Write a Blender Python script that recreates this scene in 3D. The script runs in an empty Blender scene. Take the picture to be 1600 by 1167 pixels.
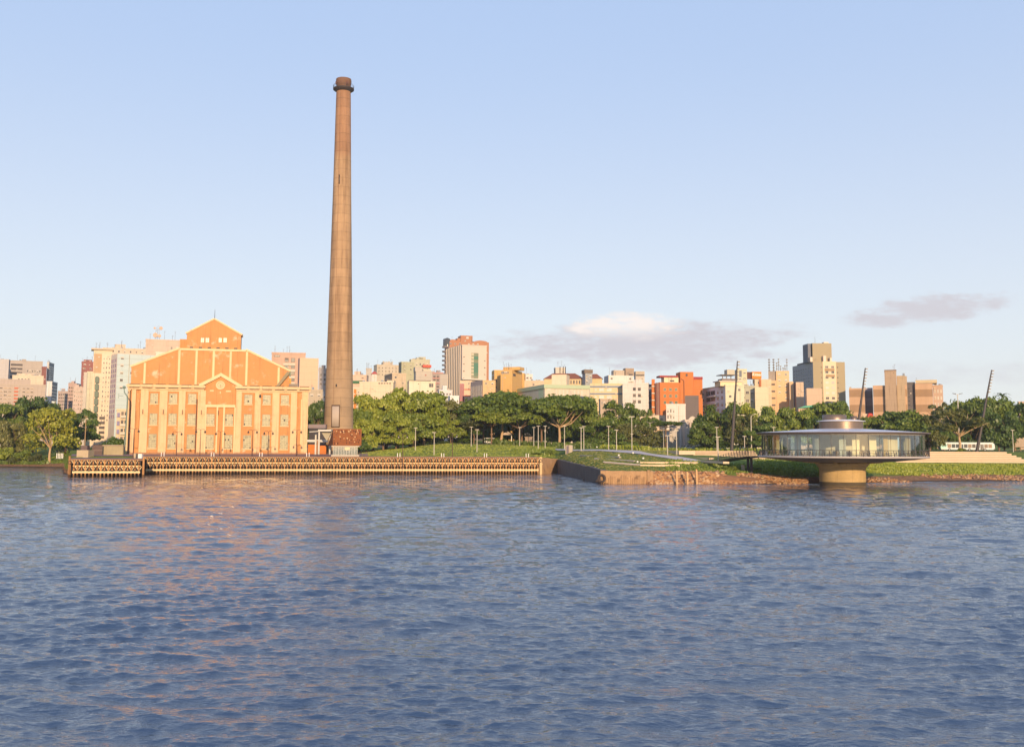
import bpy, math, random
import numpy as np
from mathutils import Vector, Matrix, Euler
random.seed(7)
SC = bpy.context.scene
COL = SC.collection
R = math.radians

# ------------------------------------------------------------------ camera
F, CY, YH, CAMH = 1600.0, 533.0, 698.0, 8.0
PITCH = math.atan((YH - CY) / F)
ROLL = 0.0046
CAMROT = (Matrix.Rotation(math.pi / 2 + PITCH, 4, 'X') @ Matrix.Rotation(ROLL, 4, 'Z'))
cd = bpy.data.cameras.new('camera')
cam = bpy.data.objects.new('camera', cd)
COL.objects.link(cam)
cam.matrix_world = Matrix.Translation((0, 0, CAMH)) @ CAMROT
cd.sensor_width = 36
cd.lens = 36
cd.shift_y = -(583.5 - CY) / 1600
cd.clip_start = 1
cd.clip_end = 12000
SC.camera = cam

# ------------------------------------------------------------------ light
SUN_AZ, SUN_EL = R(11), R(11.5)
sdir = Vector((math.sin(SUN_AZ) * math.cos(SUN_EL), -math.cos(SUN_AZ) * math.cos(SUN_EL), math.sin(SUN_EL)))
sl = bpy.data.lights.new('sun', 'SUN')
sl.energy = 3.9
sl.angle = R(0.6)
sl.color = (1.0, 0.71, 0.42)
so = bpy.data.objects.new('sun', sl)
COL.objects.link(so)
so.rotation_euler = (-sdir).to_track_quat('-Z', 'Y').to_euler()
SC.view_settings.view_transform = 'Standard'
SC.view_settings.look = 'None'
SC.view_settings.exposure = 0.62
SC.view_settings.gamma = 1
SC.cycles.max_bounces = 6
SC.cycles.transparent_max_bounces = 12
SC.cycles.use_denoising = True
SC.cycles.sample_clamp_indirect = 4

world = bpy.data.worlds.new('World')
SC.world = world
world.use_nodes = True


class NG:
    """small helper for node graphs"""
    def __init__(s, tree):
        s.t = tree
        tree.nodes.clear()

    def n(s, typ, ins=None, **kw):
        nd = s.t.nodes.new(typ)
        for k, v in kw.items():
            setattr(nd, k, v)
        for k, v in (ins or {}).items():
            if isinstance(v, bpy.types.NodeSocket):
                s.t.links.new(v, nd.inputs[k])
            else:
                nd.inputs[k].default_value = v
        return nd

    def m(s, op, a, b=0.0, c=None, clamp=False):
        nd = s.t.nodes.new('ShaderNodeMath')
        nd.operation = op
        nd.use_clamp = clamp
        for i, v in enumerate((a, b, c)):
            if v is None:
                continue
            if isinstance(v, bpy.types.NodeSocket):
                s.t.links.new(v, nd.inputs[i])
            else:
                nd.inputs[i].default_value = v
        return nd.outputs[0]

    def mix(s, f, a, b, mode='MIX'):
        nd = s.t.nodes.new('ShaderNodeMix')
        nd.data_type = 'RGBA'
        nd.blend_type = mode
        for i, v in ((0, f), (6, a), (7, b)):
            if isinstance(v, bpy.types.NodeSocket):
                s.t.links.new(v, nd.inputs[i])
            else:
                nd.inputs[i].default_value = v if i == 0 else tuple(v) + ((1.0,) if len(v) == 3 else ())
        return nd.outputs[2]

    def ramp(s, f, lo, hi):
        nd = s.t.nodes.new('ShaderNodeMapRange')
        nd.interpolation_type = 'SMOOTHSTEP'
        s.t.links.new(f, nd.inputs[0])
        nd.inputs[1].default_value = lo
        nd.inputs[2].default_value = hi
        return nd.outputs[0]


g = NG(world.node_tree)
sky = g.n('ShaderNodeTexSky', sky_type='NISHITA')
sky.sun_disc = False
sky.sun_elevation = SUN_EL
sky.sun_rotation = math.pi - SUN_AZ
sky.altitude = 50
sky.air_density = 1.0
sky.dust_density = 0.6
sky.ozone_density = 2.0
tc = g.n('ShaderNodeTexCoord')
sep = g.n('ShaderNodeSeparateXYZ', {0: tc.outputs['Generated']})
ysafe = g.m('MAXIMUM', sep.outputs[1], 0.05)
U = g.m('DIVIDE', sep.outputs[0], ysafe)
V = g.m('DIVIDE', sep.outputs[2], ysafe)
front = g.m('GREATER_THAN', sep.outputs[1], 0.1)
uv = g.n('ShaderNodeCombineXYZ', {0: U, 1: g.m('MULTIPLY', V, 3.2), 2: 0.3})
nz = g.n('ShaderNodeTexNoise', {'Vector': uv.outputs[0], 'Scale': 17.0, 'Detail': 9.0, 'Roughness': 0.62})
nzb = g.n('ShaderNodeTexNoise', {'Vector': uv.outputs[0], 'Scale': 48.0, 'Detail': 7.0, 'Roughness': 0.66})
nf = g.m('MULTIPLY', g.m('SUBTRACT', nz.outputs[0], 0.5), 2.6)
nfb = g.m('MULTIPLY', g.m('SUBTRACT', nzb.outputs[0], 0.5), 1.7)
nn = g.m('ADD', nf, nfb)


def blob(px, py, wx, wy, soft, shear=0.0, ns=1.0):
    u0, v0 = (px - 800) / 1600, (698 - py) / 1600
    du = g.m('SUBTRACT', U, u0)
    dv = g.m('SUBTRACT', g.m('SUBTRACT', V, v0), g.m('MULTIPLY', du, shear))
    d = g.m('ADD', g.m('POWER', g.m('ABSOLUTE', g.m('DIVIDE', du, wx / 1600)), 2.0),
            g.m('POWER', g.m('ABSOLUTE', g.m('DIVIDE', dv, wy / 1600)), 2.0))
    v = g.m('ADD', g.m('SUBTRACT', 1.0, d), g.m('MULTIPLY', nn, ns))
    return g.m('MULTIPLY', g.ramp(v, 0.0, soft), front)


skycol = sky.outputs[0]
# thin haze veil close to the horizon and a violet tint, as in warm evening air
elev = g.m('MAXIMUM', sep.outputs[2], 0.0)
veil = g.m('POWER', g.m('SUBTRACT', 1.0, elev), 7.0)
SKYS = 0.15
k = 1.0 / SKYS
skycol = g.mix(0.85, skycol, g.mix(g.ramp(elev, 0.0, 0.44), (0.545 * k, 0.555 * k, 0.575 * k), (0.322 * k, 0.412 * k, 0.59 * k)))
skycol = g.mix(g.m('MULTIPLY', g.ramp(elev, 0.38, 0.95), 0.9), skycol, (0.12 * k, 0.21 * k, 0.43 * k))
grey = (0.44 * k, 0.42 * k, 0.45 * k)
whit = (0.68 * k, 0.62 * k, 0.585 * k)
c1 = blob(1010, 540, 262, 42, 1.0)
c1b = blob(980, 514, 98, 32, 0.9, ns=1.0)
c1c = blob(1100, 522, 200, 26, 1.4)
c2 = blob(1450, 481, 150, 26, 0.9, 0.10)
c3 = blob(1500, 580, 220, 22, 1.8)
c4 = blob(850, 545, 140, 22, 1.8)
for c, cc, a in ((c3, grey, 0.45), (c4, grey, 0.55), (c1c, grey, 0.65), (c1, grey, 0.88), (c2, grey, 0.85)):
    skycol = g.mix(g.m('MULTIPLY', c, a), skycol, cc)
top = g.m('MULTIPLY', c1b, g.ramp(g.m('ADD', V, g.m('MULTIPLY', nn, 0.008)), (698 - 534) / 1600, (698 - 508) / 1600))
skycol = g.mix(g.m('MULTIPLY', top, 0.95), skycol, whit)
bg = g.n('ShaderNodeBackground', {'Color': skycol, 'Strength': SKYS})
out = g.n('ShaderNodeOutputWorld', {0: bg.outputs[0]})


# ------------------------------------------------------------------ picture <-> place
RM = CAMROT.to_3x3()
RMI = RM.inverted()


def ray(px, py):
    return RM @ Vector((px - 800.0, CY - py, -F))


def at(px, py, D):
    d = ray(px, py)
    s = D / d.y
    return Vector((d.x * s, D, CAMH + d.z * s))


def at_z(px, py, z):
    d = ray(px, py)
    s = (z - CAMH) / d.z
    return Vector((d.x * s, d.y * s, z))


def proj(p):
    q = RMI @ (Vector(p) - Vector((0, 0, CAMH)))
    return 800 + F * q.x / -q.z, CY - F * q.y / -q.z


def gx(px, D, z=8.0):
    """x of the point that stands at depth D and height z under picture column px"""
    x = (px - 800) / F * D
    for _ in range(4):
        e = proj((x, D, z))[0] - px
        x -= e * D / F
    return x


def zz(px, py, D):
    return at(px, py, D).z


# ------------------------------------------------------------------ objects
def tag(o, label=None, cat=None, group=None, kind=None):
    if label: o['label'] = label
    if cat: o['category'] = cat
    if group: o['group'] = group
    if kind: o['kind'] = kind
    return o


def empty(name, loc, label, cat, group=None, rz=0.0):
    o = bpy.data.objects.new(name, None)
    COL.objects.link(o)
    o.location = loc
    o.rotation_euler = (0, 0, rz)
    o.empty_display_size = 0.5
    return tag(o, label, cat, group)


def link(name, me, parent=None, loc=(0, 0, 0), rot=(0, 0, 0), scale=(1, 1, 1)):
    o = bpy.data.objects.new(name, me)
    COL.objects.link(o)
    o.parent = parent
    o.location = loc
    o.rotation_euler = rot
    o.scale = scale
    return o


def children(o):
    return [c for c in KIDS.get(o.name, [])]


def copy_tree(o, parent=None):
    c = o.copy()
    COL.objects.link(c)
    c.parent = parent
    for ch in o.children:
        copy_tree(ch, c)
    return c


class MB:
    def __init__(s):
        s.v, s.f, s.mi, s.sm = [], [], [], []

    def add(s, vs, fs, mi=0, smooth=False):
        b = len(s.v)
        s.v += [tuple(v) for v in vs]
        s.f += [tuple(b + i for i in f) for f in fs]
        s.mi += [mi] * len(fs)
        s.sm += [smooth] * len(fs)
        return s

    def box(s, x0, x1, y0, y1, z0, z1, mi=0, m=None):
        vs = [Vector((x, y, z)) for z in (z0, z1) for y in (y0, y1) for x in (x0, x1)]
        if m is not None: vs = [m @ v for v in vs]
        return s.add(vs, [(0, 2, 3, 1), (4, 5, 7, 6), (0, 1, 5, 4), (2, 6, 7, 3), (0, 4, 6, 2), (1, 3, 7, 5)], mi)

    def prism(s, poly, y0, y1, mi=0, m=None):
        """outline in x,z extruded along y"""
        n = len(poly)
        vs = [Vector((x, y0, z)) for x, z in poly] + [Vector((x, y1, z)) for x, z in poly]
        if m is not None: vs = [m @ v for v in vs]
        fs = [tuple(range(n)), tuple(range(2 * n - 1, n - 1, -1))]
        fs += [(i, n + i, n + (i + 1) % n, (i + 1) % n) for i in range(n)]
        return s.add(vs, fs, mi)

    def plan(s, poly, z0, z1, mi=0):
        n = len(poly)
        zt = z1 if isinstance(z1, (list, tuple)) else [z1] * n
        zb = z0 if isinstance(z0, (list, tuple)) else [z0] * n
        vs = [(poly[i][0], poly[i][1], zb[i]) for i in range(n)] + [(poly[i][0], poly[i][1], zt[i]) for i in range(n)]
        fs = [tuple(range(n - 1, -1, -1)), tuple(range(n, 2 * n))]
        fs += [(i, (i + 1) % n, n + (i + 1) % n, n + i) for i in range(n)]
        return s.add(vs, fs, mi)

    def tube(s, a, b, r0, r1=None, n=8, mi=0, smooth=True, cap=True):
        a, b = Vector(a), Vector(b)
        r1 = r0 if r1 is None else r1
        d = (b - a).normalized()
        q = d.to_track_quat('Z', 'Y')
        vs = []
        for c, r in ((a, r0), (b, r1)):
            for i in range(n):
                t = 2 * math.pi * i / n
                vs.append(c + q @ Vector((math.cos(t) * r, math.sin(t) * r, 0)))
        s.add(vs, [(i, (i + 1) % n, n + (i + 1) % n, n + i) for i in range(n)], mi, smooth)
        if cap:
            s.add(vs, [tuple(range(n - 1, -1, -1)), tuple(range(n, 2 * n))], mi)
        return s

    def path(s, pts, rs, n=8, mi=0):
        for i in range(len(pts) - 1):
            s.tube(pts[i], pts[i + 1], rs[i], rs[i + 1], n, mi, True, i in (0, len(pts) - 2))
        return s

    def lathe(s, prof, n=48, mi=0, smooth=True, c=(0, 0, 0), a0=0.0, a1=2 * math.pi):
        full = abs(a1 - a0 - 2 * math.pi) < 1e-6
        m_ = n if full else n + 1
        vs = []
        for r, z in prof:
            for i in range(m_):
                t = a0 + (a1 - a0) * i / n
                vs.append((c[0] + r * math.cos(t), c[1] + r * math.sin(t), c[2] + z))
        fs = []
        for j in range(len(prof) - 1):
            for i in range(n):
                i2 = (i + 1) % m_
                fs.append((j * m_ + i, j * m_ + i2, (j + 1) * m_ + i2, (j + 1) * m_ + i))
        return s.add(vs, fs, mi, smooth)

    def torus(s, c, R_, r_, n=16, k=6, mi=0):
        """ring in the xz plane"""
        vs, fs = [], []
        for i in range(n):
            t = 2 * math.pi * i / n
            for j in range(k):
                u = 2 * math.pi * j / k
                rr = R_ + r_ * math.cos(u)
                vs.append((c[0] + rr * math.cos(t), c[1] + r_ * math.sin(u), c[2] + rr * math.sin(t)))
        for i in range(n):
            for j in range(k):
                fs.append((i * k + j, ((i + 1) % n) * k + j, ((i + 1) % n) * k + (j + 1) % k, i * k + (j + 1) % k))
        return s.add(vs, fs, mi, True)

    def mesh(s, name, mats):
        me = bpy.data.meshes.new(name)
        me.from_pydata(s.v, [], s.f)
        if not isinstance(mats, (list, tuple)): mats = [mats]
        for m in mats: me.materials.append(m)
        me.polygons.foreach_set('material_index', s.mi)
        me.polygons.foreach_set('use_smooth', s.sm)
        me.update()
        return me

    def build(s, name, mats, parent=None, loc=(0, 0, 0), rot=(0, 0, 0), scale=(1, 1, 1)):
        return link(name, s.mesh(name, mats), parent, loc, rot, scale)


# ------------------------------------------------------------------ materials
MATS = {}


def mat(key, col, rough=0.85, var=0.18, scale=0.25, streak=0.0, metal=0.0, bump=0.0, spec=0.4, col2=None,
        c2scale=0.1, c2lo=0.55, c2hi=0.7, lines=None, brick=None, objvar=0.0, wet=None):
    if key in MATS: return MATS[key]
    m = bpy.data.materials.new(key)
    m.use_nodes = True
    g = NG(m.node_tree)
    tc = g.n('ShaderNodeTexCoord')
    co = tc.outputs['Object']
    n1 = g.n('ShaderNodeTexNoise', {'Vector': co, 'Scale': scale, 'Detail': 6.0, 'Roughness': 0.65})
    n2 = g.n('ShaderNodeTexNoise', {'Vector': co, 'Scale': scale * 9, 'Detail': 3.0, 'Roughness': 0.6})
    c = tuple(col)
    base = c + (1.0,)
    if col2 is not None:
        n3 = g.n('ShaderNodeTexNoise', {'Vector': co, 'Scale': c2scale, 'Detail': 8.0, 'Roughness': 0.7})
        base = g.mix(g.ramp(n3.outputs[0], c2lo, c2hi), c, col2)
    f = g.m('ADD', g.m('MULTIPLY', g.m('SUBTRACT', n1.outputs[0], 0.5), 2.0 * var),
            g.m('MULTIPLY', g.m('SUBTRACT', n2.outputs[0], 0.5), 1.2 * var))
    if streak:
        mp = g.n('ShaderNodeMapping', {0: co, 3: (1.6, 1.6, 0.06)})
        n4 = g.n('ShaderNodeTexNoise', {'Vector': mp.outputs[0], 'Scale': 0.9, 'Detail': 5.0, 'Roughness': 0.7})
        f = g.m('SUBTRACT', f, g.m('MULTIPLY', g.ramp(n4.outputs[0], 0.5, 0.75), streak))
    if lines:
        sp = g.n('ShaderNodeSeparateXYZ', {0: co})
        ph = g.m('FRACT', g.m('DIVIDE', sp.outputs[2], lines[0]))
        f = g.m('SUBTRACT', f, g.m('MULTIPLY', g.m('LESS_THAN', ph, lines[1]), lines[2]))
    if objvar:
        oi = g.n('ShaderNodeObjectInfo')
        f = g.m('ADD', f, g.m('MULTIPLY', g.m('SUBTRACT', oi.outputs['Random'], 0.5), objvar))
    if wet is not None:
        wz = g.n('ShaderNodeSeparateXYZ', {0: co}).outputs[2]
        f = g.m('SUBTRACT', f, g.m('MULTIPLY', g.m('SUBTRACT', 1.0, g.ramp(g.m('ADD', wz, g.m('MULTIPLY', n2.outputs[0], .5)), wet, wet + .35)), .72))
    mult = g.m('MAXIMUM', g.m('ADD', 1.0, f), 0.15)
    cc = g.n('ShaderNodeVectorMath', {}, operation='SCALE')
    if isinstance(base, tuple):
        cc.inputs[0].default_value = c
    else:
        g.t.links.new(base, cc.inputs[0])
    g.t.links.new(mult, cc.inputs['Scale'])
    b = g.n('ShaderNodeBsdfPrincipled', {'Base Color': cc.outputs[0], 'Roughness': rough, 'Metallic': metal})
    b.inputs['Specular IOR Level'].default_value = spec
    if bump:
        bn = g.n('ShaderNodeBump', {'Height': n2.outputs[0], 'Strength': bump, 'Distance': 0.1})
        g.t.links.new(bn.outputs[0], b.inputs['Normal'])
    g.n('ShaderNodeOutputMaterial', {0: b.outputs[0]})
    MATS[key] = m
    return m


def glassmat(key, tint, trans, rough=0.03):
    if key in MATS: return MATS[key]
    m = bpy.data.materials.new(key)
    m.use_nodes = True
    g = NG(m.node_tree)
    t = g.n('ShaderNodeBsdfTransparent', {'Color': tuple(tint) + (1,)})
    gl = g.n('ShaderNodeBsdfGlossy', {'Color': (0.9, 0.95, 0.95, 1), 'Roughness': rough})
    fr = g.n('ShaderNodeFresnel', {'IOR': 1.5})
    f = g.m('ADD', g.m('MULTIPLY', fr.outputs[0], 1.3), 1 - trans, clamp=True)
    mx = g.n('ShaderNodeMixShader', {0: f, 1: t.outputs[0], 2: gl.outputs[0]})
    g.n('ShaderNodeOutputMaterial', {0: mx.outputs[0]})
    MATS[key] = m
    return m


def panemat(key, col, dark, grid=None):
    """old factory or flat window glass: each window differs a little, panes alternate"""
    if key in MATS: return MATS[key]
    m = bpy.data.materials.new(key)
    m.use_nodes = True
    g = NG(m.node_tree)
    tc = g.n('ShaderNodeTexCoord')
    oi = g.n('ShaderNodeObjectInfo')
    add = g.n('ShaderNodeVectorMath', {0: tc.outputs['Object'], 1: g.n('ShaderNodeCombineXYZ', {0: g.m('MULTIPLY', oi.outputs['Random'], 97.0), 2: g.m('MULTIPLY', oi.outputs['Random'], 31.0)}).outputs[0]}, operation='ADD')
    if grid:
        sp = g.n('ShaderNodeSeparateXYZ', {0: tc.outputs['Object']})
        ix = g.m('FLOOR', g.m('ADD', g.m('MULTIPLY', sp.outputs[0], grid), 0.5))
        iz = g.m('FLOOR', g.m('MULTIPLY', sp.outputs[2], grid))
        cell = g.n('ShaderNodeCombineXYZ', {0: ix, 1: g.m('MULTIPLY', oi.outputs['Random'], 50.0), 2: iz})
        wn = g.n('ShaderNodeTexWhiteNoise', {'Vector': cell.outputs[0]}, noise_dimensions='3D')
        sm = g.n('ShaderNodeTexNoise', {'Vector': add.outputs[0], 'Scale': 0.7, 'Detail': 2.0})
        fac = g.ramp(g.m('ADD', g.m('MULTIPLY', wn.outputs[0], 0.35), g.m('MULTIPLY', sm.outputs[0], 0.9)), 0.58, 1.05)
    else:
        fac = g.ramp(oi.outputs['Random'], 0.45, 1.0)
    c = g.mix(fac, col, dark)
    b = g.n('ShaderNodeBsdfPrincipled', {'Base Color': c, 'Roughness': 0.15})
    b.inputs['Specular IOR Level'].default_value = 0.6
    g.n('ShaderNodeOutputMaterial', {0: b.outputs[0]})
    MATS[key] = m
    return m
# ------------------------------------------------------------------ water
def make_water():
    m = bpy.data.materials.new('river_water')
    m.use_nodes = True
    g = NG(m.node_tree)
    geo = g.n('ShaderNodeNewGeometry')
    mp = g.n('ShaderNodeMapping', {0: geo.outputs['Position'], 2: (0, 0, 0.35), 3: (0.55, 1.0, 1.0)})
    n1 = g.n('ShaderNodeTexNoise', {'Vector': mp.outputs[0], 'Scale': 2.2, 'Detail': 5.0, 'Roughness': 0.55})
    n2 = g.n('ShaderNodeTexNoise', {'Vector': mp.outputs[0], 'Scale': 6.0, 'Detail': 4.0, 'Roughness': 0.6})
    big = g.n('ShaderNodeTexNoise', {'Vector': geo.outputs['Position'], 'Scale': 0.02, 'Detail': 2.0})
    n3 = g.n('ShaderNodeTexNoise', {'Vector': mp.outputs[0], 'Scale': 0.75, 'Detail': 5.0, 'Roughness': 0.6})
    dist = g.n('ShaderNodeVectorMath', {0: geo.outputs['Position']}, operation='LENGTH').outputs['Value']
    far = g.ramp(dist, 45.0, 190.0)          # open water farther out carries its chop in the shading
    h = g.m('ADD', g.m('MULTIPLY', n1.outputs[0], 0.13), g.m('MULTIPLY', n2.outputs[0], 0.045))

    amt = g.m('ADD', 0.55, g.m('MULTIPLY', big.outputs[0], 0.7))
    bn = g.n('ShaderNodeBump', {'Height': g.m('MULTIPLY', h, amt), 'Strength': 1.0, 'Distance': 1.0})
    # beyond the resolved waves the chop tilts the surface at random, point by point
    pat = g.n('ShaderNodeTexNoise', {'Vector': g.n('ShaderNodeMapping', {0: geo.outputs['Position'], 3: (0.35, 0.10, 1.0)}).outputs[0], 'Scale': 1.0, 'Detail': 4.0, 'Roughness': 0.65})
    tilt = g.n('ShaderNodeVectorMath', {0: n3.outputs['Color'], 1: (0.5, 0.5, 0.5)}, operation='SUBTRACT')
    tm = g.n('ShaderNodeVectorMath', {0: tilt.outputs[0], 1: (1.0, 1.3, 0.0)}, operation='MULTIPLY')
    ts = g.n('ShaderNodeVectorMath', {0: tm.outputs[0]}, operation='SCALE')
    g.t.links.new(g.m('MULTIPLY', g.m('MULTIPLY', far, 1.15), g.m('ADD', 0.25, g.m('MULTIPLY', pat.outputs[0], 1.5))), ts.inputs['Scale'])
    ta = g.n('ShaderNodeVectorMath', {0: bn.outputs[0], 1: ts.outputs[0]}, operation='ADD')
    nn_ = g.n('ShaderNodeVectorMath', {0: ta.outputs[0]}, operation='NORMALIZE')
    b = g.n('ShaderNodeBsdfPrincipled', {'Base Color': (0.010, 0.024, 0.054, 1), 'Roughness': 0.035, 'IOR': 2.6, 'Normal': nn_.outputs[0]})
    g.n('ShaderNodeOutputMaterial', {0: b.outputs[0]})
    rows = [3.0, 8.0, 14.0, 19.0]
    r = 22.0
    while r < 420:
        rows.append(r)
        st = 0.34 * r * r / 8192
        st = max(0.048, st)
        if st > 0.33: st = max(0.33, min(st, 0.33 + (r - 140) * 0.02)) if r > 140 else 0.33
        r += st
    rows += [440, 520, 700, 1000, 1450]
    rows = np.array(rows)
    fine = np.arange(-0.62, 0.6201, 0.0014)
    coarse = np.linspace(0.66, 2 * math.pi - 0.66, 70)
    ang = np.concatenate([fine, coarse])
    nr, na = len(rows), len(ang)
    RR, AA = np.meshgrid(rows, ang, indexing='ij')
    X = (RR * np.sin(AA)).astype(np.float64)
    Y = (RR * np.cos(AA)).astype(np.float64)
    dr = np.gradient(rows)[:, None]
    da = np.gradient(ang)[None, :] * RR
    sp = np.maximum(np.maximum(dr, 0.0), np.where(np.abs(AA) <= 0.621, da, 99))
    rng = np.random.RandomState(5)
    Zs = np.zeros_like(X); DX = np.zeros_like(X); DY = np.zeros_like(X)
    N = 100
    lam = np.exp(np.linspace(math.log(0.30), math.log(7.5), N)) * rng.uniform(0.93, 1.07, N)
    patch = 0.85 + 0.22 * np.sin(X * 0.11 + 1.3 * np.sin(Y * 0.05)) * np.cos(Y * 0.07 + X * 0.03) + 0.12 * np.sin(X * 0.31 - Y * 0.13)
    for i in range(N):
        L = lam[i]
        k = 2 * math.pi / L
        th = rng.normal(-0.15, 0.30) if i % 4 else rng.normal(0.7, 0.3)
        kx, ky = math.sin(th) * k, -math.cos(th) * k
        slope = 0.042 * (1.0 if L < 0.95 else (0.95 / L) ** 0.70)
        a = slope / k
        w = np.clip((L / sp - 1.7) / 1.6, 0, 1) * (patch if L < 2.5 else 1.0)
        if w.max() <= 0: continue
        ph = kx * X + ky * Y + rng.uniform(0, 2 * math.pi)
        Zs += w * a * np.cos(ph)
        s = w * a * 0.5
        DX -= s * (kx / k) * np.sin(ph)
        DY -= s * (ky / k) * np.sin(ph)
    X2, Y2 = X + DX, Y + DY
    co = np.stack([X2, Y2, Zs], -1).reshape(-1, 3)
    co = np.vstack([co, [[0, 0, 0]]]).astype(np.float32)
    i, j = np.meshgrid(np.arange(nr - 1), np.arange(na), indexing='ij')
    j2 = (j + 1) % na
    q = np.stack([i * na + j, (i + 1) * na + j, (i + 1) * na + j2, i * na + j2], -1).reshape(-1, 4)
    c = len(co) - 1
    jj = np.arange(na)
    tri = np.stack([np.full(na, c), jj, (jj + 1) % na], -1)
    nq, nt = len(q), len(tri)
    me = bpy.data.meshes.new('river_water')
    me.vertices.add(len(co)); me.vertices.foreach_set('co', co.ravel())
    me.loops.add(nq * 4 + nt * 3)
    me.loops.foreach_set('vertex_index', np.concatenate([q[:, ::-1].ravel(), tri[:, ::-1].ravel()]).astype(np.int32))
    me.polygons.add(nq + nt)
    ls = np.concatenate([np.arange(nq) * 4, nq * 4 + np.arange(nt) * 3]).astype(np.int32)
    me.polygons.foreach_set('loop_start', ls)
    me.polygons.foreach_set('use_smooth', np.ones(nq + nt, dtype=bool))
    me.materials.append(m)
    me.update(calc_edges=True)
    me.validate()
    # orientation
    if me.polygons[nq // 2].normal.z < 0: me.flip_normals()
    o = link('river_water', me)
    tag(o, kind='structure')


make_water()

# ------------------------------------------------------------------ ground (one heightfield)
# stations across the picture: px -> six (distance, height) pairs from the shore inland
ST = [
    (-1400, [(368, -2), (374, 0.7), (390, 2.2), (410, 3.5), (430, 4.5), (600, 7), (1500, 45)]),
    (60,    [(368, -2), (374, 0.7), (390, 2.2), (410, 3.5), (430, 4.5), (600, 7), (1500, 45)]),
    (106,   [(362, -2), (368, 0.9), (384, 2.6), (410, 4.0), (430, 5.0), (600, 7), (1500, 45)]),
    (109,   [(282, -2), (284, 4.6), (290, 4.8), (312, 5.2), (340, 5.6), (600, 8), (1500, 45)]),
    (560,   [(299, -2), (302, 4.7), (306, 4.85), (325, 5.3), (345, 5.6), (600, 8), (1500, 48)]),
    (600,   [(301, -2), (304, 4.7), (308, 4.85), (325, 5.5), (352, 6.4), (600, 9), (1500, 48)]),
    (700,   [(304, -2), (307, 4.7), (311, 4.9), (340, 7.2), (380, 9.1), (600, 12), (1500, 50)]),
    (790,   [(308, -2), (311, 4.7), (315, 4.95), (340, 6.8), (378, 8.7), (600, 12), (1500, 50)]),
    (846,   [(310, -2), (313, 4.6), (318, 4.95), (343, 6.8), (374, 8.2), (600, 10), (1500, 50)]),
    (867,   [(320, -2), (323, 4.3), (328, 5.0), (347, 6.8), (372, 7.9), (600, 10), (1500, 50)]),
    (871,   [(319, -2), (321, 3.9), (331, 5.3), (350, 6.8), (370, 7.8), (600, 10), (1500, 50)]),
    (895,   [(285, -2), (287, 3.5), (303, 5.3), (325, 6.6), (345, 7.2), (600, 10), (1500, 50)]),
    (905,   [(270, -2), (273, 3.35), (290, 5.0), (320, 6.7), (340, 7.2), (600, 10), (1500, 50)]),
    (940,   [(228, -2), (231, 2.8), (250, 4.3), (288, 6.6), (312, 7.15), (600, 9), (1500, 48)]),
    (1000,  [(229, -2), (233, 2.6), (254, 4.3), (275, 6.1), (290, 6.9), (600, 8), (1500, 48)]),
    (1062,  [(229, -2), (234, 2.4), (254, 4.0), (270, 5.5), (301, 5.75), (322, 7.0), (600, 8), (1500, 46)]),
    (1110,  [(229, -2), (234, 2.4), (250, 3.6), (262, 4.3), (299, 5.6), (320, 7.0), (600, 8), (1500, 46)]),
    (1190,  [(228, -1), (238, 2.0), (262, 3.8), (301, 4.5), (325, 7.0), (600, 8), (1500, 44)]),
    (1300,  [(232, -1), (244, 1.4), (265, 3.7), (297, 4.5), (321, 7.0), (600, 8), (1500, 42)]),
    (1392,  [(240, -1), (254, 1.4), (272, 3.6), (293, 4.5), (318, 7.0), (600, 8), (1500, 42)]),
    (1398,  [(241, -1), (255, 1.4), (272, 3.5), (312, 3.8), (335, 7.0), (600, 8), (1500, 42)]),
    (1450,  [(249, -1), (262, 1.3), (278, 3.5), (311, 3.8), (334, 7.0), (600, 8), (1500, 40)]),
    (1600,  [(257, -1), (271, 1.3), (286, 3.5), (309, 3.8), (332, 7.0), (600, 8), (1500, 40)]),
    (3200,  [(270, -1), (282, 1.3), (300, 3.7), (320, 4.2), (345, 7.1), (600, 8), (1500, 40)]),
]
for _s in ST:
    if len(_s[1]) == 7:
        _a, _b = _s[1][3], _s[1][4]
        _s[1].insert(4, ((_a[0] + _b[0]) / 2, (_a[1] + _b[1]) / 2))


def hz(x, y):
    px = 800 + x / (y * math.cos(PITCH)) * F if y > 1 else 800
    px = max(-1399, min(3199, px))
    for i in range(len(ST) - 1):
        if ST[i][0] <= px <= ST[i + 1][0]: break
    t = (px - ST[i][0]) / (ST[i + 1][0] - ST[i][0])
    a, b = ST[i][1], ST[i + 1][1]
    pr = [(p[0] * (1 - t) + q[0] * t, p[1] * (1 - t) + q[1] * t) for p, q in zip(a, b)]
    if y <= pr[0][0]: return -2.0
    for (d0, z0), (d1, z1) in zip(pr, pr[1:]):
        if y <= d1: return z0 + (z1 - z0) * (y - d0) / (d1 - d0)
    return pr[-1][1]


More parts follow.
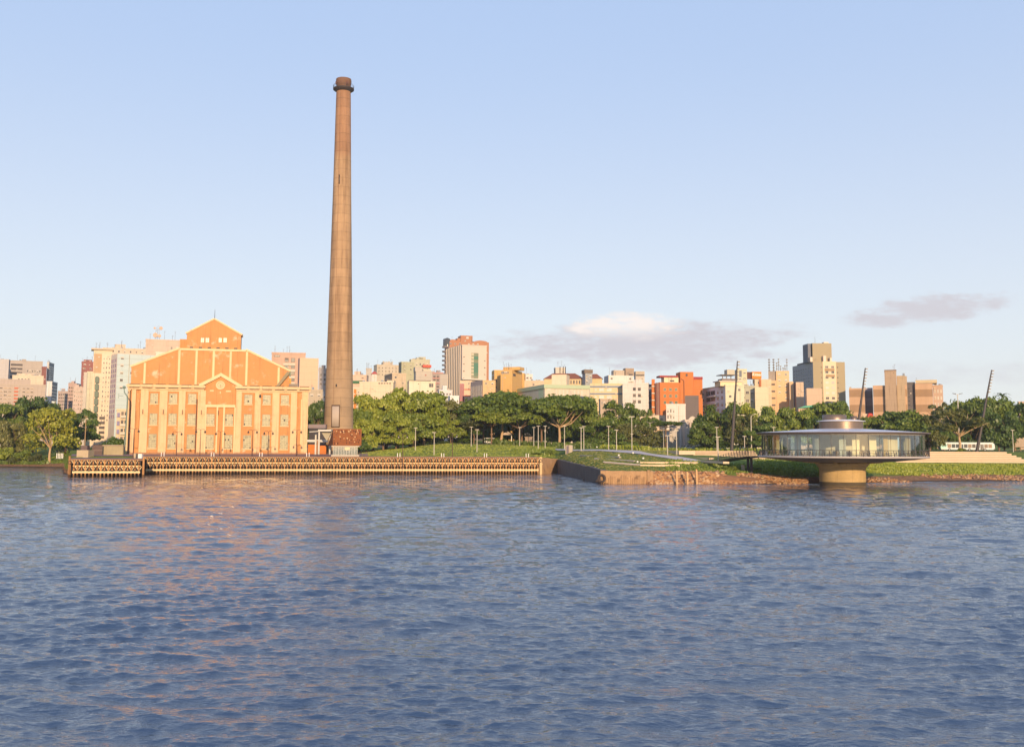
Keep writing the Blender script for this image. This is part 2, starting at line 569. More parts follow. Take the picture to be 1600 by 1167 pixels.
def grassmat():
    m = bpy.data.materials.new('grass_ground')
    m.use_nodes = True
    g = NG(m.node_tree)
    geo = g.n('ShaderNodeNewGeometry')
    co = geo.outputs['Position']
    n1 = g.n('ShaderNodeTexNoise', {'Vector': co, 'Scale': 0.09, 'Detail': 7.0, 'Roughness': 0.7})
    n2 = g.n('ShaderNodeTexNoise', {'Vector': co, 'Scale': 1.5, 'Detail': 5.0, 'Roughness': 0.7})
    n3 = g.n('ShaderNodeTexNoise', {'Vector': co, 'Scale': 0.35, 'Detail': 6.0, 'Roughness': 0.7})
    gr = g.mix(g.ramp(n1.outputs[0], 0.35, 0.65), (0.11, 0.17, 0.022), (0.20, 0.235, 0.036))
    gr = g.mix(g.m('MULTIPLY', g.ramp(n3.outputs[0], 0.55, 0.8), 0.8), gr, (0.25, 0.20, 0.08))
    gr = g.mix(g.m('MULTIPLY', g.ramp(n2.outputs[0], 0.45, 0.75), 0.5), gr, (0.05, 0.085, 0.015))
    soil = g.mix(g.ramp(n2.outputs[0], 0.35, 0.7), (0.30, 0.17, 0.085), (0.16, 0.085, 0.045))
    z = g.n('ShaderNodeSeparateXYZ', {0: co}).outputs[2]
    lim = g.m('ADD', z, g.m('MULTIPLY', g.m('SUBTRACT', n3.outputs[0], 0.5), 1.3))
    c = g.mix(g.ramp(lim, 1.15, 1.55), soil, gr)
    wet = g.ramp(g.m('ADD', z, g.m('MULTIPLY', n3.outputs[0], 0.2)), 0.15, 0.5)
    c = g.mix(wet, (0.07, 0.042, 0.026), c)
    bn = g.n('ShaderNodeBump', {'Height': n2.outputs[0], 'Strength': 0.9, 'Distance': 0.5})
    b = g.n('ShaderNodeBsdfPrincipled', {'Base Color': c, 'Roughness': 0.95, 'Normal': bn.outputs[0]})
    b.inputs['Specular IOR Level'].default_value = 0.2
    g.n('ShaderNodeOutputMaterial', {0: b.outputs[0]})
    return m


def make_ground():
    xs = np.concatenate([np.arange(-1480, -360, 40), np.arange(-360, -180, 4), np.arange(-180, 220, 1.25), np.arange(220, 360, 4), np.arange(360, 1481, 40)])
    ys = np.concatenate([np.arange(215, 320, 1.25), np.arange(320, 440, 3), np.arange(440, 1600, 20)])
    vs = []
    rng = random.Random(3)
    for y in ys:
        for x in xs:
            z = hz(x, y)
            if 0 < z < 2.6 and x > 0: z += rng.uniform(-0.16, 0.16)
            elif z > 2.6: z += rng.uniform(-0.03, 0.03)
            vs.append((x, y, z))
    nx = len(xs)
    fs = [(j * nx + i, j * nx + i + 1, (j + 1) * nx + i + 1, (j + 1) * nx + i) for j in range(len(ys) - 1) for i in range(nx - 1)]
    me = bpy.data.meshes.new('ground')
    me.from_pydata(vs, [], fs)
    me.materials.append(grassmat())
    me.polygons.foreach_set('use_smooth', [True] * len(fs))
    tag(link('ground', me), kind='structure')


make_ground()


def strip(name, left, right, m, lift=0.06, sub=10, kind='structure'):
    """a sheet that follows the ground between two polylines of (x, y)"""
    b = MB()
    def dens(pl):
        o = []
        for (x0, y0), (x1, y1) in zip(pl, pl[1:]):
            for k in range(sub): o.append((x0 + (x1 - x0) * k / sub, y0 + (y1 - y0) * k / sub))
        o.append(pl[-1])
        return o
    L, Rr = dens(left), dens(right)
    W = 6
    vs = []
    for a, c in zip(L, Rr):
        for k in range(W + 1):
            x, y = a[0] + (c[0] - a[0]) * k / W, a[1] + (c[1] - a[1]) * k / W
            vs.append((x, y, hz(x, y) + lift))
    fs = [(i * (W + 1) + k, i * (W + 1) + k + 1, (i + 1) * (W + 1) + k + 1, (i + 1) * (W + 1) + k) for i in range(len(L) - 1) for k in range(W)]
    b.add(vs, fs, 0, True)
    o = b.build(name, m)
    tag(o, kind=kind)
    return o


def gp(px, D, z=6.0):
    return (gx(px, D, z), D)


M_pave = mat('pale paving', (0.52, 0.46, 0.43), var=0.1, scale=0.5)
M_asph = mat('asphalt', (0.06, 0.06, 0.062), var=0.15, scale=0.5)
M_conc = mat('weathered concrete', (0.34, 0.28, 0.21), var=0.25, scale=0.35, streak=0.3, bump=0.4)
M_sand = mat('sand coloured concrete', (0.60, 0.47, 0.33), var=0.09, scale=0.3, streak=0.12)
M_prom = mat('reddish promenade paving', (0.24, 0.15, 0.14), var=0.15, scale=0.6)

# light footpath running from the park down to the footbridge
pa = [(868, 351), (905, 320), (950, 292), (1001, 275), (1060, 262), (1110, 254)]
pb = [(868, 360), (905, 333), (950, 311), (1001, 289), (1060, 272), (1112, 261)]
strip('path', [gp(*p) for p in pa], [gp(*p) for p in pb], M_pave, 0.16)
# road behind the stepped terrace
strip('road', [(-40, 376), (400, 376)], [(-40, 390), (400, 390)], M_asph, 0.08, 60)
strip('promenade', [gp(112, 288), gp(330, 299), gp(575, 308)], [gp(112, 308), gp(330, 316), gp(575, 334)], M_prom, 0.10, 14)
# ------------------------------------------------------------------ power plant
TH = R(13.2)
PD = 312.0                                    # depth of the left corner
M_peach = mat('peach plaster', (0.62, 0.425, 0.24), var=0.16, scale=0.35, streak=0.38, col2=(0.55, 0.33, 0.16), c2scale=0.22, c2lo=.5, c2hi=.72)
M_orange = mat('orange plaster', (0.50, 0.235, 0.085), var=0.18, scale=0.4, streak=0.32, col2=(0.66, 0.44, 0.30), c2scale=0.35, c2lo=0.56, c2hi=0.70)
M_cream = mat('cream plaster trim', (0.70, 0.50, 0.29), var=0.12, scale=0.5, streak=0.25)
M_band = mat('cornice shade band', (0.11, 0.06, 0.035), var=0.3, scale=0.6, streak=0.4)
M_frame = mat('old steel window frame', (0.22, 0.18, 0.11), rough=0.6, var=0.1)
M_pane = panemat('old factory glass', (0.40, 0.37, 0.23), (0.14, 0.14, 0.10), 1.95)
M_dark = mat('dark iron', (0.03, 0.024, 0.022), rough=0.5, var=0.1)
M_rust = mat('rust brown pipe', (0.16, 0.07, 0.04), rough=0.7)
M_roof = mat('dull roof sheet', (0.22, 0.18, 0.15), rough=0.7)


def plant():
    B = at(198.5, 709, PD)
    B.z = 5.2
    u = Vector((math.cos(TH), math.sin(TH), 0))
    w = Vector((-math.sin(TH), math.cos(TH), 0))

    def loc(px, py):
        """picture point -> (along facade, height) on the facade plane"""
        d = ray(px, py)
        n = -w
        s = n.dot(B - Vector((0, 0, CAMH))) / n.dot(d)
        p = Vector((0, 0, CAMH)) + d * s - B
        return p.dot(u), p.z
    L = lambda px, py=650: loc(px, py)[0]
    H = lambda py, px=340: loc(px, py)[1]
    root = empty('power_plant', B, 'large orange and peach brick power plant with stepped gable and pilasters on the quay', 'power plant', rz=TH)
    W = L(481)
    # heights from the picture, taken at column 340 where lines are level after tilt
    zc = H(606.5); zc0 = H(603); zatt = H(545.5, 340); zg = H(522, 340); zpk = H(498, 335)
    dep = 62.0
    # body
    body = MB().box(0, W, 0.55, dep, -1, zc)
    body.build('wall', M_orange, root)
    # attic gable set back slightly
    aL, aR = L(204, 590), L(452, 590)
    zl, zr = H(573, 205), H(580, 450)
    xl2, xr2 = L(281, 545), L(384, 547)
    gl, gr, gm = L(291.5, 525), L(376.5, 525), L(334.5, 500)
    z2 = H(544.5, 300)
    att = MB().prism([(aL, zc0 - 0.2), (aR, zc0 - 0.2), (aR, zr), (xr2, z2), (xl2, z2), (aL, zl)], 1.1, 30)
    att.build('attic', M_orange, root)
    gb = MB().prism([(gl, z2), (gr, z2), (gr, zg), (gm, zpk), (gl, zg)], 1.2, 9)
    gb.build('gable_tower', M_orange, root)
    MB().box(gl - 2.2, gl - 0.003, 3, 12, z2 - 0.5, zg - 1.6).build('chimney_block', M_orange, root)
    # copings (light edge) as one part
    cp = MB()
    def cop(x0, z0, x1, z1, y=0.9, t=0.35, h=0.45):
        d = Vector((x1 - x0, 0, z1 - z0)).normalized(); n = Vector((-d.z, 0, d.x))
        if n.z < 0: n = -n
        ps = [Vector((x0, 0, z0)) - n * 0.12, Vector((x1, 0, z1)) - n * 0.12, Vector((x1, 0, z1)) + n * h, Vector((x0, 0, z0)) + n * h]
        cp.prism([(p.x, p.z) for p in ps], y, 8.5)
    cop(aL - .3, zl, xl2, z2, 0.85); cop(xr2, z2, aR + .3, zr, 0.85)
    cop(xl2, z2 - 0.4, xr2, z2 - 0.4, 0.8, h=0.5)
    cop(gl - .3, zg, gm, zpk, 0.95, h=0.35); cop(gm, zpk, gr + .3, zg, 0.93, h=0.35)
    cp.build('coping', M_cream, root)
    # attic pilaster strips
    for px in (225.5, 279, 306, 333, 359.5, 385, 435.5):
        x = L(px, 580)
        if x < xl2: zt = zl + (z2 - zl) * (x - aL) / (xl2 - aL)
        elif x > xr2: zt = z2 + (zr - z2) * (x - xr2) / (aR - xr2)
        else: zt = z2
        MB().box(x - 0.32, x + 0.32, 0.93, 1.098, zc0 + 0.1, zt - 0.3).build('pilaster_strip', M_cream, root)
    # dark vents under the gable windows
    for k in range(6):
        x = gl + 1.5 + k * (gr - gl - 3) / 5
        MB().box(x - 0.5, x + 0.5, 1.05, 1.198, z2 + 0.25, z2 + 0.65).build('vent', M_dark, root)
    # cornice
    pl, pr = L(321, 606), L(368, 606)
    for x0, x1 in ((-0.9, pl), (pr, W + 0.9)):
        co = MB()
        co.box(x0, x1, -0.75, 0.9, zc - 0.05, zc + 0.75)
        co.box(x0 + .3, x1 - .3 if x1 > 20 else x1, -0.35, 0.6, zc - 0.75, zc - 0.052)
        co.build('cornice', M_peach, root)
    for x0, x1 in ((-0.6, pl), (pr, W + 0.6)):
        n = 6
        for k in range(n):
            a = x0 + (x1 - x0) * (k + .12) / n; b = x0 + (x1 - x0) * (k + .9) / n
            MB().box(a, b, -0.50, 0.5, zc - 0.32, zc - 0.055).build('cornice_shadow_course', M_band, root)  # dark colour draws the shadow line under the cornice
            MB().box(a, b, -0.45, 0.85, zc + 0.753, zc + 0.98).build('cornice_cap', M_band, root)
    # pediment over the centre bay
    zp0 = zc - 0.8
    e0, e1, em = L(311, 600), L(379, 602), L(344.5, 584)
    zpp = H(584, 344.5)
    cz = H(600, 345)
    pd = MB().prism([(pl, H(636)), (pr, H(636)), (pr, cz), (em, zpp - 0.7), (pl, cz)], 0.05, 1.09)
    pd.build('pediment', M_orange, root)
    for (xa, za, xb, zb) in ((e0, cz - 0.5, em, zpp), (em, zpp, e1, cz - 0.5)):
        MB().prism([(xa, za - 0.75), (xb, zb - 0.95), (xb, zb + 0.1), (xa, za + 0.35)], -0.7, 1.085).build('raking_cornice', M_cream, root)
    cx, czk = L(344.5, 602), H(602, 344.5)
    ck = MB()
    ck.torus((cx, 0.0, czk), 1.18, 0.24, 28, 8, 0)
    n = 28
    ck.add([(cx, -0.02, czk)] + [(cx + 1.0 * math.cos(2 * math.pi * i / n), -0.01, czk + 1.0 * math.sin(2 * math.pi * i / n)) for i in range(n)],
           [(0, 1 + (i + 1) % n, 1 + i) for i in range(n)], 1)
    ck.torus((cx, -0.04, czk), 0.42, 0.13, 18, 6, 0)
    ck.box(cx - .06, cx + .06, -0.10, -0.03, czk - .75, czk + .1, 2)
    ck.build('round_medallion', [M_cream, mat('medallion face', (0.5, 0.42, 0.26)), M_dark], root)
    # thin plaques left and right of the medallion and small one below
    MB().box(L(328, 611), L(334, 611), -0.03, 0.048, H(611.5), H(609.5)).build('plaque', M_cream, root); MB().box(L(353, 611), L(361, 611), -0.03, 0.048, H(612), H(610)).build('plaque', M_cream, root)
    MB().box(cx - .12, cx + .12, -0.03, 0.048, H(615), H(611.5)).build('plaque', M_cream, root)
    # centre frame: light mouldings round the window bays
    cf = MB()
    zb = H(634.5)
    cf.box(pl - .1, pr + .1, -0.05, 0.6, zb - .35, zb + .45)
    for a, b in ((338.2, 340.6), (348.6, 351.2), (320.6, 322.4), (366, 368)):
        cf.box(L(a), L(b), -0.02, 0.56, 0.2, zb - .352)
    cf.build('centre_frame', M_cream, root)
    # pilasters: (px0, px1)
    for a, b in ((198.6, 203), (204.5, 211.2), (218.5, 231), (248.5, 261), (278.5, 289), (308.5, 320.5),
                 (368.2, 377), (397.5, 407), (425, 436), (454, 463.5), (471, 481)):
        x0, x1 = L(a), L(b)
        MB().box(x0, x1, -0.12, 0.548, 0.55, zc - 0.76).build('pilaster', M_peach, root)
    # top frame line and low base course
    for a, b in ((231, 308.5), (377, 463.5)):
        MB().box(L(a), L(b), 0.2, 0.545, zc - 1.25, zc - 0.78).build('frieze', M_cream, root)
    MB().box(-0.2, W + 0.2, -0.35, 0.5, -1, 0.5).build('base_course', mat('stained base', (0.34, 0.17, 0.09), var=0.3, scale=0.7), root)
    # windows
    cols = [(233.2, 245.8), (262.8, 276), (292.8, 305.8), (322, 335.3), (351.8, 364.6), (380.8, 393.6), (409.8, 422.4), (438.2, 451)]
    rowy = [(615.5, 631), (646.5, 664.5), (679, 701)]
    frames = {}
    for ci, (a, b) in enumerate(cols):
        for ri, (t, bt) in enumerate(rowy):
            if ri == 0 and ci in (3, 4): continue
            tl = 0.016 * ((a + b) / 2 - 340)
            x0, x1 = L(a, 650), L(b, 650)
            z1, z0 = H(t + tl * (0.9, 0.6, 0.8)[ri], (a + b) / 2), H(bt + tl * 0.5, (a + b) / 2)
            w_, h_ = x1 - x0, z1 - z0
            fr = MB()
            t_ = 0.12
            fr.box(-w_ / 2, w_ / 2, -0.10, 0.0, 0, t_); fr.box(-w_ / 2, w_ / 2, -0.10, 0.0, h_ - t_, h_)
            fr.box(-w_ / 2, -w_ / 2 + t_, -0.10, 0.0, t_, h_ - t_); fr.box(w_ / 2 - t_, w_ / 2, -0.10, 0.0, t_, h_ - t_)
            nc, nrw = 5, (5, 5, 7)[ri]
            for k in range(1, nc):
                x = -w_ / 2 + w_ * k / nc
                fr.box(x - 0.035, x + 0.035, -0.08, 0, t_, h_ - t_)
            for k in range(1, nrw):
                z = h_ * k / nrw
                fr.box(-w_ / 2 + t_, w_ / 2 - t_, -0.085, 0, z - 0.035, z + 0.035)
            wo = fr.build('window', M_frame, root, ((x0 + x1) / 2, 0.545, z0))
            pn = MB().add([(-w_ / 2, -0.02, 0), (w_ / 2, -0.02, 0), (w_ / 2, -0.02, h_), (-w_ / 2, -0.02, h_)], [(0, 1, 2, 3)])
            pn.build('pane', M_pane, wo)
            MB().box(-w_ / 2 - .12, w_ / 2 + .12, -0.28, 0.0, -0.28, -0.002).build('sill', M_cream, wo)
            # small dark openings where panes are missing
            rr = random.Random(ci * 7 + ri)
            for _ in range(rr.choice((0, 0, 1, 1, 2))):
                k, q = rr.randrange(nc), rr.randrange(nrw)
                xx = -w_ / 2 + w_ * k / nc; z_ = h_ * q / nrw
                MB().box(xx + .05, xx + w_ / nc - .05, -0.035, -0.022, z_ + .05, z_ + h_ / nrw - .05).build('missing_pane', M_dark, wo)
    # four small gable windows
    for a, b in ((313, 319), (320.5, 326.8), (341, 346.5), (348.5, 354.5)):
        x0, x1 = L(a, 531), L(b, 531)
        z1, z0 = H(527, (a + b) / 2), H(535, (a + b) / 2)
        fr = MB()
        fr.box(x0, x1, 1.1, 1.199, z0, z0 + .1); fr.box(x0, x1, 1.1, 1.199, z1 - .1, z1)
        fr.box(x0, x0 + .1, 1.1, 1.199, z0 + .1, z1 - .1); fr.box(x1 - .1, x1, 1.1, 1.199, z0 + .1, z1 - .1)
        xm, zm = (x0 + x1) / 2, (z0 + z1) / 2
        fr.box(xm - .04, xm + .04, 1.12, 1.199, z0 + .1, z1 - .1)
        wo = fr.build('window', M_frame, root)
        MB().add([(x0, 1.17, z0), (x1, 1.17, z0), (x1, 1.17, z1), (x0, 1.17, z1)], [(0, 1, 2, 3)]).build('pane', M_pane, wo)
    # slim orange slots in the end bays
    MB().box(L(211.8), L(217.6), -0.02, 0.546, H(700), H(616)).build('recessed_panel', M_orange, root)
    MB().box(L(465.2), L(470), 0.0, 0.546, H(694), H(622)).build('recessed_panel', M_orange, root)
    MB().box(L(469.9), L(471.2), 0.002, 0.5, H(694), H(622)).build('panel_edge', M_cream, root)
    # down pipes
    for px, top in ((204, 655), (306.8, 624), (202, 612)):
        x = L(px)
        MB().tube((x, -0.3, 0.3), (x, -0.3, H(top)), 0.14).build('drain_pipe', M_rust, root)
    # weathered stair-like duct on right of the roof and rooftop sheds
    MB().prism([(L(430, 603), H(603)), (L(435, 603), H(603)), (L(453, 583), H(581)), (L(449, 581), H(578))], -0.2, 1.0).build('roof_duct', mat('grimy duct', (0.25, 0.20, 0.12), var=0.35), root)
    MB().box(L(449, 580), L(455, 580), 0.5, 4, H(584), H(579)).build('duct_head', mat('green grey tank', (0.22, 0.24, 0.18)), root)
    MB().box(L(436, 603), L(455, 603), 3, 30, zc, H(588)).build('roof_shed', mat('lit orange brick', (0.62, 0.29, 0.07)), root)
    MB().box(L(449, 603), L(466, 603), 1.6, 9, zc, H(597)).build('roof_box', M_roof, root)
    # facade fittings: thin brackets and one wall lamp
    for px in (223, 255, 285, 314.5, 341):
        x = L(px)
        MB().box(x - .1, x + .1, -0.5, -0.125, H(648), H(641)).build('bracket', M_rust, root)
    wl = MB(); x = L(405.5)
    wl.tube((x, -0.5, H(620)), (x, -0.5, H(616.5)), 0.32, 0.28, 10).tube((x, -0.5, H(616.5)), (x, -0.5, H(615)), 0.28, 0.05, 10)
    wl.box(x - .05, x + .05, -0.5, -0.1, H(617), H(616.4))
    wl.build('wall_lantern', M_dark, root)
    mx = gm
    MB().tube((mx, 3, zpk), (mx, 3, H(482, 333)), 0.09, 0.05).build('lightning_rod', M_dark, root)
    # shrub in the gutter at the left
    return root, u, w, B, W


PL = plant()

# ------------------------------------------------------------------ chimney
def chimney():
    D = 336.0
    m = bpy.data.materials.new('chimney concrete')
    m.use_nodes = True
    g = NG(m.node_tree)
    co = g.n('ShaderNodeTexCoord').outputs['Object']
    sp = g.n('ShaderNodeSeparateXYZ', {0: co})
    n1 = g.n('ShaderNodeTexNoise', {'Vector': co, 'Scale': 0.5, 'Detail': 8.0, 'Roughness': 0.7})
    st = g.n('ShaderNodeTexNoise', {'Vector': g.n('ShaderNodeMapping', {0: co, 3: (0.55, 0.55, 0.035)}).outputs[0], 'Scale': 1.0, 'Detail': 7.0, 'Roughness': 0.62})
    ph = g.m('FRACT', g.m('DIVIDE', g.m('ADD', sp.outputs[2], g.m('MULTIPLY', n1.outputs[0], 0.25)), 3.05))
    lift = g.n('ShaderNodeTexWhiteNoise', {'W': g.m('FLOOR', g.m('DIVIDE', sp.outputs[2], 3.05))}, noise_dimensions='1D')
    c = g.mix(g.ramp(st.outputs[0], 0.38, 0.66), (0.37, 0.24, 0.135), (0.22, 0.135, 0.075))
    low = g.ramp(sp.outputs[2], 15.0, 42.0)
    c = g.mix(g.m('SUBTRACT', 1.0, low), c, (0.31, 0.215, 0.13))
    up = g.ramp(g.m('ADD', sp.outputs[2], g.m('MULTIPLY', n1.outputs[0], 3.0)), 99.0, 103.0)
    c = g.mix(g.m('MULTIPLY', up, 0.5), c, (0.25, 0.11, 0.058))
    v = g.m('ADD', g.m('MULTIPLY', g.m('SUBTRACT', n1.outputs[0], 0.5), 0.55), g.m('MULTIPLY', g.m('SUBTRACT', lift.outputs[0], 0.5), 0.14))
    v = g.m('SUBTRACT', v, g.m('MULTIPLY', g.m('LESS_THAN', ph, 0.07), 0.22))
    st2 = g.n('ShaderNodeTexNoise', {'Vector': g.n('ShaderNodeMapping', {0: co, 3: (1.5, 1.5, 0.045), 1: (7, 3, 1)}).outputs[0], 'Scale': 1.0, 'Detail': 4.0, 'Roughness': 0.6})
    v = g.m('SUBTRACT', v, g.m('MULTIPLY', g.ramp(st2.outputs[0], 0.6, 0.72), 0.3))
    cc = g.n('ShaderNodeVectorMath', {0: c}, operation='SCALE')
    g.t.links.new(g.m('ADD', 1.0, v), cc.inputs['Scale'])
    bn = g.n('ShaderNodeBump', {'Height': n1.outputs[0], 'Strength': 0.25, 'Distance': 0.3})
    b = g.n('ShaderNodeBsdfPrincipled', {'Base Color': cc.outputs[0], 'Roughness': 0.92, 'Normal': bn.outputs[0]})
    g.n('ShaderNodeOutputMaterial', {0: b.outputs[0]})
    x = gx(529, D, 10)
    root = empty('factory_chimney', (x, D, 5.3), 'very tall tapering brown concrete chimney rising beside the orange power plant', 'chimney')
    root.rotation_euler = (0, -0.0072, 0)
    Z = lambda py: zz(533, py, D) - 5.3
    k = D / F / 2
    prof = [(4.95, -1), (4.9, 0), (4.75, Z(668)), (44 * k * 1.0, Z(640)), (42.2 * k, Z(600)), (39.6 * k, Z(550)), (37.4 * k, Z(500)), (35.2 * k, Z(450)), (33.2 * k, Z(400)), (31 * k, Z(350)), (28.8 * k, Z(300)),
            (27 * k, Z(250)), (25.2 * k, Z(200)), (23.3 * k, Z(150)), (22.8 * k, Z(142))]
    # densify for clean shading
    MB().lathe(prof, 64).build('shaft', m, root)
    zt = Z(142)
    MB().lathe([(22.8 * k, zt + .003), (22.6 * k, Z(137)), (23.2 * k, Z(134)), (24.6 * k, Z(131.5)), (24.8 * k, Z(127)), (24.0 * k, Z(124.5)), (20 * k, Z(124.2)), (19.6 * k, Z(130))], 56).build('crown_collar', mat('dark brick collar', (0.15, 0.08, 0.05), var=0.3, scale=0.8), root)
    zp = Z(140.5)
    MB().lathe([(22.9 * k, zp - 0.9), (33.5 * k, zp - 0.1), (33.5 * k, zp + 0.25), (22.9 * k, zp + 0.25)], 40).build('platform', mat('dark platform steel', (0.04, 0.03, 0.028), rough=0.6), root)
    rl = MB()
    for i in range(28):
        t = 2 * math.pi * i / 28
        a = Vector((33 * k * math.cos(t), 33 * k * math.sin(t), zp + .2)); b = a + Vector((0, 0, 1.15))
        rl.tube(a, b, 0.04, n=4)
        t2 = 2 * math.pi * (i + 1) / 28
        for h in (0.6, 1.15):
            rl.tube(a + Vector((0, 0, h)), Vector((33 * k * math.cos(t2), 33 * k * math.sin(t2), zp + .2 + h)), 0.03, n=4)
    rl.build('platform_railing', M_dark, root)
    for t in (R(-62), R(-128)):
        c_ = Vector((33 * k * math.cos(t), 33 * k * math.sin(t), zp + 1.0))
        MB().tube(c_, c_ + Vector((0, 0, .9)), 0.22, 0.16).build('beacon_lamp', mat('beacon glass', (0.10, 0.03, 0.02), rough=0.3), root)
    # big blocked opening: pale panel with dark surround, curved with the shaft
    r0 = 4.72
    a0, a1 = -math.pi / 2 - math.atan(1.2 / r0) + R(3 - 9.5 + 9), -math.pi / 2 + math.atan(1.4 / r0) + R(3)
    am = -math.pi / 2 - R(9.2) + math.asin(((532 - 529.7) / 22.5))
    hw = math.asin(6.0 / 22.5)
    zb, zt2 = Z(667), Z(635.5)
    MB().lathe([(4.6, zb), (4.88, zb), (4.86, zt2), (4.5, zt2)], 10, a0=am - hw * .86, a1=am + hw * .86).build('blocked_doorway', mat('pale panel', (0.40, 0.33, 0.27), var=0.1, scale=0.6), root)
    MB().lathe([(4.55, zb - .3), (4.83, zb - .3), (4.80, zt2 + .45), (4.45, zt2 + .45)], 10, a0=am - hw * 1.08, a1=am + hw * 1.08).build('doorway_surround', mat('dark surround', (0.09, 0.055, 0.035)), root)
    for py, px in ((603.5, 533), (284, 530.5)):
        r = (42.2 if py > 500 else 28.4) * k
        z = Z(py)
        a = -math.pi / 2 - R(9.4) + (px - 530.5) / 21
        hh = 0.45 if py > 500 else 1.6
        MB().lathe([(r - .3, z - hh), (r + .07, z - hh), (r + .05, z + hh), (r - .3, z + hh)], 4, a0=a - .05, a1=a + .05).build('small_opening', M_dark, root)
    # ladder with cage on the far right side
    ld = MB()
    a = -math.pi / 2 - R(9.4) + R(-4)
    pts = []
    for (r, z) in prof[2:]:
        pts.append(((r + .12) * math.cos(a), (r + .12) * math.sin(a), z))
    ld.path(pts, [0.035] * len(pts), 4)
    ld.build('lightning_cable', M_rust, root)


chimney()

# ------------------------------------------------------------------ rust coloured kiosk at the chimney foot
def kiosk():
    D = 300.0
    o = at(519.6, 714, D); base = o.z = 5.35
    root = empty('rust_steel_kiosk', o, 'small kiosk with rusty perforated steel box over a glazed ground floor at the chimney foot', 'kiosk', rz=R(6))
    s = D / F
    w = (563.5 - 519.6) * s
    z0, z1 = zz(540, 696, D) - base, zz(540, 670, D) - base
    mr = mat('corten steel', (0.21, 0.065, 0.014), rough=0.75, var=0.35, scale=1.2, col2=(0.12, 0.03, 0.015), c2scale=1.0)
    MB().box(0, w, 0, 0.15, z0, z1).build('screen', mr, root)
    side = MB().add([(0, 0.1, z1), (0, .1, z0), (-2.1, 9, z0 - .1), (-.6, 9, z1 - .3)], [(0, 1, 2, 3)])
    side.add([(0.15, 0.1, z1), (0.15, .1, z0), (-1.95, 9, z0 - .1), (-.45, 9, z1 - .3)], [(3, 2, 1, 0)])
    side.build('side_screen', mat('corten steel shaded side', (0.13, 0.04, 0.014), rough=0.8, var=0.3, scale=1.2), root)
    rr = random.Random(4)
    for i in range(84):
        x = rr.uniform(.3, w - .5); z = rr.uniform(z0 + .4, z1 - .5)
        if i < 12: x = .3 + i * (w - .8) / 11; z = z1 - rr.uniform(.3, .8)
        elif i < 20: x = rr.choice((.35, w - .5)); 
        a = rr.uniform(.08, .2); b = rr.uniform(.12, .34)
        MB().prism([(x - a, z), (x, z - b), (x + a, z), (x, z + b)], -0.012, -0.004).build('perforation', mat('perforation light', (0.62, 0.45, 0.25)) if rr.random() < .3 else mat('perforation dark', (0.06, 0.018, 0.01)), root)
    MB().box(-.4, w * .93, 0.2, 8, z0 - .4, z0 - .01).build('slab', mat('white slab', (0.42, 0.37, 0.30)), root)
    MB().box(-.4, w * .93, -.3, 8, -.6, 0.12).build('plinth', mat('white slab', (0.42, 0.37, 0.30)), root)
    gz = glassmat('kiosk glass', (0.6, 0.65, 0.62), 0.8)
    MB().box(.1, w * .86, 0.45, 0.5, .12, z0 - .4).build('glazing', gz, root)
    ml = MB()
    for k in range(10):
        x = .1 + (w * .86 - .1) * k / 9
        ml.box(x - .05, x + .05, .36, .44, .12, z0 - .41)
    ml.build('mullion', mat('pale mullion', (0.5, 0.45, 0.38)), root)
    MB().box(.3, w * .8, 3, 3.2, .12, z0 - .4).build('inner_wall', mat('inner wall', (0.3, 0.25, 0.18), var=0.5, scale=1.0), root)
    MB().box(w * .42, w * .6, .25, .34, z0 - 1.3, z0 - .45).build('sign_board', mat('cream sign', (0.6, 0.5, 0.3)), root)
    # white canopy to the left
    c = at(496, 714, 305); c.z = 5.4
    cr = empty('white_canopy', c, 'white steel canopy on slim columns between the plant and the rusty kiosk', 'canopy')
    mw = mat('white painted steel', (0.50, 0.48, 0.43), rough=0.6, var=0.08)
    s = 305 / F
    zt = zz(500, 671, 305) - 5.4
    MB().box(0.0, 3.9, 0, 6, zt - .55, zt).build('roof', mw, cr)
    MB().prism([(-2.8, zt - .8), (.0, zt - .62), (0, zt - .4), (-2.8, zt - .6)], 1, 6).build('side_roof', mw, cr)
    for x, y in ((0.25, .5), (2.7, 5), (-1.6, 5)):
        MB().box(x - .22, x + .22, y, y + .4, 0, zt - .56).build('column', mw, cr)
    MB().add([(.5, 2, zt - .6), (3.7, 2, zt - .6), (2.3, 2, zt - 3.4)], [(0, 2, 1)]).build('awning_panel', mat('grey beige panel', (0.36, 0.33, 0.25)), cr)
    # orange doors and gate
    dg = at(480.8, 713, 316); dg.z = 5.5
    dr = empty('orange_gate', dg, 'orange brown double gate in wall beside the plant corner', 'gate')
    mo = mat('orange gate paint', (0.50, 0.15, 0.025), var=0.2, scale=0.8)
    MB().box(0, 2.7, 0, .1, 0, zz(490, 694.5, 316) - 5.5).build('leaf', mo, dr)
    MB().box(3.4, 5.6, 0, .1, 0, zz(490, 696, 316) - 5.5).build('leaf', mo, dr)
    MB().box(2.702, 3.398, -.1, .3, 0, 4.2).build('gate_post', mat('gate post', (0.3, 0.16, 0.08)), dr)
    MB().box(-.4, 6, .12, .4, 3.7, 4.4).build('lintel', mw, dr)
    # dark low shed behind
    ss = at(482, 700, 330); ss.z = 6
    sr = empty('low_shed', ss, 'low dark grey flat roofed shed behind the white canopy', 'shed')
    MB().box(0, 5.2, 0, 8, -1, zz(495, 669, 330) - 6).build('wall', mat('dark shed wall', (0.05, 0.045, 0.05)), sr)
    MB().box(-.2, 5.4, -.3, 8.2, zz(495, 669, 330) - 5.99, zz(495, 663, 330) - 6).build('roof', mat('mauve roof edge', (0.22, 0.18, 0.19)), sr)


kiosk()
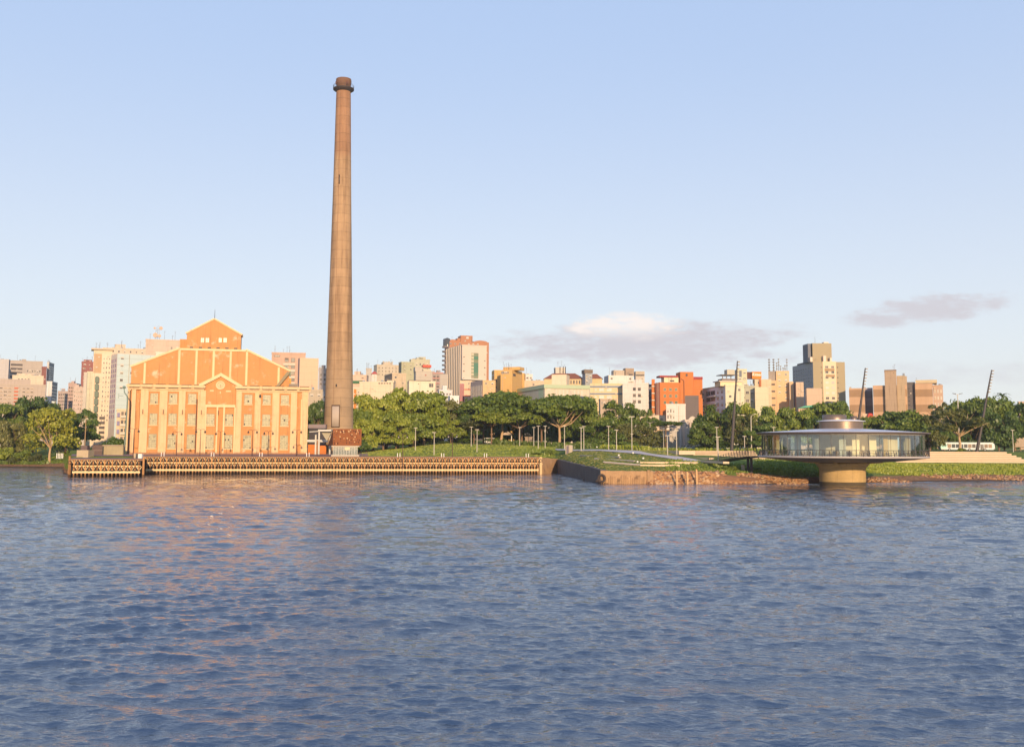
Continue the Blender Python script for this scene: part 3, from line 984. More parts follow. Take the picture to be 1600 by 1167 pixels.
# ------------------------------------------------------------------ timber fronted pier
M_pile = mat('orange brown timber', (0.40, 0.20, 0.075), var=0.35, scale=0.9, objvar=0.5, streak=0.3, wet=0.65)
M_beam = mat('pale timber beam', (0.66, 0.50, 0.28), var=0.3, scale=0.9)
M_tyre = mat('old tyre rubber', (0.055, 0.04, 0.035), rough=0.9)
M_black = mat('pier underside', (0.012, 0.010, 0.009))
M_white = mat('white paint', (0.75, 0.72, 0.68), rough=0.6, var=0.06)


def pier(name, label, p0, p1, ztop, depth, spacing, tlabel, tgroup, first_off=0.0, shear=0.0):
    d = Vector((p1.x - p0.x, p1.y - p0.y, 0))
    Ln = d.length
    rz = math.atan2(d.y, d.x)
    root = empty(name, (p0.x, p0.y, 0), label, 'pier', rz=rz)
    e_ = shear * depth
    MB().plan([(-.3, .35), (Ln + .3, .35), (Ln + .3 - e_, depth), (-.3 - e_, depth)], ztop - .5, ztop).build('deck', mat('dark purple decking', (0.13, 0.085, 0.085), var=0.2, scale=0.5), root)
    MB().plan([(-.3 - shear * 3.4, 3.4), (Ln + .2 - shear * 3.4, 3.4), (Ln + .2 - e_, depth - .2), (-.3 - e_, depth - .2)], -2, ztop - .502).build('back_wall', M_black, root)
    MB().box(-.3, Ln + .3, -.12, .348, ztop - .32, ztop - .05).build('edge_beam', mat('rusty edge beam', (0.28, 0.16, 0.09), var=0.3), root)
    n = int(Ln / spacing)
    sp = Ln / n
    pile = MB().box(-.15, .15, 0, .34, -2, ztop - .35).mesh('pile', M_pile)
    rest = MB()
    for i in range(n + 1):
        if i < 98: link('pile', pile, root, (i * sp + random.uniform(-.06, .06), random.uniform(-.04, .0), 0), (0, random.uniform(-.012, .012), 0), (random.uniform(.85, 1.15), 1, 1))
        else: rest.box(i * sp - .15, i * sp + .15, 0, .34, -2, ztop - .35)
    if rest.v: tag(rest.build('piles', M_pile, root), kind='stuff')
    # second row of darker piles inside and the waterline beam
    MB().box(.6, Ln - .6, -.14, -.003, 0.95, 1.45).build('lower_beam', M_beam, root)
    MB().box(.6, Ln - .6, .345, .5, ztop - 1.95, ztop - 1.62).build('middle_beam', M_beam, root)
    # pale diagonal braces between tyres
    tz1, tz2 = ztop - 0.98, ztop - 2.55
    br = MB()
    k = 0
    x = first_off + sp
    while x < Ln + .1:
        for (zc, xo) in ((tz1, 0), (tz2, sp)):
            xx = x + xo
            if xx > Ln: continue
            for sgn in (-1, 1):
                a = Vector((xx + sgn * .16, .12, zc - .15)); b = Vector((xx + sgn * .62, .12, zc + .62))
                br.tube(a, b, .11, .13, 5)
        x += 2 * sp
    br.build('diagonal_braces', M_beam, root)
    ty = MB().torus((0, 0, 0), .40, .135, 18, 7).mesh('tyre_fender', M_tyre)
    x = first_off
    j = 0
    while x < Ln:
        for (zc, xo) in ((tz1, 0), (tz2, sp)):
            xx = x + xo
            if xx > Ln: continue
            w = root.matrix_basis @ Vector((xx + sp * 0, -.14, zc + random.uniform(-.06, .06)))
            t = link('tyre_fender', ty, None, w, (0, random.uniform(-.2, .2), rz))
            tag(t, tlabel[0 if zc == tz1 else 1], 'tyre fender', tgroup)
        x += 2 * sp
    return root, Ln, rz


z_pt = 5.0
a = at_z(224, 741, 0); b = at_z(844.5, 740.6, 0)
PA, PB = a, b
pier('timber_pier', 'long timber fronted pier with close orange piles running in front of the plant and lawn', a, b, z_pt, 14, 0.86,
     ('round tyre fender in the upper row along the long pier', 'round tyre fender in the lower row along the long pier'), 'tyre fenders on the long pier')
a2 = at_z(108.5, 745, 0); b2 = at_z(222.5, 745, 0)
pier('jetty_block', 'shorter timber jetty block jutting toward the water at the left end of the pier', a2, b2, zz(165, 717, a2.y), 26, 0.9,
     ('round tyre fender in the upper row on the jutting jetty block', 'round tyre fender in the lower row on the jutting jetty block'), 'tyre fenders on the jetty block', shear=.22)
# end posts of the jetty block
for px in (107.5, 223.5):
    p = at_z(px, 745, 0)
    mo_ = MB().tube((0, 0, -2), (0, 0, 5.2 if px < 200 else 5.0), .3, .26, 10).build('mooring_post', M_pile, None, (p.x, p.y, 0))
    tag(mo_, ('thick rusty corner post at the outer left end of the jetty block' if px < 200 else 'thick corner post where the jetty block meets the long pier'), 'mooring post')

# ladder rails
def pier_pt(px):
    t = (px - 224) / (844.5 - 224)
    x0, x1 = PA, PB
    # intersect column with pier line
    lo, hi = 0.0, 1.0
    for _ in range(30):
        m_ = (lo + hi) / 2
        q = PA.lerp(PB, m_)
        if proj((q.x, q.y, 5))[0] < px: lo = m_
        else: hi = m_
    return PA.lerp(PB, lo)


rzp = math.atan2((PB - PA).y, (PB - PA).x)
spots = [(254, 'leftmost white pier ladder, in front of the left plant windows'), (332, 'white pier ladder in front of the centre bay of the plant'),
         (407.5, 'white pier ladder in front of the right plant windows'), (481, 'white pier ladder at the right corner of the plant'),
         (623, 'white pier ladder below the left end of the lawn, right of the kiosk'), (691.7, 'white pier ladder below the middle of the lawn'),
         (758.7, 'white pier ladder below the lawn, second from the right'), (824, 'rightmost white pier ladder, near the end of the pier')]
for px, lab in spots:
    p = pier_pt(px)
    r = empty('pier_ladder', (p.x, p.y, 5.0), lab, 'ladder', 'white ladders along the pier edge', rz=rzp)
    for sx in (-.36, .36):
        MB().tube((sx, 0.1, -.2), (sx, 0.1, 1.05), .11, .1, 8).build('rail', M_white, r)
    MB().box(-.36, .36, -.02, .08, -.15, -.05).build('rung', M_white, r)

# double armed lamps along the promenade
def twin_lamp(loc, h, label, group, globe=None, rz=0.0):
    r = empty('twin_lamp_post', loc, label, 'lamp post', group, rz)
    mp = mat('dark red lamp pole', (0.07, 0.03, 0.025), rough=0.5)
    pb = MB().tube((0, 0, 0), (0, 0, h * .72), .13, .10, 8).tube((0, 0, h * .72), (0, 0, h), .09, .06, 8).tube((0, 0, 0), (0, 0, .7), .24, .2, 8)
    pb.build('pole', mp, r)
    for sgn in (-1, 1):
        ar = MB()
        pts = [Vector((0, 0, h * .98))]
        for t in range(1, 8):
            a = math.pi * t / 7
            pts.append(Vector((sgn * (.62 - .62 * math.cos(a)), 0, h * .98 + .42 * math.sin(a))))
        ar.path(pts, [.05] * len(pts), 6)
        ar.build('arm', mp, r)
        e = pts[-1]
        ls = MB().lathe([(.05, 0), (.14, -.08), (.34, -.42), (.36, -.5), (.02, -.48)], 12, c=(e.x, e.y, e.z))
        lo = ls.build('lamp_shade', M_dark, r)
        MB().lathe([(.0, -.50), (.17, -.49), (.2, -.62), (.1, -.74), (0, -.76)], 10, c=(e.x, e.y, e.z)).build('lamp_glass', globe or mat('dim lamp glass', (0.25, 0.18, 0.12), rough=.3), lo)
    return r


LB = ['outermost left twin-armed dark lamp post before the left edge of the plant', 'twin-armed dark lamp post before the second and third window columns from the left',
      'twin-armed dark lamp post just left of the centre bay of the plant', 'twin-armed dark lamp post in the middle of the centre bay',
      'twin-armed dark lamp post before the sixth window column from the left', 'twin-armed dark lamp post before the seventh window column from the left',
      'twin-armed dark lamp post before the narrow right end bay of the plant']
for (px, top, D), lab in zip([(208.3, 668, 272), (276, 673, 294), (312.6, 668.5, 288), (343.5, 672.5, 296), (394, 670, 296), (419, 672, 300), (463.3, 670, 302)], LB):
    z = hz(gx(px, D), D)
    if px < 222: z = zz(165, 717, a2.y)
    twin_lamp((gx(px, D, 7), D, z), zz(px, top, D) - z - .5, lab, 'twin lamps on the promenade')
mg = mat('pale lamp globe', (0.8, 0.75, 0.62), rough=.4)
for (px, top, D), lab in zip([(629.3, 676, 298), (707, 675, 302)], ['slim dark twin lamp with pale globes at the left part of the lawn', 'slim dark twin lamp with pale globes before the middle of the lawn']):
    z = hz(gx(px, D), D)
    twin_lamp((gx(px, D, 7), D, z), zz(px, top, D) - z - .5, lab, 'twin lamps on the lawn', mg)

# slim pale park lamps
def park_lamp(px, top, base, D, label, arms=1, col=None, name='park_lamp', group='slim pale park lamps', th=.12):
    x = gx(px, D)
    z = hz(x, D) - .1
    h = zz(px, top, D) - z
    r = empty(name, (x, D, z), label, 'lamp post', group)
    mp = col or mat('pale galvanised pole', (0.50, 0.45, 0.38), rough=.55, var=.08)
    MB().tube((0, 0, 0), (0, 0, h), th * 1.15, th * .8, 8).build('pole', mp, r)
    if arms == 1:
        MB().prism([(-.62, h), (.62, h), (.55, h + .16), (-.55, h + .16)], -.22, .22).build('lamp_head', mp, r)
    elif arms == 2:
        MB().prism([(-.9, h - .1), (.9, h - .1), (.8, h + .1), (-.8, h + .1)], -.2, .2).build('lamp_head', mp, r)
        MB().box(-.4, .4, -.15, .15, h * .48, h * .48 + .15).build('lower_lamp', mp, r)
    elif arms == 3:
        for s in (-1, 1):
            MB().tube((0, 0, h - .25), (s * 1.1, 0, h + .08), .07, .05, 6).build('arm', mp, r)
            MB().prism([(s * .7, h + .05), (s * 2.0, h + .25), (s * 1.9, h + .4), (s * .7, h + .25)], -.25, .25).build('lamp_head', M_dark, r)
    elif arms == 4:
        MB().path([Vector((0, 0, h - .1)), Vector((.35, 0, h + .7)), Vector((1.2, 0, h + 1.1))], [th * .8, .07, .06], 6).build('arm', mp, r)
        MB().prism([(1.0, h + 1.0), (2.0, h + 1.15), (1.9, h + 1.32), (1.0, h + 1.22)], -.2, .2).build('lamp_head', mp, r)
    return r


PLAMP = [
    (649, 669, 0, 340, 'on the left slope of the lawn, before the light green trees', 1), (678.3, 676, 0, 318, 'low on the lawn just left of its middle', 1),
    (736.2, 667.5, 0, 360, 'near the crest of the lawn, the left of a close pair', 1), (745.3, 671.5, 0, 330, 'lower on the lawn, the right of a close pair', 1),
    (812, 668, 0, 372, 'in front of the leaning trunk of the umbrella tree', 1), (834, 668, 0, 376, 'beside the stone hut under the umbrella trees', 1),
    (841, 666, 0, 350, 'on the lawn crest, left of two beside the stone hut', 1), (851.8, 666, 0, 362, 'on the lawn crest, right of two beside the stone hut', 1),
    (882, 666, 0, 348, 'just above the little concrete stair block', 1), (908, 668.5, 0, 318, 'near the start of the footpath, left and nearer of a pair', 1),
    (912.2, 666.5, 0, 340, 'near the start of the footpath, right and farther of a pair', 1), (951, 666.5, 0, 322, 'beside the footpath left of the white houses', 1),
    (963.3, 672, 0, 312, 'shorter, standing right at the footpath edge', 1), (987.4, 651, 0, 316, 'tall with a second lamp half way up the pole', 2),
    (1043, 681, 0, 285, 'before the cream viaduct beam', 1), (1057.3, 673, 0, 300, 'before the right part of the viaduct beam', 1),
    (1122, 683, 0, 262, 'short, in front of a taller pole near the footbridge', 1),
    (1163.5, 682, 0, 325, 'above the footbridge on the stepped terrace', 1), (1209.5, 668, 0, 330, 'seen through the left glass of the round restaurant', 1),
    (1583.3, 672.5, 0, 340, 'at the far right end of the stepped terrace', 1), (1120.3, 668, 0, 324, 'tall one just left of the leaning mast', 1),
]
for px, top, b_, D, lab, ar in PLAMP:
    park_lamp(px, top, b_, D, 'slim pale park lamp ' + lab, ar)
park_lamp(1037, 668, 0, 395, 'street lamp with double head before the viaduct, left side', 3, name='street_lamp', group='tall street lamps')
park_lamp(1174.3, 652, 0, 380, 'tall pale street lamp with a curved arm rising before the trees left of the restaurant', 4, name='street_lamp', group='tall street lamps', th=.18)
park_lamp(1499.5, 616, 0, 398, 'very tall pale street lamp with two wing heads behind the bus', 3, name='street_lamp', group='tall street lamps', th=.22)
park_lamp(1016, 660, 0, 400, 'street lamp with wide head among the thin trees left of the red house', 3, name='street_lamp', group='tall street lamps')
park_lamp(96.6, 618, 0, 470, 'thin pale pole rising above the yellow-green willow', 1, name='street_lamp', group='tall street lamps')
park_lamp(132.5, 651, 0, 330, 'leaning brownish wooden pole with a small lamp left of the plant', 1, mat('brown wood pole', (0.33, 0.22, 0.12)), name='utility_pole', group=None, th=.16)

# green curved pole left of the plant
D = 306
x = gx(195.8, D); z = 5.4
r = empty('curved_green_pole', (x, D, z), 'tall grey green pole with curved top against the left edge of the plant', 'lamp post')
mgp = mat('grey green pole', (0.13, 0.19, 0.16), rough=.6)
h = zz(196, 625, D) - z
MB().path([Vector((-.2, 0, 0)), Vector((.1, 0, h)), Vector((-.1, 0, h + 1.2)), Vector((-.9, 0, h + 2.2)), Vector((-1.1, 0, h + 3.4))], [.26, .2, .17, .15, .12], 8).build('pole', mgp, r)
MB().lathe([(0, -.3), (.45, -.1), (.5, .3), (.2, .6), (0, .65)], 10, c=(-1.1, 0, h + 3.6)).build('lamp_head', mgp, r)
MB().tube((-1.3, 0, h + 1.2), (-2.6, 0, h + 1.3), .05).tube((-2.6, 0, h + .5), (-2.6, 0, h + 1.9), .05).build('bracket', mgp, r)

# leaning dark lighting masts
def mast(px0, py0, px1, py1, D, label):
    a = at(px0, py0, D); b = at(px1, py1, D)
    a.z = hz(a.x, D) - .3
    r = empty('leaning_light_mast', a, label, 'lighting mast', 'leaning dark lighting masts')
    v = b - a
    mm = mat('dark mast steel', (0.055, 0.045, 0.045), rough=.55, var=.15)
    rb = 5.2 / 1600 * D / 2
    MB().path([Vector((0, 0, 0)), v * .35, v * .75, v], [rb, rb * .82, rb * .5, rb * .32], 10).build('pole', mm, r)
    for i in range(8):
        c = v * (.99 - i * .037)
        s = 1 if i % 2 == 0 else -1
        lh = MB().tube(c, c + Vector((.45, -.1, .02)), .05, .05, 5)
        lh.box(c.x + .25, c.x + .75, c.y - .3, c.y + .1, c.z - .16, c.z + .16)
        lh.build('floodlight', mat('floodlight housing', (0.30, 0.24, 0.18), rough=.5), r)
    MB().tube((0, 0, -.3), (0, 0, .25), rb * 1.6, rb * 1.5, 12).build('base', mm, r)


mast(1143, 699, 1152.2, 564, 326, 'dark leaning light mast rising in front of the pale green flats')
mast(1335.5, 702, 1352, 575, 332, 'dark leaning light mast behind the round restaurant roof')
mast(1526, 704, 1549.5, 578, 340, 'dark leaning light mast in front of the bus at right')
# ------------------------------------------------------------------ quay walls and shore
def wall(name, label, cat, pts, zb, zt, th, m, jag=0.0, sub=1):
    """vertical wall along pts (x, y); thickness goes inland"""
    rr = random.Random(len(pts) * 7 + int(pts[0][0]))
    P_ = []
    Zt = []
    for (p, q), (t0, t1) in zip(zip(pts, pts[1:]), zip(zt, zt[1:])):
        for k in range(sub):
            f = k / sub
            P_.append(Vector((p[0] + (q[0] - p[0]) * f, p[1] + (q[1] - p[1]) * f, 0)))
            Zt.append(t0 + (t1 - t0) * f + rr.uniform(-jag, jag))
    P_.append(Vector((pts[-1][0], pts[-1][1], 0))); Zt.append(zt[-1])
    o = P_[0].copy()
    vs, fs = [], []
    n = len(P_)
    for i, p in enumerate(P_):
        d = (P_[min(i + 1, n - 1)] - P_[max(i - 1, 0)]).normalized()
        nn = Vector((-d.y, d.x, 0))
        j = rr.uniform(-jag, jag)
        a = p - o + nn * j; b = p - o + nn * th
        vs += [(a.x, a.y, zb), (a.x, a.y, Zt[i]), (b.x, b.y, Zt[i]), (b.x, b.y, zb)]
    for i in range(n - 1):
        for k in range(4):
            fs.append((i * 4 + k, i * 4 + (k + 1) % 4, (i + 1) * 4 + (k + 1) % 4, (i + 1) * 4 + k))
    fs += [(3, 2, 1, 0), tuple((n - 1) * 4 + k for k in range(4))]
    ob = MB().add(vs, fs).build(name, m, None, o)
    if label: tag(ob, label, cat)
    return ob


M_quay = mat('old quay stone', (0.36, 0.22, 0.115), var=0.35, scale=0.5, streak=0.35, bump=0.8, col2=(0.18, 0.11, 0.06), c2scale=0.4)
M_quayd = mat('dark quay concrete', (0.10, 0.085, 0.075), var=0.4, scale=0.5, streak=0.3, bump=0.8, col2=(0.05, 0.042, 0.037), c2scale=0.3)
q0 = at_z(845.6, 740.6, 0); q1 = at_z(869, 739.2, 0)
wall('quay_wall', 'brown stone quay wall closing the gap between the pier end and the dark sea wall', 'wall', [(q0.x, q0.y + .4), (q1.x + .6, q1.y + .4)], -2, [4.9, 4.4], 1.5, M_quay, 0.06, 8)
MB_ = MB().box(-.35, .35, -.2, .6, -2, 5.05)
tag(MB_.build('corner_pillar', mat('pale corner concrete', (0.55, 0.38, 0.2), var=.2), None, (q0.x - .1, q0.y, 0)), 'pale concrete corner pillar at the right end of the long pier', 'pillar')
s0 = at_z(869, 739.0, 0); s1 = at_z(905, 747.0, 0); s2 = at_z(938.5, 755.2, 0)
wall('sea_wall', 'dark concrete sea wall running from the pier corner out toward the rubble bank', 'wall', [(s0.x, s0.y), (s1.x, s1.y), (s2.x, s2.y)], -2, [4.2, 3.5, 3.0], 1.6, M_quayd, 0.10, 14)
f1 = at_z(1012, 755.6, 0)
sp_ = wall('sheet_pile_wall', 'brown ribbed old retaining wall right of the dark sea wall', 'wall', [(s2.x, s2.y), (f1.x, f1.y)], -2, [2.8, 2.75], 1.6, M_quay, 0.05, 12)
rb = MB()
rr = random.Random(9)
for i in range(20):
    t = (i + .5 + rr.uniform(-.2, .2)) / 21
    rb.tube(Vector(((f1.x - s2.x) * t, (f1.y - s2.y) * t - .05, -1)), Vector(((f1.x - s2.x) * t, (f1.y - s2.y) * t - .05, rr.uniform(1.2, 2.0))), .13, .11, 6)
rb.build('rib', M_quay, sp_)
# big tyre on the corner of the wall
tb = MB().torus((0, 0, 0), .75, .26, 20, 8).build('tyre', M_tyre, None, (s2.x + .2, s2.y - .4, 1.15), (0, 0, R(-25)))
tag(tb, 'large dark tyre hanging at the corner where dark sea wall meets the ribbed wall', 'tyre')
# concrete end slab beside the sheet pile wall
e1 = at_z(1020, 755.6, 0)
eb = MB().box(-.3, .3, -.3, 1, -2, 3.0).box(.302, 1.1, -.1, 1, -2, 2.7).build('broken_pillar', M_quay, None, (f1.x + .2, f1.y, 0))
tag(eb, 'broken pale stone pillar between the ribbed wall and the rubble', 'pillar')

M_rock = [mat('rubble orange', (0.36, 0.19, 0.085), var=.3, scale=.8), mat('rubble brown', (0.20, 0.105, 0.06), var=.3, scale=.8), mat('rubble pale', (0.46, 0.31, 0.18), var=.25, scale=.8)]


def rock_mesh(rr, flat=.7):
    import bmesh
    bm = bmesh.new()
    bmesh.ops.create_icosphere(bm, subdivisions=1, radius=1)
    for v in bm.verts:
        v.co *= rr.uniform(.62, 1.15)
        v.co.z *= flat
        v.co.x *= 1.15
    vs = [v.co.copy() for v in bm.verts]
    fs = [[v.index for v in f.verts] for f in bm.faces]
    bm.free()
    return vs, fs


def rubble(name, label, spots, kind='stuff'):
    rr = random.Random(len(spots))
    b = MB()
    rocks = [rock_mesh(rr) for _ in range(9)]
    for (x, y, z, s) in spots:
        vs, fs = rr.choice(rocks)
        m = Matrix.Translation((x, y, z)) @ Euler((rr.uniform(-.5, .5), rr.uniform(-.5, .5), rr.uniform(0, 6.28))).to_matrix().to_4x4() @ Matrix.Diagonal((s * rr.uniform(.7, 1.4), s, s * rr.uniform(.6, 1.1), 1))
        b.add([m @ v for v in vs], fs, rr.choice((0, 0, 1, 2)))
    o = b.build(name, M_rock)
    tag(o, label, 'rubble', kind=kind)
    return o


rr = random.Random(21)
sp1 = []
for i in range(4200):
    px = 1014 + (1262 - 1014) * rr.random() ** 1.05
    t = rr.random()
    D0_ = at_z(px, 755.8 + .0 * px, 0).y
    D = D0_ + 0.2 + t * (3.4 if px < 1120 else 6)
    z = 2.5 * min(1, t * 1.2) * (1 if px < 1130 else (.75 if px < 1180 else .45)) - .15
    x = gx(px, D, z)
    z = max(z, hz(x, D) - .1) if px > 1150 else z
    sp1.append((x, D, z, rr.uniform(.22, .75) * (1 if px < 1150 else .6)))
rubble('shore_rubble', 'bank of orange brown broken stone between the ribbed wall and the footbridge', sp1)
# filler core under the rubble so that it has body
co = MB()
n = 26
pts = []
for i in range(n + 1):
    px = 1010 + (1200 - 1010) * i / n
    D = at_z(px, 755.8, 0).y
    hgt = 2.5 * (1 if px < 1130 else (.8 - (px - 1130) / 200))
    pts.append((gx(px, D), D, hgt))
vs = []
for (x, y, h) in pts: vs += [(x, y + .2, -1.5), (x, y + .9, h * .35), (x, y + 2.3, h * .8), (x, y + 3.6, h), (x, y + 8, h + .1)]
fs = [(i * 5 + k, (i + 1) * 5 + k, (i + 1) * 5 + k + 1, i * 5 + k + 1) for i in range(n) for k in range(4)]
co.add(vs, fs)
tag(co.build('earth_bank', mat('earth bank', (0.27, 0.135, 0.065), var=.4, scale=1.0, bump=.8)), kind='structure')
sp2 = []
for i in range(1300):
    px = 1356 + (1640 - 1356) * rr.random()
    t = rr.random() ** 1.3
    D0_ = at_z(px, 751.5 if px > 1440 else 754.5, 0).y
    D = D0_ + 2.6 + t * 6
    x = gx(px, D, .6)
    sp2.append((x, D, hz(x, D) + rr.uniform(-.05, .1), rr.uniform(.1, .40)))
rubble('beach_stones', 'scattered pale orange stones along the beach right of the round restaurant', sp2)
# old stakes in the rubble
for px, h, D, lab in ((1057.5, 2.7, 228, 'first square timber stake standing in the rubble, counted from the ribbed wall'), (1074, 2.5, 228, 'second square timber stake standing in the rubble'),
                      (1088.6, 3.0, 229, 'third and tallest square timber stake in the rubble')):
    st = MB().box(-.2, .2, -.2, .2, -.5, h).prism([(-.2, h), (.2, h), (.1, h + .25), (-.15, h + .3)], -.18, .18).build('timber_stake', mat('weathered stake', (.48, .30, .15), var=.3), None, (gx(px, D, 1), D, 0), (R(2), R(-2), R(10)))
    tag(st, lab, 'stake', 'stakes in the rubble')

# ------------------------------------------------------------------ stepped sand coloured terrace
def terrace(name, label, a, b, z0, rise, tread, n, skip=None):
    """straight flight of long steps; a, b = (x, y) ends of the lowest front edge"""
    d = Vector((b[0] - a[0], b[1] - a[1], 0)); L = d.length; rz = math.atan2(d.y, d.x)
    o = MB()
    for i in range(n):
        o.box(0, L, i * tread, (i + 1) * tread + (.0 if i < n - 1 else 2.0), z0 - .8 if i == 0 else z0 + i * rise - .8, z0 + (i + 1) * rise)
        o.box(-.02, L + .02, i * tread - .09, i * tread + .25, z0 + (i + 1) * rise - .09, z0 + (i + 1) * rise + .012)
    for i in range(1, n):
        o.box(.05, L - .05, i * tread - .012, i * tread - .002, z0 + i * rise + .013, z0 + i * rise + .15, 1)  # dark strip paints a shadow line at the foot of each riser
    ob = o.build(name, [M_sand, mat('step shadow line', (.26, .18, .11), var=.3, scale=.4)], None, (a[0], a[1], 0), (0, 0, rz))
    tag(ob, label, 'steps')
    return ob


def gz(px, py, z):
    p = at_z(px, py, z)
    return (p.x, p.y)


def gpt(px, py):
    """the spot of ground seen at a picture point"""
    D = 226.0
    while D < 420:
        q = at(px, py, D)
        if D > 231 and q.z <= hz(q.x, q.y): break
        D += .25
    return (q.x, q.y)


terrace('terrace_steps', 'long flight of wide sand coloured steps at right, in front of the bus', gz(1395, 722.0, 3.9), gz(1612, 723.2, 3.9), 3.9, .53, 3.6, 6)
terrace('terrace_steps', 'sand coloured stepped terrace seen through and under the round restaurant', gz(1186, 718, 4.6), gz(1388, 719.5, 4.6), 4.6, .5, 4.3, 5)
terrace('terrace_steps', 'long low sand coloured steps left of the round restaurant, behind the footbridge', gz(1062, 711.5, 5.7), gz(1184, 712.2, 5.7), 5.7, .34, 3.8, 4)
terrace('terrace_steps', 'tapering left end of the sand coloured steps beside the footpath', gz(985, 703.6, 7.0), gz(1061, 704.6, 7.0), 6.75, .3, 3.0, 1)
for a, b, z, lab in (((1050, 714.5), (1108, 716), 5.2, 'short lower sand coloured ledge left of the footbridge, below the long steps'),
                     ((1000, 723.4), (1090, 725.6), None, 'long pale kerb ledge in the grass just above the rubble'),
                     ((1000, 727.8), (1062, 729.6), None, 'lowest pale kerb ledge in the grass above the rubble'),
                     ((1080, 719.2), (1130, 722), 4.7, 'pale ledge on the slope behind the footbridge landing')):
    if z is None:
        p, q = gpt(*a), gpt(*b); z = max(hz(*p), hz(*q)) + .15
    else:
        p, q = gz(a[0], a[1], z), gz(b[0], b[1], z)
    d = Vector((q[0] - p[0], q[1] - p[1], 0))
    tag(MB().box(0, d.length, 0, 1.4, -.25, .22).box(0, d.length, -.03, .1, .221, .26).build('kerb_ledge', M_sand, None, (p[0], p[1], z - .1), (0, 0, math.atan2(d.y, d.x))), lab, 'ledge')
for a, b, z, lab in (((905.5, 713.4), (967, 716.6), 5.0, 'uppermost of three long grey beam benches on the grass slope'), ((928, 718.6), (990, 722.4), 4.3, 'middle of three long grey beam benches on the grass slope'),
                     ((942, 723.8), (1000, 728.4), 3.8, 'lowest of three long grey beam benches on the grass slope')):
    p, q = gpt(*a), gpt(*b)
    d = Vector((q[0] - p[0], q[1] - p[1], 0))
    zz_ = max(hz(*p), hz(*q)) + .05
    be = empty('beam_bench', (p[0], p[1], hz(*p)), lab, 'bench', 'beam benches on the slope', math.atan2(d.y, d.x))
    be.rotation_euler = (0, -math.atan2(hz(*q) - hz(*p), d.length), math.atan2(d.y, d.x))
    MB().box(0, d.length, 0, .6, .28, .48).build('seat', mat('grey lilac concrete', (0.42, 0.38, 0.37), var=.08), be)
    MB().box(.3, d.length - .3, .1, .5, -.8, .278).build('base', mat('bench base', (0.2, 0.17, 0.15)), be)

# small floodlights on the grass
for px, py, z, lab in ((966.8, 712.6, 5.6, 'small white ground light by the footpath, leftmost on the slope'), (989, 708.8, 6.2, 'small white ground light at the upper edge of the footpath'),
                       (1005, 717.5, 4.9, 'small white ground light right of the footpath on the slope'), (996.2, 723, 4.4, 'small white ground light lowest on the slope by the benches'),
                       (930, 698.5, 7.1, 'small white ground light left of a close pair near the footpath top'), (932.6, 698.8, 7.1, 'small white ground light right of a close pair near the footpath top')):
    p = gpt(px, py + 2.2); zg = hz(*p)
    f = empty('ground_light', (p[0], p[1], zg - .05), lab, 'ground light', 'small white ground lights')
    MB().tube((0, 0, 0), (0, 0, .5), .06, n=6).build('stand', M_dark, f)
    MB().lathe([(0, .42), (.22, .45), (.26, .62), (.2, .82), (0, .86)], 12).build('lamp_head', M_white, f)

# concrete stair block by the lawn
p = at_z(883.5, 713, 5.1)
s_ = empty('concrete_stair_block', (p.x, p.y, p.z - .4), 'small upright concrete stair block between the lawn and the grass slope', 'stair block', rz=R(-8))
k = p.y / F
hh = (713 - 695.5) * k
MB().box(0, 6.2 * k, 0, 2.0, 0, hh + .4).build('front_wall', M_conc, s_)
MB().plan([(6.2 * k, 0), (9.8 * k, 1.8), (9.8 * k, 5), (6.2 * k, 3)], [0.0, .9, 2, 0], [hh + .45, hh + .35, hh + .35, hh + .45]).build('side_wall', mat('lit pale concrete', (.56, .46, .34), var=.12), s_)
MB().box(1.6 * k, 5.0 * k, -.02, .1, .5, hh + .1).build('panel', mat('dark lilac panel', (.14, .12, .14)), s_)
MB().box(-4 * k, 4 * k, -.9, -.05, -.1, .42).build('step', M_conc, s_)


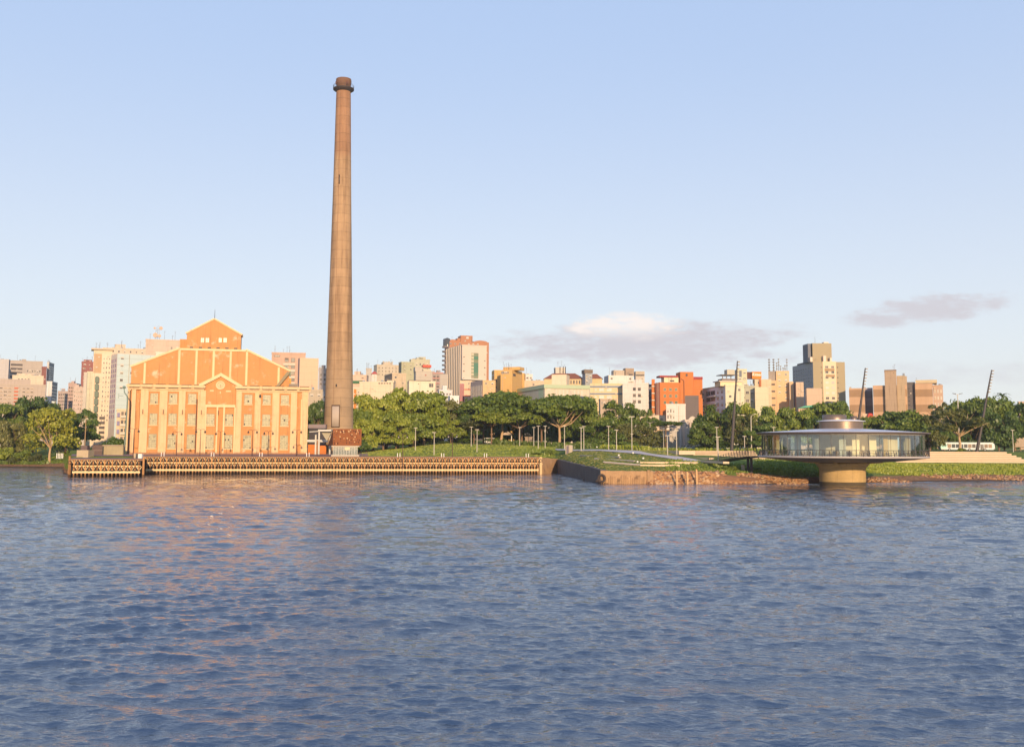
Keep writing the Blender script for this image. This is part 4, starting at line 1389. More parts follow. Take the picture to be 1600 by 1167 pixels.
# ------------------------------------------------------------------ round restaurant over the water
def restaurant():
    D = 231.0
    cx = gx(1315.5, D, 6)
    root = empty('round_restaurant', (cx, D, 0), 'round glass restaurant pavilion with shallow cone roof on a thick pedestal in the river', 'restaurant')
    root.scale = (.968, .968, 1)
    zr = lambda py, dd=D: zz(1317, py, dd)
    Mp = mat('yellowish pedestal concrete', (0.42, 0.29, 0.13), var=.3, scale=.4, streak=.3, bump=.3, lines=(1.4, .03, .2))
    MB().lathe([(5.15, -2), (5.15, 3.0), (5.2, 3.6), (5.6, 4.1), (5.95, 4.45), (5.95, 4.75), (4.9, 4.85)], 72).build('pedestal', Mp, root)
    MB().lathe([(5.17, -1.6), (5.17, .55), (5.10, .75)], 72).build('waterline_stain', mat('dark wet stain', (.07, .055, .035), var=.3), root)
    Mu = mat('dark soffit', (0.19, 0.16, 0.14), rough=.6, var=.2, scale=.3)
    MB().lathe([(4.9, 4.86), (9.6, 5.0), (12.5, 5.22), (18.2, 5.84), (18.75, 5.93)], 96).build('underside', Mu, root)
    # splayed struts below
    for i in range(8):
        t = 2 * math.pi * (i + .35) / 8
        d = Vector((math.cos(t), math.sin(t), 0))
        MB().tube(d * 5.3 + Vector((0, 0, 4.75)), d * 9.0 + Vector((0, 0, 4.95)), .25, .16, 6).build('strut', Mp, root)
    MB().lathe([(18.75, 5.933), (18.95, 6.0), (18.95, 6.24), (18.8, 6.34), (0.5, 6.36)], 96).build('deck', mat('deck rim metal', (.42, .38, .36), rough=.45, var=.1), root)
    # core and interior
    Mc = mat('cream interior wall', (.74, .62, .42), var=.08, scale=.3)
    MB().lathe([(6.4, 6.362), (6.4, 10.9)], 48, a0=R(195), a1=R(345)).build('core_wall', Mc, root)
    MB().lathe([(3.9, 6.362), (3.9, 11.5)], 40).build('core', mat('brown core wall', (.34, .25, .16)), root)
    for a0, a1, r_, key, c in ((-62, -46, 13.5, 'cream wall panel', (.80, .66, .42)), (-80, -72, 12.5, 'cream wall panel', (.80, .66, .42)), (-98, -91, 13, 'cream wall panel', (.80, .66, .42)),
                               (-110, -104, 13.5, 'pale curtain', (.5, .5, .42)), (-132, -126, 15, 'pale curtain', (.5, .5, .42)), (-148, -142, 15.5, 'pale curtain', (.5, .5, .42)),
                               (-45, -30, 15.2, 'straw blind', (.48, .38, .2)), (-69, -64, 14, 'ochre panel', (.55, .38, .16))):
        MB().lathe([(r_, 6.362), (r_, 10.6), (r_ - .15, 10.6), (r_ - .15, 6.362)], 12, a0=R(a0), a1=R(a1)).build('inner_panel', mat(key, c, var=.08), root)
    bar = MB().lathe([(9.5, 6.362), (9.5, 7.4), (8.9, 7.4), (8.9, 6.362)], 30, a0=R(-120), a1=R(-50))
    bar.build('bar_counter', mat('bar counter', (.25, .17, .1)), root)
    # tables and chairs inside: simple round tables
    for i in range(15):
        t = R(-172 + i * 11.7); rr_ = 15.6 if i % 2 else 12.2
        c = (rr_ * math.cos(t), rr_ * math.sin(t), 6.362)
        tb = MB().lathe([(.3, 0), (.3, .04), (.06, .06), (.06, .72), (.55, .73), (.55, .77), (0, .77)], 12, c=c)
        for s in (-1, 1):
            a = (c[0] + s * .9, c[1], c[2])
            tb.box(a[0] - .22, a[0] + .22, a[1] - .22, a[1] + .22, a[2] + .42, a[2] + .48)
            tb.box(a[0] + s * .2 - .03, a[0] + s * .2 + .03, a[1] - .22, a[1] + .22, a[2] + .48, a[2] + .95)
            for lx in (-.18, .18):
                for ly in (-.18, .18): tb.box(a[0] + lx - .025, a[0] + lx + .025, a[1] + ly - .025, a[1] + ly + .025, a[2], a[2] + .42)
        tb.build('table_set', mat('dark table wood', (.08, .05, .035)), root)
    # glass ring: panes with thin mullions
    Mg = glassmat('restaurant glass', (.84, .92, .90), .88)
    n = 44
    for i in range(n):
        a0, a1 = 2 * math.pi * i / n, 2 * math.pi * (i + 1) / n
        MB().lathe([(17.9, 6.37), (17.9, 10.85)], 2, a0=a0 + .004, a1=a1 - .004).build('glass_pane', Mg, root)
    ml = MB()
    for i in range(n):
        a = 2 * math.pi * i / n
        p_ = Vector((17.95 * math.cos(a), 17.95 * math.sin(a), 0))
        ml.tube(p_ + Vector((0, 0, 6.37)), p_ + Vector((0, 0, 10.85)), .045 if i % 2 else .07, n=5)
    ml.lathe([(18.0, 7.5), (18.02, 7.56), (18.0, 7.6)], 88)
    ml.build('mullions', mat('mullion metal', (.10, .10, .10), rough=.4), root)
    MB().lathe([(17.85, 10.85), (18.1, 10.86), (18.15, 11.08), (17.85, 11.1)], 96).build('head_ring', mat('cream head ring', (.55, .46, .34)), root)
    # roof
    MB().lathe([(17.84, 11.102), (19.15, 11.15), (19.35, 11.28), (19.3, 11.42)], 96).build('eave', mat('brown metal eave', (.14, .11, .10), rough=.45), root)
    MB().lathe([(19.302, 11.421), (17, 11.58), (12, 11.92), (7, 12.22), (4.85, 12.36)], 96).build('roof', mat('pale grey roof sheet', (.60, .61, .66), rough=.4, var=.06, metal=.1, scale=.2), root)
    Md = mat('bronze louvre drum', (.22, .165, .13), rough=.42, var=.15, metal=.6, lines=(.35, .12, .35))
    MB().lathe([(4.9, 12.1), (4.9, 13.95)], 72).build('lantern_drum', Md, root)
    MB().lathe([(3.2, 13.955), (5.0, 13.96), (5.45, 14.0), (5.45, 14.08), (3.2, 14.4)], 72).build('lantern_roof', mat('pale grey roof sheet', (.60, .61, .66)), root)
    o2 = MB().lathe([(2.7, 14.3), (2.7, 15.45), (2.5, 15.5), (0, 15.55)], 48, c=(-1.5, 0, 0))
    o2.build('roof_plant_drum', Md, root)
    MB().lathe([(.75, 14.3), (.75, 15.2), (0, 15.25)], 24, c=(3.0, 0, 0)).build('roof_vent', Md, root)
    # balustrade: inward leaning posts, rail and wires
    Mr = mat('dark railing', (.06, .05, .05), rough=.5)
    np_ = 84
    post = MB().tube((0, 0, 0), (-.42, 0, 1.28), .075, .06, 5).mesh('railing_post', Mr)
    for i in range(np_):
        a = 2 * math.pi * i / np_
        link('railing_post', post, root, (18.85 * math.cos(a), 18.85 * math.sin(a), 6.3), (0, 0, a))
    tr = MB()
    for (r_, z) in ((18.42, 7.58), (18.6, 7.05), (18.72, 6.7)):
        tr.lathe([(r_ - .03, z), (r_ + .03, z), (r_ + .03, z + .05), (r_ - .03, z + .05), (r_ - .03, z)], 84)
    tr.build('top_rail', Mr, root)
    # chevron posts on the right side
    cv = MB()
    for i in range(5):
        a = R(-28 + i * 7)
        p_ = Vector((18.85 * math.cos(a), 18.85 * math.sin(a), 6.3))
        q = Vector((-math.sin(a), math.cos(a), 0))
        cv.tube(p_ - q * .5, p_ + Vector((0, 0, 1.9)), .06, n=5).tube(p_ + q * .5, p_ + Vector((0, 0, 1.9)), .06, n=5)
    cv.build('chevron_brace', Mr, root)
    return cx, D


RX, RY = restaurant()


def footbridge():
    a = Vector((gx(1111, 258, 4), 258, 4.15))
    b = Vector((RX - 18.3, RY + 5.5, 6.2))
    root = empty('footbridge', a, 'narrow footbridge with zigzag railing leading from the bank to the round restaurant', 'footbridge')
    v = b - a
    L = v.length
    h = Vector((v.x, v.y, 0)).normalized(); q = Vector((-h.y, h.x, 0))
    n = 14
    dk = MB(); 
    pf = lambda t: v * t + Vector((0, 0, -.5 * math.sin(math.pi * t) * -.35))
    vs, fs = [], []
    for i in range(n + 1):
        p = pf(i / n)
        vs += [p - q * 1.3 + Vector((0, 0, -.02)), p + q * 1.3 + Vector((0, 0, -.02)), p + q * 1.0 + Vector((0, 0, -.42)), p - q * 1.0 + Vector((0, 0, -.42))]
    for i in range(n):
        for k in range(4): fs.append((i * 4 + k, (i + 1) * 4 + k, (i + 1) * 4 + (k + 1) % 4, i * 4 + (k + 1) % 4))
    fs += [(0, 1, 2, 3), tuple(n * 4 + k for k in (3, 2, 1, 0))]
    dk.add(vs, fs)
    dk.build('deck', mat('dark bridge steel', (.05, .045, .045), rough=.6), root)
    Mr = mat('dark railing', (.06, .05, .05), rough=.5)
    for s in (-1, 1):
        rl = MB()
        for i in range(n):
            rl.tube(pf(i / n) + q * s * 1.15 + Vector((0, 0, 1.15 + .5 * 0)), pf((i + 1) / n) + q * s * 1.15 + Vector((0, 0, 1.15)), .035, n=4)
            rl.tube(pf(i / n) + q * s * 1.15 + Vector((0, 0, .6)), pf((i + 1) / n) + q * s * 1.15 + Vector((0, 0, .6)), .02, n=4)
        rl.build('handrail', Mr, root)
        for i in range(16):
            t = (i + .4) / 16.5
            p = pf(t) + q * s * 1.15
            hh = 1.2 if i < 5 else 1.2 + (i - 4) * .09
            po = MB().tube(p, p + h * .42 + Vector((0, 0, hh)), .055, .045, 5)
            if i > 4: po.tube(p + h * .84, p + h * .42 + Vector((0, 0, hh)), .055, .045, 5)
            po.build('railing_post', Mr, root)
    for t, hh in ((.93, 3.2), (.86, 2.6)):
        p = pf(t)
        MB().box(p.x - .25, p.x + .25, p.y - .25, p.y + .25, -5, p.z - .4).build('support_column', mat('dark support', (.035, .03, .03)), root)
    MB().box(v.x * .70, v.x * .80, v.y * .75 - .5, v.y * .75 + .8, -3, -.1).build('abutment', M_conc, root)


footbridge()


# ------------------------------------------------------------------ bus, vehicles, timber board
def wheel(parent, x, y, r, w=.25):
    t = MB()
    t.tube((x, y - w / 2, r), (x, y + w / 2, r), r, n=20)
    o = t.build('wheel', mat('tyre rubber', (.02, .02, .02), rough=.9), parent)
    MB().tube((x, y - w / 2 - .015, r), (x, y - w / 2 + .05, r), r * .55, n=14).build('rim', mat('wheel rim', (.4, .4, .4), rough=.4), o)


def bus():
    D = 384.0
    x0, x1 = gx(1466.5, D), gx(1552, D)
    z = zz(1510, 692, D)
    L = x1 - x0
    H_ = 2.95
    root = empty('city_bus', (x0, D - 2, z - H_), 'long white and pale teal city bus parked behind the steps at right', 'bus')
    Mw = mat('white bus paint', (.52, .57, .56), rough=.4, var=.03)
    Mt = mat('teal bus paint', (.35, .62, .58), rough=.4, var=.03)
    b = MB().prism([(0.25, .45), (L - .9, .45), (L - .25, 1.2), (L - .5, H_ - .25), (L - .9, H_), (.5, H_), (.15, H_ - .3), (0, 1.2)], 0, 2.5)
    b.build('body', Mw, root)
    MB().box(-.02, 2.2, -.02, 2.52, .9, H_ - .35).build('rear_panel', Mt, root)
    MB().box(.6, L - 1.0, .1, 2.4, H_ + .003, H_ + .22).build('roof_unit', Mw, root)
    Mgl = panemat('vehicle glass', (.05, .06, .06), (.30, .20, .12), None)
    n = 11
    xa, xb = 2.5, L - 1.3
    for i in range(n):
        w_ = (xb - xa) / n
        if i in (3, 8):
            dr = MB().box(xa + i * w_ + .15, xa + (i + 1) * w_ - .15, -.03, .05, .5, H_ - .5).build('door', Mgl, root)
            MB().box(xa + (i + .5) * w_ - .04, xa + (i + .5) * w_ + .04, -.045, -.031, .5, H_ - .5).build('door_frame', Mw, dr)
        else:
            MB().box(xa + i * w_ + .1, xa + (i + 1) * w_ - .1, -.025, .05, 1.15, H_ - .45).build('window', Mgl, root)
    MB().box(L - .62, L - .2, .2, 2.3, 1.3, H_ - .6).build('windscreen', Mgl, root)
    for x in (3.2, L * .52, L - 4.0): wheel(root, x, .1, .5)
    MB().box(L - .35, L - .18, .25, .6, .7, .9).build('headlight', mat('headlight glass', (.8, .8, .75), rough=.2), root)
    MB().box(L - .35, L - .18, 1.9, 2.25, .7, .9).build('headlight', mat('headlight glass', (.8, .8, .75)), root)


bus()


def car(px, D, col, label, van=False, flip=False):
    x = gx(px, D); z = hz(x, D) + .1
    r = empty('parked_van' if van else 'parked_car', (x, D, z), label, 'van' if van else 'car', 'vehicles beyond the park')
    L, H_ = (5.2, 2.2) if van else (4.3, 1.45)
    m = mat('car paint %s' % label[:18], col, rough=.35, var=.03)
    if van: pr = [(-2.6, .35), (2.6, .35), (2.6, 1.1), (2.0, 1.35), (1.5, 2.1), (-2.5, 2.2), (-2.6, 1.9)]
    else: pr = [(-2.15, .3), (2.15, .3), (2.15, .75), (1.3, .9), (.7, 1.42), (-1.1, 1.45), (-1.7, .95), (-2.1, .85)]
    MB().prism(pr, 0, 1.75).build('body', m, r)
    Mgl = panemat('vehicle glass', (.05, .06, .06), (.30, .20, .12), None)
    if van:
        MB().prism([(-2.2, 1.25), (1.75, 1.25), (1.4, 1.95), (-2.2, 2.0)], -.02, .05).build('window', Mgl, r)
    else:
        for a in ([(-1.5, .93), (-.25, .93), (-.25, 1.36), (-1.05, 1.36)], [(-.15, .93), (1.15, .93), (.68, 1.36), (-.15, 1.36)]):
            MB().prism(a, -.02, .05).build('window', Mgl, r)
    for xx in (-1.35, 1.35): wheel(r, xx, .08, .33, .2)
    for yy in (.15, 1.35): MB().box(L / 2 - .05, L / 2 + .02, yy, yy + .25, .6, .75).build('headlight', mat('headlight glass', (.8, .8, .75)), r)


car(767, 400, (.7, .7, .68), 'white van parked under the umbrella trees left of the stone hut', True)
car(1063, 432, (.45, .06, .04), 'red car half hidden under the cream viaduct')
car(1069, 425, (.65, .65, .65), 'silver car in front of the viaduct at right')
car(1078, 418, (.6, .62, .66), 'pale car farther right beyond the terrace hedge')
car(31, 392, (.6, .62, .66), 'white van glimpsed among the bushes left of the yellow-green willow', True)
car(150, 455, (.6, .6, .6), 'grey car on the street left of the plant')
car(157, 452, (.1, .3, .28), 'teal car on the street nearest the round bush')

# timber notice board at far right
p = at_z(1587, 705.5, 7.0)
br = empty('timber_board', (p.x, p.y, 6.8), 'big weathered timber board on posts at the far right edge', 'board')
k = p.y / F
MB().box(.0, 4.2, 0, .12, 2.0, 2.0 + 13 * k * 1.15).build('panel', mat('grey brown planks', (.36, .28, .21), var=.3, scale=1.5, lines=(.4, .1, .3)), br)
mp = mat('brown wood pole', (.33, .22, .12))
for xx in (-.15, 2.2): MB().box(xx - .14, xx + .14, .13, .4, -.3, 4.9).build('post', mp, br)
MB().tube((.2, .3, .1), (3.4, .3, 2.2), .09, n=5).build('brace', mp, br)

# viaduct beam in the distance
p0, p1 = gx(1024, 440, 12), gx(1092, 440, 12)
vr = empty('viaduct', (p0, 440, 0), 'low cream concrete viaduct beam crossing behind the park lamps', 'viaduct')
zt, zb = zz(1050, 674, 440), zz(1050, 683, 440)
MB().box(0, p1 - p0 + 3, 0, 9, zb, zt).build('beam', mat('cream viaduct concrete', (.56, .44, .29), var=.12, streak=.15), vr)
MB().box(-.2, p1 - p0 + 3.2, -.2, .3, zt + .003, zt + .7).build('parapet', mat('ochre parapet', (.42, .29, .16)), vr)
for t in (.3, .62, .95): MB().box((p1 - p0) * t - .8, (p1 - p0) * t + .8, 1.5, 6, 4, zb - .003).build('column', mat('dark viaduct column', (.16, .13, .11)), vr)
# pale underpass wall behind the hut
hx = gx(822.5, 385); hzz = hz(hx, 385)
hr = empty('stone_hut', (hx, 385, hzz - .2), 'small square grey brown stone hut under the umbrella trees', 'hut')
MB().box(-.5, 2.2, 0, 3, 0, 3.2).build('wall', mat('stone hut wall', (.27, .20, .14), var=.3, scale=1.5), hr)
MB().box(-.7, 2.4, -.2, 3.2, 3.203, 3.5).build('roof', mat('stone hut wall', (.27, .20, .14)), hr)
kx = gx(792, 400); kz = hz(kx, 400)
kr = empty('park_shelter', (kx, 400, kz), 'pale peaked park shelter behind the leaning trunk of the umbrella tree', 'shelter')
MB().prism([(-2.2, 3.6), (2.2, 3.6), (.2, 5.2)], 0, 3).build('roof', mat('pale shelter roof', (.5, .4, .33)), kr)
for xx in (-1.8, 1.8):
    MB().box(xx - .12, xx + .12, .3, .5, 0, 3.6).build('post', M_white, kr)

# low things left of the plant on the jetty and quay
zj = zz(165, 717, a2.y)
def blk(name, label, cat, px0, px1, top, bot, D, m, dep=3.0, roof=None, zb=None):
    x0, x1 = gx(px0, D), gx(px1, D)
    z1, z0 = zz((px0 + px1) / 2, top, D), zz((px0 + px1) / 2, bot, D) - .2
    if zb is not None: z0 = zb
    o = MB().box(0, x1 - x0, 0, dep, 0, z1 - z0)
    ob = o.build(name, m, None, (x0, D, z0))
    tag(ob, label, cat)
    return ob, x1 - x0, z1 - z0


b1, w1, h1 = blk('stone_block', 'square pale stone block standing on the jetty left of the dark gate', 'block', 120.5, 138.5, 703.2, 715, 285, mat('pale stone block', (.42, .33, .22), var=.3), 4)
b2, w2, h2 = blk('low_wall', 'long low weathered wall between the dark gate and the plant', 'wall', 160.5, 192.5, 696.5, 713, 302, mat('olive stained wall', (.33, .27, .16), var=.35, streak=.3), 1)
MB().box(-.1, w2 + .1, -.15, 1.1, h2, h2 + .3).build('coping', mat('stained coping', (.3, .24, .18)), b2)
g1 = empty('dark_gate', (gx(145, 300), 300, 5), 'dark brown barred gate between two wall pieces left of the plant', 'gate')
wg = gx(160, 300) - gx(145, 300); hg = zz(152, 695.2, 300) - 5
MB().box(0, wg, 0.05, .15, 0, hg).build('leaf', mat('dark brown gate sheet', (.09, .06, .05)), g1)
gb_ = MB()
for i in range(9): gb_.box(wg * i / 8 - .04, wg * i / 8 + .04, -.04, .048, 0, hg + .05)
gb_.box(0, wg, -.05, -.041, hg * .45, hg * .52)
gb_.build('bars', mat('gate bars', (.2, .14, .12)), g1)
b3, w3, h3 = blk('wall_pier', 'dark topped wall pier left of the barred gate', 'wall', 126.5, 136.5, 696.2, 704.5, 304, mat('dark mauve wall', (.12, .085, .08)), 2, zb=4.8)
b4, w4, h4 = blk('grey_wall', 'long pale grey wall behind the bank right of the willow', 'wall', 88, 126, 697.5, 706, 400, mat('grey lilac wall', (.33, .31, .32), var=.2), .6)
b5, w5, h5 = blk('white_parapet', 'small white block on the jetty corner beside the leftmost plant lamp', 'block', 216.5, 222, 709.0, 716, 276, M_white, 1.2)
b6, w6, h6 = blk('cream_box', 'small cream stone box on the jetty next to the white block', 'block', 209.5, 214, 708.5, 716, 277, mat('pale stone block', (.42, .33, .22)), 1.4)
fx = gx(110.5, 270)
fr_ = empty('white_picket_fence', (fx, 262, zj), 'short row of white upright fence bars at the left end of the jetty', 'fence')
for i in range(5):
    MB().box(i * .38 - .07, i * .38 + .07, 0, .1, 0, 1.35).build('picket', M_white, fr_)
MB().box(-.1, 1.7, .102, .15, .9, 1.0).build('rail', mat('rusty edge beam', (.36, .19, .1)), fr_)
# thin railing along the quay in front of the plant
ra = empty('quay_railing', (PA.x, PA.y, 5.0), 'thin dark metal railing running along the promenade edge before the plant', 'railing', rz=rzp)
rl = MB()
Lq = (PB - PA).length * .58
for i in range(int(Lq / 2.2)):
    rl.tube((i * 2.2, 9, 0), (i * 2.2, 9, 1.15), .03, n=4)
for z_ in (.6, 1.15): rl.tube((0, 9, z_), (Lq, 9, z_), .025, n=4)
rl.build('rail', mat('thin brown rail', (.2, .12, .09)), ra)
# ------------------------------------------------------------------ the town behind
WCACHE = {}
M_wpane = panemat('flat window glass', (.045, .045, .05), (.20, .16, .12))
M_tank = mat('water tank concrete', (.42, .35, .27), var=.25, scale=.6, streak=.4)
M_ant = mat('antenna metal', (.16, .15, .15), rough=.5)


def win_mesh(fm, pm, kind='plain'):
    key = (fm.name, pm.name, kind)
    if key in WCACHE: return WCACHE[key]
    b = MB()
    t = .09
    b.box(-.5, .5, -.10, .0, 0, t * .8); b.box(-.5, .5, -.10, 0, 1 - t * .8, 1)
    b.box(-.5, -.5 + t, -.10, 0, t * .8, 1 - t * .8); b.box(.5 - t, .5, -.10, 0, t * .8, 1 - t * .8)
    b.box(-.025, .025, -.08, 0, t * .8, 1 - t * .8)
    b.box(-.5 + t, .5 - t, -.05, -.03, t * .8, 1 - t * .8, 1)
    if kind == 'blind':
        b.box(-.5 + t, .5 - t, -.07, -.052, .5, 1 - t * .8, 0)
    WCACHE[key] = b.mesh('window', [fm, pm])
    return WCACHE[key]


M_wf = mat('window surround pale', (.55, .50, .44), var=.05)
M_wfd = mat('window surround dark', (.16, .13, .11), var=.05)
M_green = panemat('green shutter glass', (.04, .10, .07), (.07, .14, .09))
M_whsh = panemat('white shutter', (.62, .58, .50), (.45, .42, .38))
CITY = []


class B:
    """a block: px0..px1 left flank, px1..px2 front, px2..px3 right flank (picture columns), D depth of the near corner"""
    def __init__(s, label, px0, px1, px2, px3, top, D, col, th=10, name='apartment_building', cat='building', zbot=None, var=.13, streak=.22, col2=None,
                 flank=None, depth=16, lines=None, key=None, roof=True, mats=None, ztop=None):
        s.D = D
        def calm(c):
            l = sum(c) / 3
            return tuple((v * .82 + l * .18) * .95 for v in c)
        col = calm(col)
        if col2 is not None: col2 = calm(col2)
        if flank is not None: flank = calm(flank)
        s.rr = random.Random(int(px1 * 13 + D))
        lf, rf = px1 - px0, px3 - px2
        sight = math.degrees(math.atan((((px1 + px2) / 2) - 800) / 1600))
        if lf > 1.7: th = -sight + (20 if lf > 12 else 13 if lf > 4 else 8)
        elif rf > 1.7: th = -sight - (20 if rf > 12 else 13 if rf > 4 else 8)
        else: th = -sight + .4
        th = R(th)
        zt = zz((px1 + px2) / 2, top, D + (px2 - px1) / 3200 * D * math.sin(th)) if ztop is None else ztop
        zm = (zt + 15) / 2
        u = Vector((math.cos(th), math.sin(th), 0)); w = Vector((-math.sin(th), math.cos(th), 0))
        Bp = Vector((gx(px1, D, zm), D, 0))

        def solve(P0, d, px):
            lo, hi = 0.01, 400.0
            f = lambda t: proj(((P0 + d * t).x, (P0 + d * t).y, zm))[0]
            s0 = f(hi) > f(lo)
            for _ in range(50):
                m_ = (lo + hi) / 2
                if (f(m_) < px) == s0: lo = m_
                else: hi = m_
            return lo
        s.W = solve(Bp, u, px2)
        s.Ld = depth
        if lf > 1.7: s.Ld = max(5, min(80, solve(Bp, w, px0)))
        elif rf > 1.7: s.Ld = max(5, min(80, solve(Bp + u * s.W, w, px3)))
        s.th = th
        s.zb = min(hz(Bp.x, Bp.y), hz(Bp.x, Bp.y + 5)) - 1.0 if zbot is None else zbot
        s.H = zt - s.zb
        s.Bp = Bp
        s.root = empty(name, (Bp.x, Bp.y, s.zb), label, cat, None, th)
        s.u, s.w = u, w
        s.m = mats or mat(key or ('wall ' + label[:40]), col, var=var, scale=.3, streak=streak + .1, col2=col2, lines=lines or (3.0, .05, .14))
        b = MB().box(0, s.W, 0, s.Ld, 0, s.H, 0)
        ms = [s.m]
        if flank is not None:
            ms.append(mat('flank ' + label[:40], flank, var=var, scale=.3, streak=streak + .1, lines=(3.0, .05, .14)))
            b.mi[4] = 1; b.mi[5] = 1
        b.build('wall', ms, s.root)
        s.ms = ms
        if roof:
            pr = MB()
            t = .35
            pr.box(-.12, s.W + .12, -.12, t, s.H + .003, s.H + .55); pr.box(-.12, s.W + .12, s.Ld - t, s.Ld + .12, s.H + .003, s.H + .55)
            pr.box(-.12, t, t + .003, s.Ld - t - .003, s.H + .003, s.H + .55); pr.box(s.W - t, s.W + .12, t + .003, s.Ld - t - .003, s.H + .003, s.H + .55)
            pr.build('parapet', mat('parapet ' + label[:36], tuple(min(.8, c * 1.05) for c in col), var=.12, streak=.3), s.root)
        s.nw = 0
        s.label = label
        CITY.append(s)

    # local frames of the faces
    def px_to(s, px, face='F', y=0.0):
        lo, hi = -25.0, 120.0
        if face == 'F': P0, d = s.Bp + s.w * y, s.u
        elif face == 'L': P0, d = s.Bp, s.w
        else: P0, d = s.Bp + s.u * s.W, s.w
        zm = s.zb + s.H * .7
        f = lambda t: proj(((P0 + d * t).x, (P0 + d * t).y, zm))[0]
        inc = f(hi) > f(lo)
        for _ in range(50):
            m_ = (lo + hi) / 2
            if (f(m_) < px) == inc: lo = m_
            else: hi = m_
        return lo

    def h(s, py, y=0.0):
        return zz(s_mid(s), py, s.D + s.W * .5 * math.sin(s.th) + y * math.cos(s.th)) - s.zb

    def wins(s, face='F', x0=None, x1=None, cols=3, rows=4, top=None, bot=None, ww=.55, hh=.5, fm=None, pm=None, name='window', kinds=('plain', 'blind'), miss=0.0):
        """grid of windows; x0/x1 picture columns, top/bot picture rows"""
        fm = fm or M_wf; pm = pm or M_wpane
        if face == 'F': s.nw += 1
        E = s.W if face == 'F' else s.Ld
        a = 0.04 * E if x0 is None else s.px_to(x0, face)
        b = .96 * E if x1 is None else s.px_to(x1, face)
        if a > b: a, b = b, a
        a, b = max(a, .02 * E), min(b, .98 * E)
        z1 = s.H - 1.0 if top is None else s.h(top)
        z0 = 2.0 if bot is None else s.h(bot)
        cw, ch = (b - a) / cols, (z1 - z0) / rows
        for i in range(cols):
            for j in range(rows):
                if s.rr.random() < miss: continue
                c = a + cw * (i + .5); z = z0 + ch * (j + (1 - hh) * .5)
                me = win_mesh(fm, pm, s.rr.choice(kinds))
                if face == 'F': l, r = (c, -.003, z), 0
                elif face == 'L': l, r = (-.003, c, z), -math.pi / 2
                else: l, r = (s.W + .003, c, z), math.pi / 2
                link(name, me, s.root, l, (0, 0, r), (cw * ww, 1, ch * hh))
        return s

    def box(s, name, x0, x1, top, bot=None, y0=2, y1=8, m=None, face='F'):
        """box standing on the roof or against the front, from picture columns and rows"""
        a, b = s.px_to(x0, y=y0), s.px_to(x1, y=y0)
        z1 = s.h(top, y0); z0 = s.H + .004 if bot is None else s.h(bot, y0)
        if z1 < z0: z1 = z0 + .8
        return MB().box(a, b, y0, y1, z0, z1).build(name, m or M_tank, s.root)

    def band(s, z0, z1, m, face='F', out=.25, name='balcony_band', a=0, b=1):
        E = s.W if face == 'F' else s.Ld
        x0, x1 = E * a, E * b
        if face == 'F': o = MB().box(x0, x1, -out, -.002, s.h(z0), s.h(z1))
        elif face == 'L': o = MB().box(-out, -.002, x0, x1, s.h(z0), s.h(z1))
        else: o = MB().box(s.W + .002, s.W + out, x0, x1, s.h(z0), s.h(z1))
        return o.build(name, m, s.root)

    def clutter(s, n=2, ant=2, tank=True):
        """lift house, tank and aerials on the roof"""
        if tank and s.W > 4:
            w_ = min(s.W * .35, 5); x = s.rr.uniform(.1, .55) * s.W
            MB().box(x, x + w_, 2, min(6, s.Ld - 1), s.H + .004, s.H + s.rr.uniform(1.8, 3.0)).build('roof_box', s.m, s.root)
        for _ in range(n):
            x = s.rr.uniform(.08, .9) * s.W; r_ = s.rr.uniform(.5, .9)
            MB().tube((x, 1.8, s.H), (x, 1.8, s.H + s.rr.uniform(.9, 1.6)), r_, r_ * .9, 12).build('water_tank', s.rr.choice((M_tank, mat('blue grey tank', (.25, .28, .32)))), s.root)
        for _ in range(ant):
            x = s.rr.uniform(.05, .95) * s.W; h_ = s.rr.uniform(2, 5)
            am = MB().tube((x, 1.5, s.H), (x, 1.5, s.H + h_), .07, .04, 5)
            for k in range(3): am.box(x - .5 + k * .1, x + .5 - k * .1, 1.48, 1.53, s.H + h_ * (.95 - k * .1), s.H + h_ * (.95 - k * .1) + .05)
            am.build('antenna', M_ant, s.root)
        return s

    def hip(s, m, rise=2.2, over=.4):
        a, b, c, d = -over, s.W + over, -over, s.Ld + over
        i = min(s.W, s.Ld) * .4
        vs = [(a, c, s.H + .01), (b, c, s.H + .01), (b, d, s.H + .01), (a, d, s.H + .01), (a + i, c + i, s.H + rise), (b - i, c + i, s.H + rise), (b - i, d - i, s.H + rise), (a + i, d - i, s.H + rise)]
        MB().add(vs, [(3, 2, 1, 0), (0, 1, 5, 4), (1, 2, 6, 5), (2, 3, 7, 6), (3, 0, 4, 7), (4, 5, 6, 7)]).build('roof', m, s.root)
        return s


def s_mid(s):
    c = s.Bp + s.u * s.W * .5
    return proj((c.x, c.y, s.zb + s.H * .7))[0]


M_tile = mat('clay roof tile', (.23, .085, .05), var=.3, scale=.8, lines=(.35, .25, .25))
M_bal = mat('balcony pale', (.52, .46, .38), var=.1)
M_balD = mat('balcony shade', (.10, .085, .08), var=.1)

